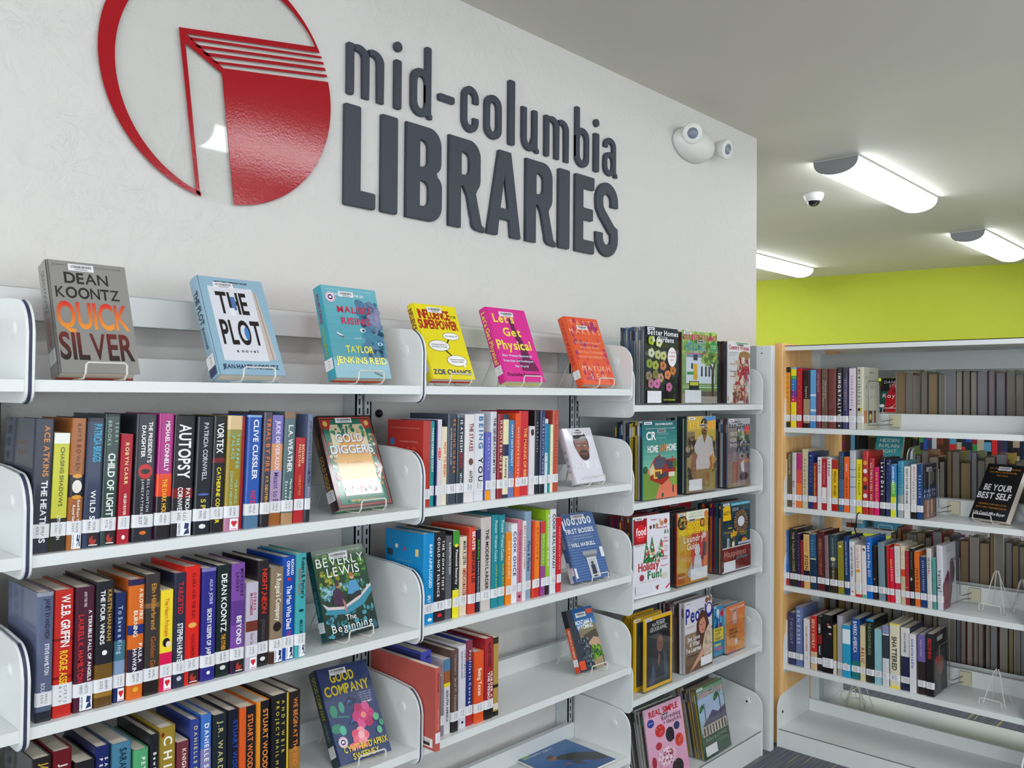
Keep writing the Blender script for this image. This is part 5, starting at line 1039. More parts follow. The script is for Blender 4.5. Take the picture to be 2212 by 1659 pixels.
A_['goodco'] = [('t', 'GOOD', .46, .83, .46, .095, 'e0cc28'), ('t', 'COMPANY', .50, .695, .86, .10, 'e0cc28'), ('t', 'A NOVEL BY THE', .80, .655, .24, .014, 'b8c0d8', 0), ('t', 'NEW YORK TIMES', .80, .63, .24, .014, 'b8c0d8', 0), ('t', 'BESTSELLING', .80, .605, .22, .014, 'b8c0d8', 0), ('t', 'AUTHOR OF', .80, .58, .2, .014, 'b8c0d8', 0), ('t', 'THE NEST', .80, .55, .2, .018, 'e8ecf4'),
  ('e', .14, .54, .07, .06, '3c9478'), ('e', .30, .56, .05, .06, '4ca088'), ('p', [(.08, .48), (.40, .44), (.40, .455), (.08, .50)], '3c8c74'), ('e', .12, .36, .10, .05, '3c8c74'), ('e', .22, .33, .06, .05, '5cb8a0'), ('p', [(.36, .58), (.48, .66), (.62, .60), (.50, .56)], '20284c'), ('p', [(.40, .56), (.46, .62), (.53, .58), (.47, .60)], '3c8cd0'), ('p', [(.34, .38), (.50, .44), (.58, .40), (.45, .36)], '20284c'), ('p', [(.36, .36), (.44, .42), (.50, .40), (.44, .39)], '2c6cc0')] + \
  [('e', .66+.13*cos(k*1.05), .43+.085*sin(k*1.05), .085, .058, ['c83c7c', 'd85c94', 'b82c6c'][k % 3]) for k in range(6)] + [('e', .66, .43, .09, .062, 'd0447c'), ('e', .66, .43, .05, .032, 'e88cac'), ('e', .66, .43, .025, .016, 'e8a03c')] + [('e', .50+.09*cos(k*1.26), .23+.05*sin(k*1.26), .08, .05, ['e8748c', 'f09ca8', 'dc5c7c'][k % 3]) for k in range(5)] + [('e', .52, .24, .06, .04, 'f4b8c0'), ('s', .25, .12, .6, .17, 18, .05, ['e86c8c', 'f08ca0'], 9)] + \
  [('e', .88, .38, .06, .04, '6cb490'), ('e', .95, .31, .045, .035, '4c9c7c'), ('e', .88, .24, .05, .04, '6cb490'), ('t', 'CYNTHIA D\'APRIX', .56, .105, .84, .062, 'e0cc28'), ('t', 'SWEENEY', .52, .022, .50, .058, 'e0cc28')] + seal(.16, .215) + bar(.40, .905, .32, .062)
A_['montana'] = [('g', 0, .62, 1, 1, '1c5c98', '5c9cd0', 6), ('p', [(0, 1), (.2, 1), (.25, .7), (.35, .5), (.6, .3), (.62, 0), (0, 0)], '3c4450'), ('p', [(.3, .66), (.5, .72), (.7, .76), (1, .7), (1, .55), (.3, .52)], '8c8468'), ('p', [(.5, .72), (.68, .78), (.8, .74)], 'dce0e4'), ('p', [(.4, .55), (.95, .62), (1, .45), (.7, .4)], '5c5448'), ('p', [(.55, .42), (.8, .5), (1, .46), (1, .32), (.7, .28)], 'c0a088'), ('s', .6, .03, .95, .35, 60, .09, ['6c9c34', '8cb848', '4c7c2c'], 4), ('s', .2, .05, .6, .5, 60, .05, ['5c6470', '2c343c', '8c94a0'], 5), ('p', [(.6, .12), (.95, .18), (.95, 0), (.62, 0)], 'a89474'), ('r', .72, .88, .98, .96, 'd0603c'), ('t', 'MONTANA &', .56, .735, .66, .065, 'f0f4f8'), ('t', 'WYOMING', .56, .655, .60, .065, 'f0f4f8'), ('r', .02, .03, .24, .17, 'e0582c')] + bar(.50, .85, .40, .075)
A_['best'] = [('t', 'Ask Yourself the Questions', .5, .905, .82, .03, 'c88c2c'), ('t', 'Live More Authentically.', .5, .84, .72, .03, 'c88c2c'), ('t', 'Start Now.', .5, .78, .3, .03, 'c88c2c'), ('t', 'BE YOUR', .5, .52, .74, .105, 'eeeef2'), ('t', 'BEST SELF', .47, .37, .88, .105, 'eeeef2'), ('t', 'THE OFFICIAL COMPANION TO THE', .5, .26, .74, .022, 'c88c2c'), ('t', 'NEW YORK TIMES BESTSELLER', .5, .20, .8, .022, 'c88c2c'), ('t', 'Life Coach Mike Bayer', .5, .085, .84, .05, 'e8e8ec')] + bar(.50, .885, .34, .07)
DISP = [('quick', .038, '8c8a86', 'h', 'grey hardcover QUICKSILVER face-out on stand, leftmost on top shelf', [('r', 0, 0, 1, 1, '9c9a96'), ('v', 'DEAN KOONTZ', 8, 46, .5, .34, '2c2a2c'), ('v', 'QUICKSILVER', 50, 76, .5, .34, 'b84c34')], 'a0241e'),
 ('plot', .036, '8fb0c4', 'h', 'pale blue hardcover THE PLOT face-out on top shelf, left bay', [('v', 'THE PLOT', 14, 48, .55, .46, '2c3440'), ('v', 'JEAN HANFF', 50, 72, .5, .24, '4c6478'), ('r', .1, .02, .9, .10, '2c3c6c')], None),
 ('malibu', .036, '3c9cac', 'h', 'teal hardcover MALIBU RISING face-out on top shelf', [('v', 'MALIBU RISING', 8, 40, .5, .28, '9c3c6c'), ('v', 'TAYLOR JENKINS', 42, 76, .5, .26, 'a8b848')], 'c83c2c'),
 ('influence', .026, 'e8d818', 'h', 'yellow hardcover with red comic title and speech bubbles, top shelf', [('v', 'INFLUENCE', 6, 34, .5, .6, '8c2820'), ('v', 'SUPERPOWER', 50, 78, .5, .6, 'a82c24')], 'b82c28'),
 ('physical', .030, 'd82c90', 'h', 'hot pink hardcover with yellow title face-out on top shelf', [('v', 'Let\'s Get Physical', 6, 76, .55, .48, 'f0e058')], 'd8d060'),
 ('taste', .030, 'e0582c', 'h', 'orange hardcover face-out, rightmost on top shelf', [('v', 'TASTE MAKERS', 8, 70, .5, .34, 'c83c58')], None),
 ('gold', .034, '3a2424', 'h', 'ornate GOLD DIGGERS hardcover face-out on second shelf', [('v', 'SANJENA SATHIAN', 5, 34, .5, .24, 'a88c50'), ('v', 'GOLD DIGGERS', 42, 84, .5, .4, 'c8a050')], '2c7c60'),
 ('hope', .022, 'd8d6e0', 'h', 'white book with smiling man portrait face-out on second shelf', [('v', 'HOPE', 40, 80, .5, .4, '8c8c94')], None),
 ('beverly', .024, '1c4c50', 'p', 'green paperback of two people in a rowing boat, third shelf', [('v', 'LEWIS', 20, 40, .5, .4, '3c7480'), ('v', 'The Beginning', 44, 72, .5, .4, '5c98a0')], None),
 ('bosses', .028, '4c6ca0', 'h', 'blue clapboard cover with man in doorway, face-out on third shelf', [('r', 0, 0, .5, .3, 'd8dce4'), ('v', 'FIRST BOSSES', 8, 50, .5, .4, 'c8d4e4')], None),
 ('goodco', .032, '2c3c68', 'h', 'navy hardcover GOOD COMPANY with pink roses, fourth shelf', [('r', 0, 0, 1, 1, '1c3c3c'), ('v', 'GOOD COMPANY', 6, 52, .55, .46, 'd0c42c'), ('v', 'SWEENEY', 56, 74, .5, .3, '6c94b0')], None),
 ('montana', .022, '2c3c50', 'p', 'travel guide MONTANA & WYOMING face-out on fourth shelf', [('r', 0, 0, 1, .72, 'd85c28'), ('r', 0, .72, 1, 1, '20242c'), ('v', 'MONTANA & WYOMING', 32, 76, .55, .4, 'f0e0d0')], None),
 ('best', .026, '141418', 'p', 'black BE YOUR BEST SELF paperback face-out on right bookcase', [], None)]
WHERE = dict(quick='under the grey hardcover leftmost on the top shelf', plot='under the pale blue hardcover on the top shelf', malibu='under the teal hardcover on the top shelf', influence='under the yellow hardcover on the top shelf', physical='under the pink hardcover on the top shelf', taste='under the orange hardcover on the top shelf',
  gold='under the ornate hardcover on the second shelf', hope='under the white portrait book', beverly='under the green rowing-boat paperback', bosses='under the blue clapboard hardcover', goodco='under the navy rose hardcover', montana='under the travel guide', best='under the black paperback, right bookcase')
ZS = dict(quick=LW[0], plot=LW[0], malibu=LW[0], influence=LW[0], physical=LW[0], taste=LW[0], gold=LW[1], hope=LW[1], beverly=LW[2], bosses=LW[2], goodco=LW[3], montana=LW[3], best=LR[1])
for key, th, col, kind, label, sp, bc in DISP:
    X, Y, Z, ps, tl, w_, h = P_[key]; z = ZS[key]; Z = max(Z, z+.009)
    spine = [s if s[0] == 'r' else ('v', s[1], s[2], s[3], s[4], s[5], s[6]) for s in sp]
    cover_thing('hardcover_book' if kind == 'h' else 'paperback_book', 'book', (X, Y, Z, ps, tl, w_, h), th, col, A_[key], label, kind, spine, callno=key != 'best', backcol=bc, gloss='mylar' if key in ('gold', 'goodco', 'quick') else None)
    stand((X, Y+0, z), ps, 'white wire stand ' + WHERE[key], tl, th/math.cos(tl), ht=min(.15, h*.7))

# empty stands
stand((3.028, -.775, LR[2]), -pi/2-.1, 'empty white wire stand on third shelf of right bookcase', .25, .0)
stand((3.085, -.862, LR[2]), -pi/2+.3, 'empty wire stand at the right edge, third shelf of right bookcase', .25, .0, .8, ht=.12)
stand((2.975, -.79, LR[3]), -pi/2-.1, 'empty white wire stand on fourth shelf of right bookcase', .25, .0, ht=.13)
stand((3.34, -.15, .0743), pi/2+.35, 'empty wire stand standing on the rear base shelf', .3, .0)
stand((3.42, -.10, .0743), pi/2+1.0, 'empty wire stand behind another on the rear base shelf', .3, .0)

# wire supports with clip on the back lip of the right bookcase
for k, (yy, lv, xa, xb, zt, nm) in enumerate(((-.3415, LR[0], 2.965, 3.075, .195, 'top'), (-.5665, LR[1], 2.98, 3.09, .19, 'second'), (-.640, LR[2], 2.98, 3.10, .18, 'third'), (-.608, LR[3], 2.965, 3.08, .19, 'fourth'))):
    t = thing('wire_book_support', 'grey wire book support clipped to the %s shelf of right bookcase' % nm, 'book support', (3.0, yy, lv), (0, 0, 0), 'wire book supports')
    m = MB(); a = xa-3.0; b = xb-3.0; m.tube([(.155, -.035, .040), (b+.02, -.010, .030), (b, -.004, .034), (b, -.002, zt-.006), (b-.006, -.002, zt), (a+.006, -.002, zt), (a, -.002, zt-.006), (a, -.002, .024), (a+.006, -.004, .018), (b+.02, -.012, .016), (.155, -.035, .018)], .0018); m.build('wire_frame', M['dwire'], t)
    bevel(MB().box(.148, .164, -.062, -.020, .006, .058).build('clip', M['cream'], t), .002)
# black cord hanging over the second shelf edge
m = MB(); yy = -.318; m.tube([(2.99, yy+.004, LR[1]+.002), (2.935, yy, LR[1]+.0035), (2.917, yy, LR[1]-.002), (2.914, yy+.002, LR[1]-.03), (2.925, yy+.012, LR[1]-.06), (2.96, yy+.018, LR[1]-.095), (3.0, yy+.016, LR[1]-.11)], .0026, 8)
tag(m.build('cord', M['black'], smooth=True), 'short black cord hanging over second shelf edge of right bookcase', 'cord')

# ---------------------------------------------------------------- fore-edges of the books on the far side
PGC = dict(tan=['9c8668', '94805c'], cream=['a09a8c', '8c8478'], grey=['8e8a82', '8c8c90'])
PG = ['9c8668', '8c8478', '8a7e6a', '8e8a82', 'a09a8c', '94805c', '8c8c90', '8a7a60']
CVc = ['26242a', '3c2428', '24342c', '8c2430', '2c3450', 'b8b4ac', '5c2c2c', '1c1c20']
def rear_row(y0, y1, z, row, xb=XB+.572, seed=1, lean=0, lo=.17, hi=.245, cat='book'):
    rr = random.Random(seed); y = y0; k = 0
    while y > y1:
        wd = rr.uniform(.018, .042); wd = min(wd, y-y1+.001); h = rr.uniform(lo, hi); d = rr.uniform(.135, .16)
        pc = rr.choice(['tan', 'cream', 'grey'])
        root = thing('book', fitlabel('%s-edged book turned away on the far side, %s from left, %s row' % (pc, (ORD[k] if k < 30 else 'far right no %d' % k), row)), 'book', (xb-.006, y-wd, z+.0005), (0, 0, pi/2), 'books turned away, %s row' % row)
        root.rotation_euler = (Matrix.Rotation(pi/2, 4, 'Z') @ Matrix.Rotation(R(lean), 4, 'Y')).to_euler()
        c = rr.choice(CVc); m = MB(); wd2 = wd-.0008; t = .0025
        m.box(0, t, 0, d, 0, h, lin(c)); m.box(wd2-t, wd2, 0, d, 0, h, lin(c)); m.box(t, wd2-t, 0, t, 0, h, lin(c)); m.build('cover', M['jacket'], root)
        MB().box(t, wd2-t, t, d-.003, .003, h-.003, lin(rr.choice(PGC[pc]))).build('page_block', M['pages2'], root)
        y -= wd; k += 1
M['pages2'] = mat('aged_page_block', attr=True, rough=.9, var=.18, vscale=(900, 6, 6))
rear_row(-.315, -.86, LR[0], 'top', seed=2, lo=.222, hi=.243)
rear_row(-.40, -.89, LR[1], 'second', seed=3, lo=.19, hi=.245)
rear_row(-.30, -.89, LR[2], 'third', seed=4, lo=.20, hi=.262)
rear_row(-.03, -.89, LR[3], 'fourth', seed=5, lean=0, lo=.22, hi=.255)

# second bookcase: books and three face-out covers seen through the gaps
F2 = 4.482
def far_row(y0, n, z, row, seed, lo=.20, hi=.245):
    rr = random.Random(seed); y = y0; pal = ['4c9c5c', '3c64b8', '8c3c6c', 'd0d4dc', '8c4c34', '5c3c2c', '6cb0d0', '2c3034', '2c3c58', '3c6cb4', 'a83038', 'ccc0a8', '1c2028', 'dc3c40', '5c3c5c', '3c4c70', '2c2c30', 'b8a890', '26384c', '7c3c2c']
    CN = ['green', 'blue', 'plum', 'white', 'rust', 'brown', 'sky blue', 'black', 'navy', 'mid blue', 'dark red', 'cream', 'ink black', 'coral', 'mauve', 'slate blue', 'charcoal', 'beige', 'dark navy', 'brick']
    for k in range(n):
        wd = rr.uniform(.018, .036); col = pal[k % len(pal)]; h = rr.uniform(lo, hi)
        r_ = shelf_book('r', F2, y, z, wd, h, col, 'h' if rr.random() < .6 else 'p', fitlabel('%s spine on the bookcase behind, %s from left, %s row' % (CN[k % len(pal)], ORD[k], row)), '', '' if rr.random() < .5 else '%d;%d;%s' % (20, 40, rr.choice(pal)), '', '', .15, sd=k)
        r_['group'] = 'spines on the second bookcase, %s row' % row; y -= wd
rear_row(.80, -.0, 1.03, 'second bookcase middle', xb=4.47+.572, seed=21)
rear_row(.45, .0, 1.362, 'second bookcase upper', xb=4.47+.572, seed=22)
rear_row(.5, -.32, .70, 'second bookcase lower', xb=4.47+.572, seed=23)
far_row(-.05, 20, 1.03, 'middle', 3); far_row(.50, 8, 1.03, 'middle left', 9)
far_row(-.04, 3, 1.362, 'upper', 5); far_row(.46, 7, .70, 'lower', 6); far_row(-.22, 18, .70, 'lower right', 8)
def far_disp(y, z, w_, h, col, art, label, bk='p'):
    r_ = cover_thing('paperback_book', 'book', (F2+.02, y, z+.012, -pi/2, .3, w_, h), .025, col, art, label, bk, callno=False)
    stand((F2+.02, y, z), -pi/2, 'white wire stand ' + label.split(' face-out')[0].replace('the ', '')[:0] + 'under the ' + label.split(',')[0], .3, .027)
far_disp(.108, 1.362, .135, .20, '14141a', [('r', 0, .05, .7, .62, '1c5c50'), ('p', [(.25, 0), (.75, 0), (.85, .45), (.95, .75), (.6, .9), (.4, .85), (.2, .4)], 'c01c28'), ('e', .55, .62, .1, .05, '8c1c20'), ('p', [(.35, .1), (.6, .2), (.7, .35), (.5, .1)], 'e8d8c8'), ('e', .1, .18, .1, .05, 'e8e8e8'), ('t', 'DANIELLE', .5, .85, .84, .08, 'e8e8ec', 0), ('t', 'STEEL', .55, .74, .5, .08, 'e8e8ec', 0), ('t', 'Royal', .45, .42, .74, .12, 'f0f0f4', 0)], 'red and black romance paperback with white title Royal, behind the right bookcase')
far_disp(.135, 1.03, .15, .225, '2c98a4', [('g', 0, 0, 1, 1, '2c98a4', '74c4cc', 6), ('t', 'HIDDEN', .5, .74, .7, .09, 'f0f4f4', 0), ('t', 'IN PLAIN', .5, .60, .74, .09, 'f0f4f4', 0), ('t', 'SIGHT', .5, .46, .6, .09, 'f0f4f4', 0)], 'turquoise HIDDEN IN PLAIN SIGHT book, behind the right bookcase')
far_disp(.13, .70, .15, .225, '2c7ca0', [('g', 0, 0, 1, 1, '2c7ca0', '5ca4c4', 6), ('t', 'BEAR', .5, .62, .8, .18, 'b8dcec', 0), ('t', 'WITNESS', .5, .46, .8, .08, 'd0e8f4', 0)], 'blue BEAR WITNESS book, behind the right bookcase')

# ---------------------------------------------------------------- magazines
def magazine_pile(key, art, col, label, n, depth, pal, holder=.0, sticker_=True, wobble=1.0, th=.004, spinecol=None, start=0):
    X, Y, Z, ps, tl, w_, h = P_[key]
    zb = {'b': LM[0], 'c': LM[0]}.get(key[0], 0)
    zb = dict(bhg=LM[0], cliv=LM[0], cwom=LM[0], cr=LM[1], man=LM[1], handy=LM[1], food=LM[2], gh=LM[2], hgtv=LM[2], natgeo=LM[3], people=LM[3], half=LM[3], nutri=LM[3], real=LB, south=LB)[key]
    tl = max(tl, .0); Z = zb+.003 + (.002 if holder else 0)
    root = thing('magazine', label, 'magazine', (X, Y, Z), (-tl, 0, ps), 'front magazines of the piles')
    m = MB(); m.box(-w_/2, w_/2, 0, .0005, 0, h, lin(col)); m.box(-w_/2, w_/2, th-.0005, th, 0, h, lin('c8c8c8')); m.box(-w_/2-.0004, -w_/2, 0, th, 0, h, lin(spinecol or col)); m.build('cover', M['paper'], root)
    MB().box(-w_/2, w_/2-.001, .0005, th-.0005, .0003, h-.0006).build('page_block', M['pages'], root)
    a = Art(w_, h, lambda x, z, d: (x-w_/2, -d, z)); a.run(art); a.mb.build('cover_print', M['print'], root)
    rr = random.Random(key); step = depth/n
    c_, s_ = cos(ps), sin(ps); short = label.split(',')[0]
    for i in range(n):
        y = th+.0012+start+step*i; t = min(step-.0008, rr.uniform(.5, .95)*step); hh = min(h*rr.uniform(.955, 1.0), h); dx = rr.uniform(-.004, .003)*wobble
        o = MB(); cc = rr.choice(pal); c2 = rr.choice(pal)
        ww = w_*rr.uniform(.96, 1.0)
        o.box(0, ww, 0, .0005, 0, hh, lin(c2)); o.box(0, ww, t-.0005, t, 0, hh, lin(rr.choice(pal))); o.box(-.0004, 0, 0, t, 0, hh, lin(cc)); o.box(-.0006, -.0004, 0, t, hh*.82, hh*.95, lin(c2)); o.box(0, ww-.001, .0005, t-.0005, .0003, hh-.0006, lin(rr.choice(['c4bfb4', 'b8b8b8', 'd0ccc4'])))
        q = o.build('magazine', M['paper'])
        lx = -w_/2+dx; q.location = (X+lx*c_-y*s_*1.0, Y+lx*s_+y*c_, Z); q.rotation_euler = (-tl, 0, ps)
        tag(q, fitlabel(ORD[i] + ' back issue in the pile behind the ' + short), 'magazine', 'back issues behind the ' + short)
    if holder:
        dd = min(depth+.02, .19); t = thing('acrylic_holder', fitlabel('clear acrylic holder around the ' + short), 'magazine holder', (X, Y, zb), (0, 0, ps), 'clear acrylic magazine holders')
        if tl > .05: t.rotation_euler = (-tl, 0, ps)
        x0, x1 = -w_/2-.007, w_/2+.004
        MB().box(x0, x1, -.005, -.003, .0005, h*holder).build('front_panel', M['acrylic'], t)
        for x in (x0, x1-.002):
            m = MB(); m.prism([(-.003, .0005), (dd, .0005), (dd, h*.8), (-.003, h*holder)], x, x+.002, lambda p, q: (q, p[0], p[1])); m.build('side_panel', M['acrylic'], t)
        MB().box(x0, x1, -.003, dd, .0005, .0025).build('floor_panel', M['acrylic'], t)
def topbar(x, y, w_=.2, h=.035): return [('r', x-w_/2, y, x+w_/2, y+h, 'b8bcc0'), ('r', x-w_*.4, y+h*.3, x+w_*.4, y+h*.75, '3c3c40')]
white = lambda x0, y0, x1, y1: [('r', x0, y0, x1, y1, 'e4e6ea')]
due = [('r', .02, .955, .24, .99, 'e4e6ea'), ('r', .05, .967, .2, .977, '5c5c64')]
G_ = ['7c8088', 'b8bcc0', '2c3440', '5c4c44', 'a8a8a4', '34506c', '3c3c40', 'c8c4bc']
fl = []
for k, (x, y, c) in enumerate([(.18, .66, 'd8dcc0'), (.38, .64, 'c8cc90'), (.55, .63, 'd0d090'), (.12, .52, '9cac40'), (.30, .50, 'b0b850'), (.53, .50, 'd88850'), (.10, .36, '9c8c7c'), (.30, .38, '8c8c40'), (.45, .34, 'c89c88'), (.66, .38, 'e09060'), (.82, .44, 'd08030'), (.33, .26, 'd878b8'), (.70, .22, 'c87ca8'), (.15, .26, 'b87c9c'), (.38, .80, 'dce0b0'), (.15, .82, 'a8b828')]):
    fl += [('e', x+.05*cos(j*1.26), y+.028*sin(j*1.26), .05, .036, c) for j in range(5)] + [('e', x, y, .025, .018, '6c5c1c')]
magazine_pile('bhg', [('g', 0, 0, 1, 1, '1c2c44', '16181c', 6), ('s', .03, .08, .97, .8, 40, .08, ['2c4c2c', '3c2c24', '34502c'], 3)] + fl + [('e', .78, .62, .14, .13, 'ece8ec'), ('t', 'A TOUCH', .78, .67, .2, .02, 'c83c4c'), ('t', 'OF SPRING', .78, .62, .2, .02, 'c86c7c'), ('t', 'NOW', .78, .57, .12, .02, 'c83c4c'), ('t', 'Better Homes', .5, .895, .94, .065, 'e8ecf0'), ('t', '& Gardens', .5, .81, .66, .065, 'e8ecf0'), ('t', 'PLANT LOVERS GUIDE', .7, .04, .36, .02, 'c8d848')] + due + topbar(.48, .845) + white(.03, .01, .45, .165), '1c2c3c', 'garden magazine with hellebore flowers, top magazine shelf', 13, .098, ['5c646c', '8c9098', '2c4c78', '3c3034', '1c1c20', '7c7c80', '34586c', 'b0b4b8'], holder=.86)
magazine_pile('cliv', [('g', 0, 0, 1, 1, '9cc070', '7c9468', 5), ('s', 0, .7, 1, 1, 80, .07, ['6c9c40', '8cb458', '4c7c34', 'b8cc70'], 2), ('r', .10, .28, .93, .66, 'd4dce8'), ('p', [(.06, .64), (.3, .72), (.96, .68), (.96, .64)], '8c98ac'), ('r', .3, .33, .42, .55, 'd8b03c'), ('r', .24, .48, .29, .56, '2c3440'), ('r', .30, .60, .42, .68, '3c4450')] + [('r', .52+.22*k, .38, .57+.22*k, .52, '2c3038') for k in range(2)] + [('r', .64+.22*k, .38, .69+.22*k, .52, '2c3038') for k in range(2)] + [('r', 0, .20, 1, .27, '7ca050'), ('r', 0, .22, 1, .23, 'dce4e8'), ('r', 0, .25, 1, .255, 'dce4e8'), ('r', 0, .0, 1, .14, 'a8a098'), ('r', .5, .10, 1, .17, '6c6458'), ('p', [(.84, .1), (.9, .1), (.9, .45), (.96, .6), (.93, .6), (.86, .5), (.74, .64), (.72, .62), (.83, .46)], '4c3c34'), ('s', .55, .55, 1, .82, 60, .08, ['8cac4c', 'a8bc60', '5c8434'], 6), ('r', .18, .17, .46, .31, '2c3034'), ('r', .2, .25, .44, .3, 'c8d040'), ('t', 'COUNTRY LIVING', .49, .885, .94, .075, 'd8447c'), ('t', 'LIFE HACKS', .36, .80, .6, .055, '6cb4d8'), ('t', 'WIDE OPEN', .36, .735, .6, .05, '6cb4d8'), ('r', .04, .69, .66, .70, 'd8447c'), ('e', .88, .80, .11, .085, '1c9c50'), ('t', 'READER', .88, .81, .16, .018, 'e8f0e8'), ('t', 'FAVORITE', .88, .78, .16, .018, 'e8f0e8'), ('r', .12, .40, .3, .44, '3c9c50')] + due + topbar(.5, .85) + white(.06, .01, .52, .185), '9cb87c', 'country magazine with white house and yellow door, top magazine shelf', 6, .055, ['5c3438', '4c3c3c', '3c2c30', '2c2424', '6c5c58'], holder=.86)
magazine_pile('cwom', [('p', [(.25, .04), (.85, .04), (.98, .5), (.9, .75), (.5, .8), (.35, .4)], 'b02c34'), ('e', .75, .78, .26, .07, 'b08850'), ('s', .3, .08, .92, .7, 70, .11, ['e8dcd0', 'dcc8b4', 'c8b8a0', 'b83c40'], 4), ('s', .05, .02, .9, .16, 30, .12, ['8c4c3c', 'c8a88c', 'b87058'], 5), ('t', 'Country Woman', .49, .865, .92, .07, 'c04c58'), ('t', 'BEAUTIFUL', .25, .80, .36, .02, '6c7078', 0), ('t', 'PATIOS', .2, .76, .26, .02, '6c7078', 0), ('t', 'HARVEST', .2, .62, .24, .02, 'b84c4c'), ('t', 'HEART & HOME', .2, .5, .24, .018, '6c7078'), ('t', 'STRAWBERRY', .2, .42, .24, .018, 'b84c4c'), ('r', .35, .965, .9, .98, '4c9c58')] + topbar(.55, .925, .3) + white(.04, .02, .2, .14), 'dcdadc', 'white country magazine with basket of mushrooms, top magazine shelf', 7, .065, ['2c3440', '4c3434', '1c1c24', '5c4440', '3c3c44'], holder=.86)
magazine_pile('cr', [('g', 0, .38, 1, 1, '1c6870', '8cc4ac', 10), ('r', 0, 0, 1, .38, 'e08468'), ('p', [(0, .38), (.5, .2), (.35, 0), (0, 0)], '7c9c48'), ('p', [(.6, .38), (1, .4), (1, .16), (.85, .15)], '8cac50'), ('p', [(.20, .42), (.36, .54), (.62, .50), (.98, .50), (.96, .33), (.55, .17), (.2, .25)], 'a83c2c'), ('p', [(.26, .40), (.40, .55), (.66, .52), (.60, .38)], '5c5c6c'), ('p', [(.62, .48), (.80, .48), (.98, .40), (.76, .36)], '4c4c5c'), ('p', [(.18, .38), (.28, .46), (.36, .33), (.2, .30)], 'd8c8a0'), ('r', .30, .26, .54, .37, 'ecc868'), ('r', .34, .28, .5, .35, '7c5c3c'), ('p', [(.40, .30), (.72, .34), (.70, .28), (.42, .24)], '4c5058'), ('r', .74, .27, .92, .33, 'e0d8c8'), ('r', .44, .52, .49, .57, 'b83c2c'), ('r', .83, .48, .87, .53, 'b83c2c'), ('e', .06, .38, .07, .05, '3c6c4c'), ('e', .93, .43, .07, .05, '5c7c38'), ('r', .86, .06, .89, .16, '2c2c34'), ('e', .56, .04, .03, .03, '3c5c4c'),
  ('t', 'CAR OWNERS LIKE MOST', .6, .945, .52, .026, 'e8f0f0'), ('t', 'COLLEGE SAVINGS CHECKUP BREAKFAST GUIDE', .5, .895, .86, .014, 'c8e0e0'), ('t', 'CR', .22, .76, .28, .10, 'f0f4f4'), ('t', 'Consumer', .56, .82, .36, .035, '8cc8cc', 0), ('t', 'Reports', .52, .765, .28, .035, '8cc8cc', 0), ('t', 'HOME', .27, .60, .30, .085, 'ecf0f0'), ('t', 'SAFE', .57, .605, .24, .085, 'e08a34'), ('t', 'HOME', .82, .61, .28, .085, 'ecf0f0')] + due + topbar(.52, .85, .24), '3c8c84', 'teal magazine reading HOME SAFE HOME with a cutaway red house, second magazine shelf', 13, .115, ['1c5c8c', 'c8b030', '2c6c50', '2c2c34', '9c9ca0', '1c344c', '3c2428', 'c8c8c8'], holder=0)
magazine_pile('man', [('g', 0, 0, 1, 1, 'd8b850', '8c7c64', 6), ('r', 0, .55, .25, .8, '8c7c6c'), ('s', 0, .1, .3, .7, 30, .1, ['6c5c4c', 'a89478', '4c4438'], 2), ('s', .7, .1, 1, .7, 30, .1, ['7c6c3c', 'a88c4c', '4c4438'], 3), ('p', [(.55, .97), (1, .98), (1, .85), (.7, .84)], 'e0a838'), ('p', [(.5, .99), (1, 1), (1, .95), (.7, .93)], '5c94c8'), ('e', .58, .83, .11, .085, '9c6c50'), ('e', .57, .91, .115, .06, '3c3030'), ('e', .58, .775, .085, .05, '2c2020'), ('e', .58, .79, .04, .015, '8c5040'), ('e', .54, .85, .015, .008, '1c1414'), ('e', .62, .85, .015, .008, '1c1414'), ('p', [(.30, .30), (.22, .60), (.34, .72), (.50, .76), (.68, .76), (.86, .70), (.94, .48), (.84, .30)], 'c8c4c4'), ('p', [(.50, .76), (.58, .64), (.68, .76)], '8c5c44'), ('p', [(.22, .56), (.10, .36), (.22, .18), (.32, .24), (.24, .36), (.34, .48)], '9c6c50'), ('p', [(.84, .48), (.92, .34), (.76, .20), (.64, .22), (.80, .34), (.76, .44)], '9c6c50'), ('p', [(.30, .30), (.84, .30), (1, .14), (.96, 0), (.6, .0), (.54, .18), (.3, .1), (.2, .2)], '98885c'), ('e', .70, .20, .08, .05, 'a07454'), ('e', .26, .16, .08, .05, 'a07454'), ('t', 'afield', .30, .85, .52, .085, 'ecc43c'), ('t', 'LIFE', .14, .70, .2, .04, '4c4438'), ('t', 'AFTER', .14, .64, .22, .04, '4c4438'), ('r', .86, .28, .9, .5, 'd88c60')] + due + topbar(.52, .86, .26) + white(.04, .03, .5, .175), 'a89468', 'magazine with bearded man in a white shirt, second magazine shelf', 9, .09, ['2c3c44', '8c8c90', 'b8b8bc', '1c1c20', '24443c', '5c3c38'], holder=.84)
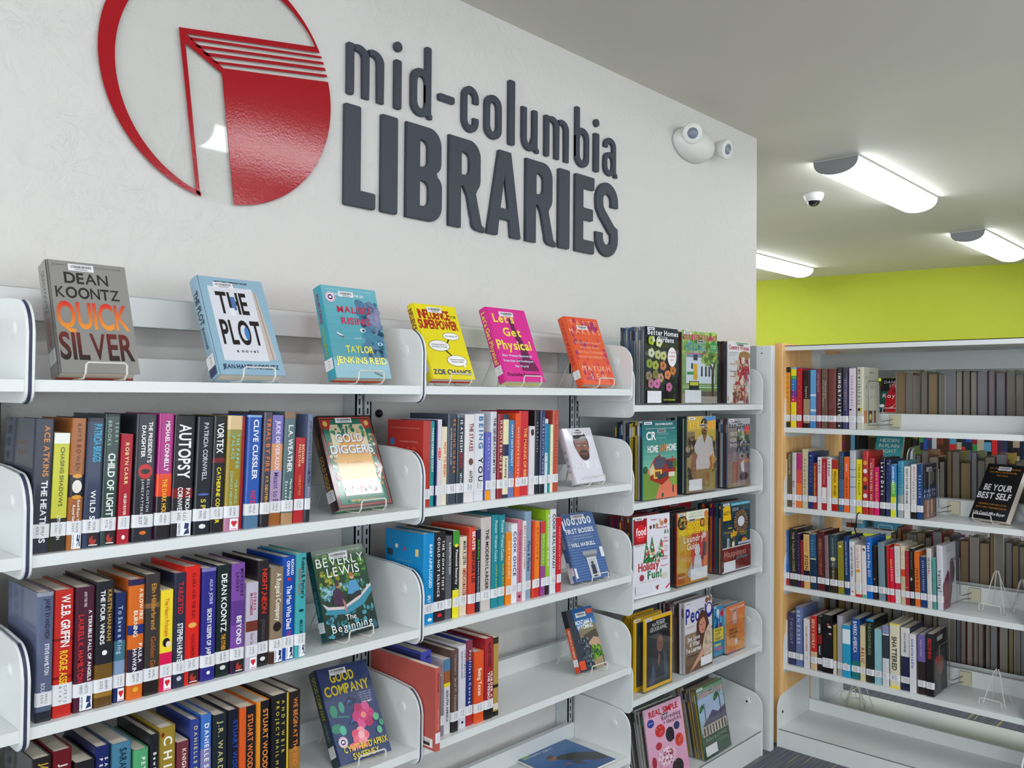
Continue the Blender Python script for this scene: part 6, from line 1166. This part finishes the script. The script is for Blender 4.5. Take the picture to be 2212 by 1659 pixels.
magazine_pile('handy', [('r', 0, 0, 1, .88, '8c8088'), ('r', 0, .88, 1, 1, 'b8b8bc'), ('r', .38, .5, 1, .86, '5c6c80'), ('r', .4, .76, 1, .775, 'b88858'), ('r', .4, .60, 1, .615, 'b88858'), ('r', .4, .42, 1, .435, 'b88858')] + [('s', .42, .78, .95, .84, 16, .08, ['2c3c58', '7c94a8', 'c8b898'], 1), ('s', .42, .62, .95, .73, 20, .09, ['3c5470', 'b8c4cc', '2c3444'], 2), ('s', .42, .44, .95, .56, 20, .09, ['b8b0a4', '7c8c98', '4c4448'], 3), ('r', .2, .05, .42, .36, 'a0603c'), ('p', [(.45, .36), (.95, .4), (.95, .36), (.5, .32)], 'c89060'), ('p', [(.55, .33), (.7, .38), (.72, .2), (.6, .22)], 'd8d8dc'), ('e', .72, .14, .2, .06, '34343c'), ('r', 0, 0, 1, .06, '98887c'), ('t', 'family', .35, .935, .4, .04, '4c4c54'), ('t', 'handyman', .5, .865, .94, .07, '38383c'), ('e', .84, .83, .12, .06, 'd83c44'), ('t', 'CREATE', .22, .75, .32, .05, 'dcdce0'), ('t', 'WORK', .22, .66, .32, .05, 'dcdce0'), ('t', 'SPACE', .22, .58, .32, .05, 'dcdce0')] + due + topbar(.52, .895, .3), '8c848c', 'grey handyman magazine with desk and shelves, second magazine shelf', 8, .075, ['2c3c50', '3c5c80', '8c8c94', '5c3c34', '1c1c24', 'a8b0b8'], holder=.84)
trees = []
for (cx, b_, tp, wd) in ((.34, .42, .70, .09), (.49, .42, .74, .11), (.74, .46, .70, .08), (.63, .40, .54, .07)):
    trees += [('p', [(cx-wd, b_), (cx, tp), (cx+wd, b_)], '2c8048'), ('s', cx-wd*.6, b_+.01, cx+wd*.6, (b_+tp)/2, 22, .04, ['1c6838', '50a868', 'd83c4c', 'e8f0e8', 'dcd0b0'], int(cx*100)), ('s', cx-wd*.3, (b_+tp)/2, cx+wd*.3, tp-.06, 10, .03, ['50a868', 'd83c4c', 'e8f0e8'], int(cx*70))]
magazine_pile('food', [('r', .0, .66, .36, .97, 'a8182c'), ('e', .20, .79, .15, .11, 'd82430'), ('t', 'food', .20, .77, .26, .09, 'f4f4f4'), ('t', 'network', .2, .74, .16, .018, 'f0d0d4'), ('r', .0, .635, .36, .66, 'e8e8ec'), ('t', 'magazine', .16, .64, .24, .022, '8c1c2c'), ('t', 'The Most', .55, .93, .16, .02, 'b83c50'), ('e', .46, .85, .035, .025, '8c4c34'), ('r', .53, .83, .57, .88, '3c3034'), ('e', .63, .86, .04, .028, 'b88c64'), ('e', .77, .88, .05, .03, 'c89468'), ('e', .88, .90, .05, .035, 'c05c48'), ('e', .72, .92, .03, .02, 'd8a890'), ('t', 'Christmas Cookies', .76, .82, .32, .02, 'c83c58'), ('t', '85', .90, .745, .12, .045, '1c6c3c'), ('t', 'Fun', .88, .68, .1, .022, 'b83c4c'), ('t', 'Recipes', .86, .64, .2, .024, 'c84c5c'), ('t', 'A Cake', .84, .58, .18, .02, 'd07c88'), ('t', 'Special', .84, .55, .2, .02, 'd07c88'), ('t', 'Treats', .85, .52, .16, .02, 'd07c88'), ('t', 'A Holiday', .82, .45, .22, .02, 'c84c5c'), ('t', 'All-Star', .84, .42, .18, .02, 'c84c5c'), ('t', 'Peppermint', .84, .34, .22, .018, 'd07c88'), ('t', 'Holiday', .40, .325, .56, .10, 'c8303c'), ('t', 'Fun!', .56, .215, .38, .095, '2c7c48'), ('e', .21, .245, .06, .04, 'a83c58'), ('t', 'STAR TREATS', .4, .18, .46, .016, 'b0a890'), ('e', .84, .22, .08, .04, 'd8d4c4'), ('p', [(.58, .1), (.68, .12), (.64, .05)], 'b04c58'), ('p', [(.86, .06), (1, .12), (1, .1), (.88, .045)], 'd04858')] + trees + [('r', .03, .05, .46, .155, 'dfe1e8')] + due, 'e0e0e8', 'white holiday food magazine with Christmas trees, third magazine shelf', 12, .10, ['8c1c2c', '2c5c50', '4c2c54', 'd8a030', '1c1c24', '5c1c24', '3c3c40', '2c4c68'], holder=0)
magazine_pile('gh', [('g', 0, 0, 1, 1, 'd8a838', 'c8882c', 5), ('p', [(.0, .9), (.3, .75), (.3, .1), (0, .05)], 'c8a838'), ('r', .45, .2, 1, .7, 'cc4c30'), ('r', .28, .88, 1, 1, 'e8ead8'), ('e', .16, .86, .15, .10, '3c2c24'), ('s', .06, .8, .26, .92, 18, .05, ['c88c3c', '8c5c2c', '5c7c3c', 'd8b060'], 3), ('e', .93, .93, .07, .055, 'd88c34'), ('e', .80, .82, .07, .06, '5c3c24'), ('e', .80, .82, .045, .04, 'd8a050'), ('t', 'HEALTHY COZY', .60, .955, .4, .022, '5c9c78', 0), ('t', 'FOODS ALL WEEK', .58, .915, .44, .022, '5c9c78', 0), ('t', 'GOOD', .52, .77, .38, .075, 'f0e020'), ('t', 'HOUSEKEEPING', .52, .68, .92, .075, 'f0e020'), ('t', 'Laundry', .52, .575, .64, .085, 'f0e8e0'), ('t', 'Guide', .50, .47, .40, .085, 'f0e8e0'), ('e', .86, .64, .07, .045, 'e8c8b8'), ('e', .64, .44, .09, .07, 'dcdcdc'), ('p', [(.5, .15), (.55, .36), (.64, .4), (.74, .36), (.8, .15)], 'd4d6da'), ('p', [(.30, .12), (.45, .3), (.5, .2), (.42, .06)], 'b8b4b4'), ('p', [(.80, .3), (.84, .55), (.95, .52), (.9, .25)], '5c4c2c'), ('r', .84, .18, .95, .34, 'dc7c38'), ('t', 'LESS', .14, .42, .18, .03, 'e88030'), ('t', 'CLUTTER', .16, .37, .22, .03, 'e88030'), ('r', .02, .02, .24, .17, 'b86c34'), ('t', 'FIND OUT', .14, .1, .18, .02, 'f0e8e0')] + due + topbar(.46, .86, .2) + white(.42, .03, .96, .19), 'd8a040', 'orange and yellow housekeeping magazine with Laundry Guide title, third magazine shelf', 7, .105, ['2c2c2c', '4c4c4c', '1c1c20', '5c2430', '3c3c40', '2c2020'], holder=.72, spinecol='b83c2c')
magazine_pile('hgtv', [('r', 0, .3, 1, 1, '2c4450'), ('s', .05, .35, .95, .95, 60, .1, ['34505c', '263c48', '3c5864'], 3), ('r', .3, .94, 1, .985, '28a8c0'), ('t', 'magazine of the home', .65, .95, .6, .022, 'dcf0f4'), ('p', [(.04, .74), (.04, .93), (.16, .96), (.28, .94), (.32, .74)], 'f0c41c'), ('t', 'HGTV', .18, .82, .24, .05, '2c2c2c')] + [('p', [(.66+.10*cos(a/13*pi), .70+.065*sin(a/13*pi)), (.66+.25*cos(a/13*pi-.06), .70+.165*sin(a/13*pi-.06)), (.66+.25*cos(a/13*pi+.06), .70+.165*sin(a/13*pi+.06))], ['b07c48', 'c89058'][a % 2]) for a in range(26)] + [('e', .66, .70, .12, .075, 'd8dce4'), ('r', .2, .62, .34, .635, 'd8b83c'), ('s', .3, .5, .5, .58, 20, .06, ['e0c030', 'd8a828'], 7), ('r', .36, .42, .44, .5, '6c5c4c')] + [('r', .16, .36+.022*k, .24, .372+.022*k, 'dcdcdc') for k in range(6)] + [('e', .38, .39, .05, .04, 'e0d8b0'), ('r', .55, .37, 1, .405, 'b0b8cc'), ('r', .68, .40, .86, .44, 'd8a048'), ('r', .7, .44, .82, .46, 'c84c4c'), ('r', 0, .0, 1, .355, 'd8d4d4'), ('r', 0, .02, 1, .34, '7c2c28'), ('s', .05, .04, .95, .33, 26, .08, ['8c3830', '6c2824'], 4), ('t', 'Happiness', .45, .22, .76, .085, 'e0a8a0', 0), ('t', 'at Home', .68, .16, .40, .055, '4ca8c0', 0), ('t', 'KITCHEN', .17, .56, .2, .02, 'd8b83c'), ('t', 'WINDOWS', .74, .53, .22, .02, 'd8b83c'), ('t', 'DO OVER', .74, .50, .2, .02, 'd8b83c')] + due + topbar(.44, .87, .2) + white(.05, .01, .45, .155), '2c5c6c', 'dark teal home magazine with sunburst mirror, third magazine shelf', 9, .105, ['8c2c30', '1c3c4c', '5c2c6c', 'c8702c', '26242c', '1c5c64', '3c2c24'], holder=.3)
magazine_pile('natgeo', [('r', 0, 0, 1, 1, 'e8b80c'), ('r', .07, .045, .93, .955, '221f24'), ('t', 'NATIONAL', .50, .865, .46, .045, 'd8d8d4', 0), ('t', 'GEOGRAPHIC', .50, .795, .62, .055, 'd8d8d4', 0), ('p', [(.36, .70), (.5, .80), (.66, .72), (.80, .40), (.9, .06), (.1, .06), (.2, .4)], '2c2c3c'), ('p', [(.18, .06), (.30, .36), (.40, .2), (.36, .06)], '4c5c78'), ('p', [(.66, .5), (.8, .4), (.9, .1), (.74, .06)], '46546c'), ('e', .55, .60, .115, .12, '8c5c48'), ('p', [(.42, .62), (.46, .74), (.62, .74), (.68, .62), (.66, .72), (.55, .78), (.44, .72)], '1c181c'), ('e', .51, .615, .02, .008, '1c1414'), ('e', .60, .615, .02, .008, '1c1414'), ('e', .555, .535, .03, .010, '5c2c28'), ('p', [(.54, .61), (.57, .61), (.575, .565), (.535, .565)], '7c4c3c'), ('p', [(.5, .48), (.58, .42), (.50, .28), (.46, .36)], '8c6454'), ('t', 'AFGHANISTAN', .45, .10, .6, .03, '8c8c90', 0)] + due + topbar(.56, .90, .3), 'e8b80c', 'yellow-bordered magazine with veiled portrait, fourth magazine shelf', 6, .055, ['c8980c', 'e0b010', 'b88c14', 'd8a80c', '8c7418'], holder=.78, th=.006, start=.034)
magazine_pile('people', [('r', 0, 0, 1, 1, 'd8d4d4'), ('g', .0, 0, 1, .55, '9c8468', '6c5440', 5), ('r', .0, .85, .75, 1, 'dcd8e4'), ('t', 'Peopl', .40, .70, .74, .20, '1c2c9c'), ('e', .88, .80, .14, .11, '1c2c9c'), ('e', .88, .82, .09, .07, 'e4dce4'), ('e', .80, .95, .06, .04, '8c5c4c'), ('e', .92, .96, .06, .04, '9c6c58'), ('p', [(.40, .42), (.42, .66), (.58, .82), (.76, .80), (.88, .62), (.86, .40), (.70, .30), (.56, .30)], '5c3424'), ('e', .63, .61, .125, .12, 'd0947c'), ('p', [(.50, .66), (.56, .74), (.70, .76), (.76, .68), (.68, .72), (.58, .70)], '6c3c28'), ('e', .58, .625, .02, .008, '2c1c18'), ('e', .68, .635, .02, .008, '2c1c18'), ('e', .64, .545, .035, .012, 'b8504c'), ('p', [(.62, .62), (.64, .62), (.655, .575), (.61, .575)], 'bc806c'), ('p', [(.72, .50), (.88, .60), (1, .50), (1, .06), (.70, .10), (.62, .3)], 'd4c0ac'), ('s', .72, .1, .96, .5, 40, .06, ['e0d0c0', 'bca48c', 'c8b49c'], 3), ('p', [(.7, .2), (.35, .06), (.15, .0), (.4, .16), (.66, .3)], 'd0a088'), ('r', .02, .55, .36, .68, 'd8d4d8'), ('t', 'EXCLUSIVE', .18, .63, .26, .02, 'a85c7c'), ('t', 'Joy, Love', .30, .44, .44, .065, 'f0f0f0'), ('t', '& What', .34, .36, .36, .065, 'f0f0f0'), ('t', 'I\'ve Learned', .30, .28, .54, .065, 'f0f0f0'), ('t', 'An intimate look at healing', .25, .22, .4, .018, '3c2c24')] + due + topbar(.58, .83, .24) + white(.55, .03, .97, .155), 'c8c4c8', 'celebrity magazine with long-haired woman portrait, fourth magazine shelf', 12, .115, ['b8b8bc', '5c4c48', '3c2c2c', '8c2c44', 'd0d0d4', '7c6c64', '2c2c38'], holder=.0)
magazine_pile('half', [('r', 0, 0, 1, 1, '3c90b8'), ('s', .1, .55, .9, .9, 24, .16, ['2c4c8c', 'd8dce4', 'c83c5c', '5cb0d0'], 2), ('r', 0, .3, .96, .56, 'f0d838'), ('t', 'WALK', .45, .48, .7, .06, '26282c'), ('t', 'OFF', .38, .40, .5, .06, '26282c'), ('t', 'WEIGHT', .48, .32, .7, .06, '26282c'), ('r', .1, .2, .7, .24, 'e0d040'), ('r', .1, .12, .9, .16, 'c84c6c')] + due, '3c88a8', 'narrow blue newsletter with yellow title block, fourth magazine shelf', 5, .05, ['c8782c', '3c88a8', '8cb4cc', '5c4c44'], holder=.6)
magazine_pile('nutri', [('g', 0, 0, 1, 1, 'd87c48', 'e0a050', 6), ('e', .4, .72, .26, .16, 'c88878'), ('p', [(.3, .8), (.5, .85), (.55, .6), (.35, .58)], 'd8b0a0'), ('e', .78, .66, .14, .10, 'd89848'), ('t', 'nutrition', .55, .90, .8, .07, 'f0dcd0'), ('t', 'BUILD A', .34, .45, .4, .055, '3c3c34'), ('t', 'STRONGER', .36, .37, .5, .055, '3c3c34'), ('t', 'BRAIN', .3, .29, .36, .055, '3c3c34'), ('r', .45, .14, .58, .26, 'dcdce0'), ('t', 'Grilled salmon', .25, .08, .4, .02, 'c84c7c'), ('t', 'BETTER MEALS', .8, .36, .3, .02, 'b85c34'), ('r', .02, .0, .5, .05, 'd86c7c')] + topbar(.42, .85, .3), 'dc8c48', 'orange nutrition newsletter at the right end of fourth magazine shelf', 6, .075, ['6c94b0', '8cb0c4', '3c6c94', 'a8b8c4', 'c89060'], holder=.7)
berr = [('e', .36, .66, .13, .085, 'cc3438'), ('e', .60, .56, .115, .10, '2c2430'), ('e', .80, .64, .08, .055, '34406c'), ('e', .82, .44, .11, .09, 'd8503c'), ('e', .28, .47, .08, .05, 'b83c44'), ('e', .70, .10, .15, .11, '3c3438'), ('e', .12, .28, .06, .08, 'a83444')]
magazine_pile('real', [('g', 0, 0, 1, 1, 'e4b8d0', 'd8a0bc', 6)] + berr + [('s', .28, .6, .44, .72, 26, .025, ['e05c5c', 'b02830', 'e88080'], 1), ('s', .52, .49, .68, .64, 34, .03, ['1c1820', '4c4050', '34283c'], 2), ('s', .6, .02, .8, .18, 40, .03, ['241c24', '544c54', '3c3440'], 3), ('s', .75, .38, .9, .5, 26, .03, ['e8705c', 'c03c34'], 5), ('e', .45, .30, .24, .12, 'e8ccd8'), ('s', .25, .2, .65, .4, 60, .04, ['f0dce4', 'd8a8bc', 'c890a8', 'a84c5c'], 4), ('t', 'REAL SIMPLE', .5, .875, .76, .075, 'd02c34'), ('t', 'Refreshing', .68, .78, .5, .055, '3c3440', 0), ('t', '+ Healthy', .70, .715, .48, .055, '3c3440', 0), ('e', .14, .80, .085, .055, '34449c'), ('t', 'SPRING', .14, .795, .12, .014, 'd8dcf0'), ('t', 'THIRTY-MINUTE', .26, .14, .34, .018, '5c3444', 0), ('t', 'DINNERS', .24, .10, .24, .018, '5c3444', 0), ('t', 'A GENTLER', .26, .05, .28, .018, '5c3444', 0)] + topbar(.52, .84, .2, .03), 'dca8c4', 'pink magazine with berries, bottom magazine shelf', 11, .085, ['8c8c90', '3c6c54', 'b8b8bc', '5c5450', '2c5044', 'c8c4c0', '4c2c2c'], holder=0)
palm = []
for (cx, cy, sc) in ((.22, .70, 1), (.80, .78, 1.15)):
    palm += [('p', [(cx-.012, .2), (cx+.014, .2), (cx+.02, cy), (cx-.004, cy)], '5c4c3c')]
    for k in range(9): a = k*.42-.1; palm += [('p', [(cx, cy), (cx+.2*sc*cos(a), cy+.09*sc*sin(a)-.02), (cx+.17*sc*cos(a+.22), cy+.07*sc*sin(a+.22)-.03)], ['3c6c3c', '54884c', '2c5434'][k % 3])]
magazine_pile('south', [('r', 0, .0, 1, 1, '4c7c50'), ('r', .02, .36, .98, .84, 'a8bcd4'), ('p', [(.1, .46), (.35, .55), (.5, .62), (.7, .56), (1, .62), (1, .42), (.1, .40)], '5c5474'), ('r', .06, .30, .96, .44, 'c8b8a8'), ('r', .3, .31, .9, .40, 'd8d0c0')] + [('r', .10+.11*k, .31, .15+.11*k, .42, '3c4048') for k in range(8)] + [('r', 0, .0, 1, .30, '2c5434'), ('r', .02, .84, 1, .97, '7c9c88')] + palm + [('t', 'Southern Living', .50, .85, .9, .08, 'd8a8b0'), ('t', 'Relax & Unwind', .50, .225, .74, .05, '9cc098', 0), ('t', 'FROM OUR FAVORITE', .7, .17, .4, .016, 'a8c8a8', 0), ('t', 'COASTS', .7, .14, .3, .016, 'a8c8a8', 0)] + due + topbar(.5, .885, .2) + white(.06, .03, .48, .165), '3c6444', 'green southern magazine with palm trees, bottom magazine shelf', 9, .085, ['8c8c90', '5c5c60', '3c3434', 'b0b0b4', '7c5c4c', 'a88c40'], holder=.55)
# extra covers visible behind the front row
for (x, y, z, w_, h, col, art, label) in (
  (2.10, .146, LM[2], .20, .268, '5c5458', [('g', 0, 0, 1, 1, 'a8a4b0', '3c3434', 4), ('t', 'GOOD', .72, .72, .5, .06, 'b84c70'), ('t', 'HOUSE', .7, .63, .5, .06, 'b84c70'), ('e', .9, .93, .1, .07, '5c3c2c')], 'grey magazine standing behind the holiday and housekeeping magazines'),
  (1.985, .040, LM[3], .172, .248, 'd8a80c', [('r', .1, .06, .9, .94, '3c4c54')] + due, 'yellow-bordered magazine standing behind the portrait magazine'),
  (2.34, .150, LM[2], .20, .285, '8c2428', [('r', 0, .8, 1, 1, 'a83034'), ('t', 'cuisine', .5, .84, .7, .08, 'e0c8c8')] + topbar(.4, .93, .3), 'dark red magazine standing behind the dark teal home magazine')):
    cover_thing('magazine', 'magazine', (x, y, z+.002, 0, 0, w_, h), .004, col, art, label, 'p', callno=False)

# magazine lying flat on the lowest middle shelf
pose = None
root = thing('magazine', 'fishing magazine lying flat on the lowest middle-bay shelf', 'magazine', (1.625, .125, LW[4]+.0005), (0, 0, R(-3)))
w_, h = .275, .215
m = MB(); m.box(-.1, .14, -.11, .11, 0, .0005, lin('2c5c94')); m.box(-.1, .14, -.11, .11, .0075, .008, lin('2c5c94')); m.build('cover', M['paper'], root)
MB().box(-.099, .139, -.109, .109, .0005, .0075).build('page_block', M['pages'], root)
a = Art(.22, .24, lambda x, z, d: (z-.1, .11-x, .008+d))
a = Art(.24, .22, lambda x, z, d: (-.1+x, -.11+z, .008+d))
a.run([('g', 0, 0, 1, 1, '3c78b0', '2c5c94', 4), ('p', [(.38, .60), (.52, .66), (.75, .58), (1, .36), (1, .1), (.8, .18), (.56, .40)], '3c3c38'), ('p', [(.30, .62), (.38, .72), (.46, .66), (.38, .56)], 'a8684c'), ('p', [(.30, .70), (.42, .78), (.46, .70), (.36, .64)], '5c3c30'), ('p', [(.36, .36), (.46, .42), (.44, .32)], 'a8684c'), ('p', [(.10, .30), (.40, .36), (.40, .355), (.10, .29)], '8c9ca8'), ('p', [(.0, 1), (.3, 1), (.12, .9)], '7cb83c'), ('p', [(.5, .4), (.62, .34), (.6, .2), (.5, .3)], '4c443c'), ('t', 'BACKCOUNTRY JOURNAL', .34, .88, .56, .05, 'dce8f4')])
a.mb.build('cover_print', M['print'], root)
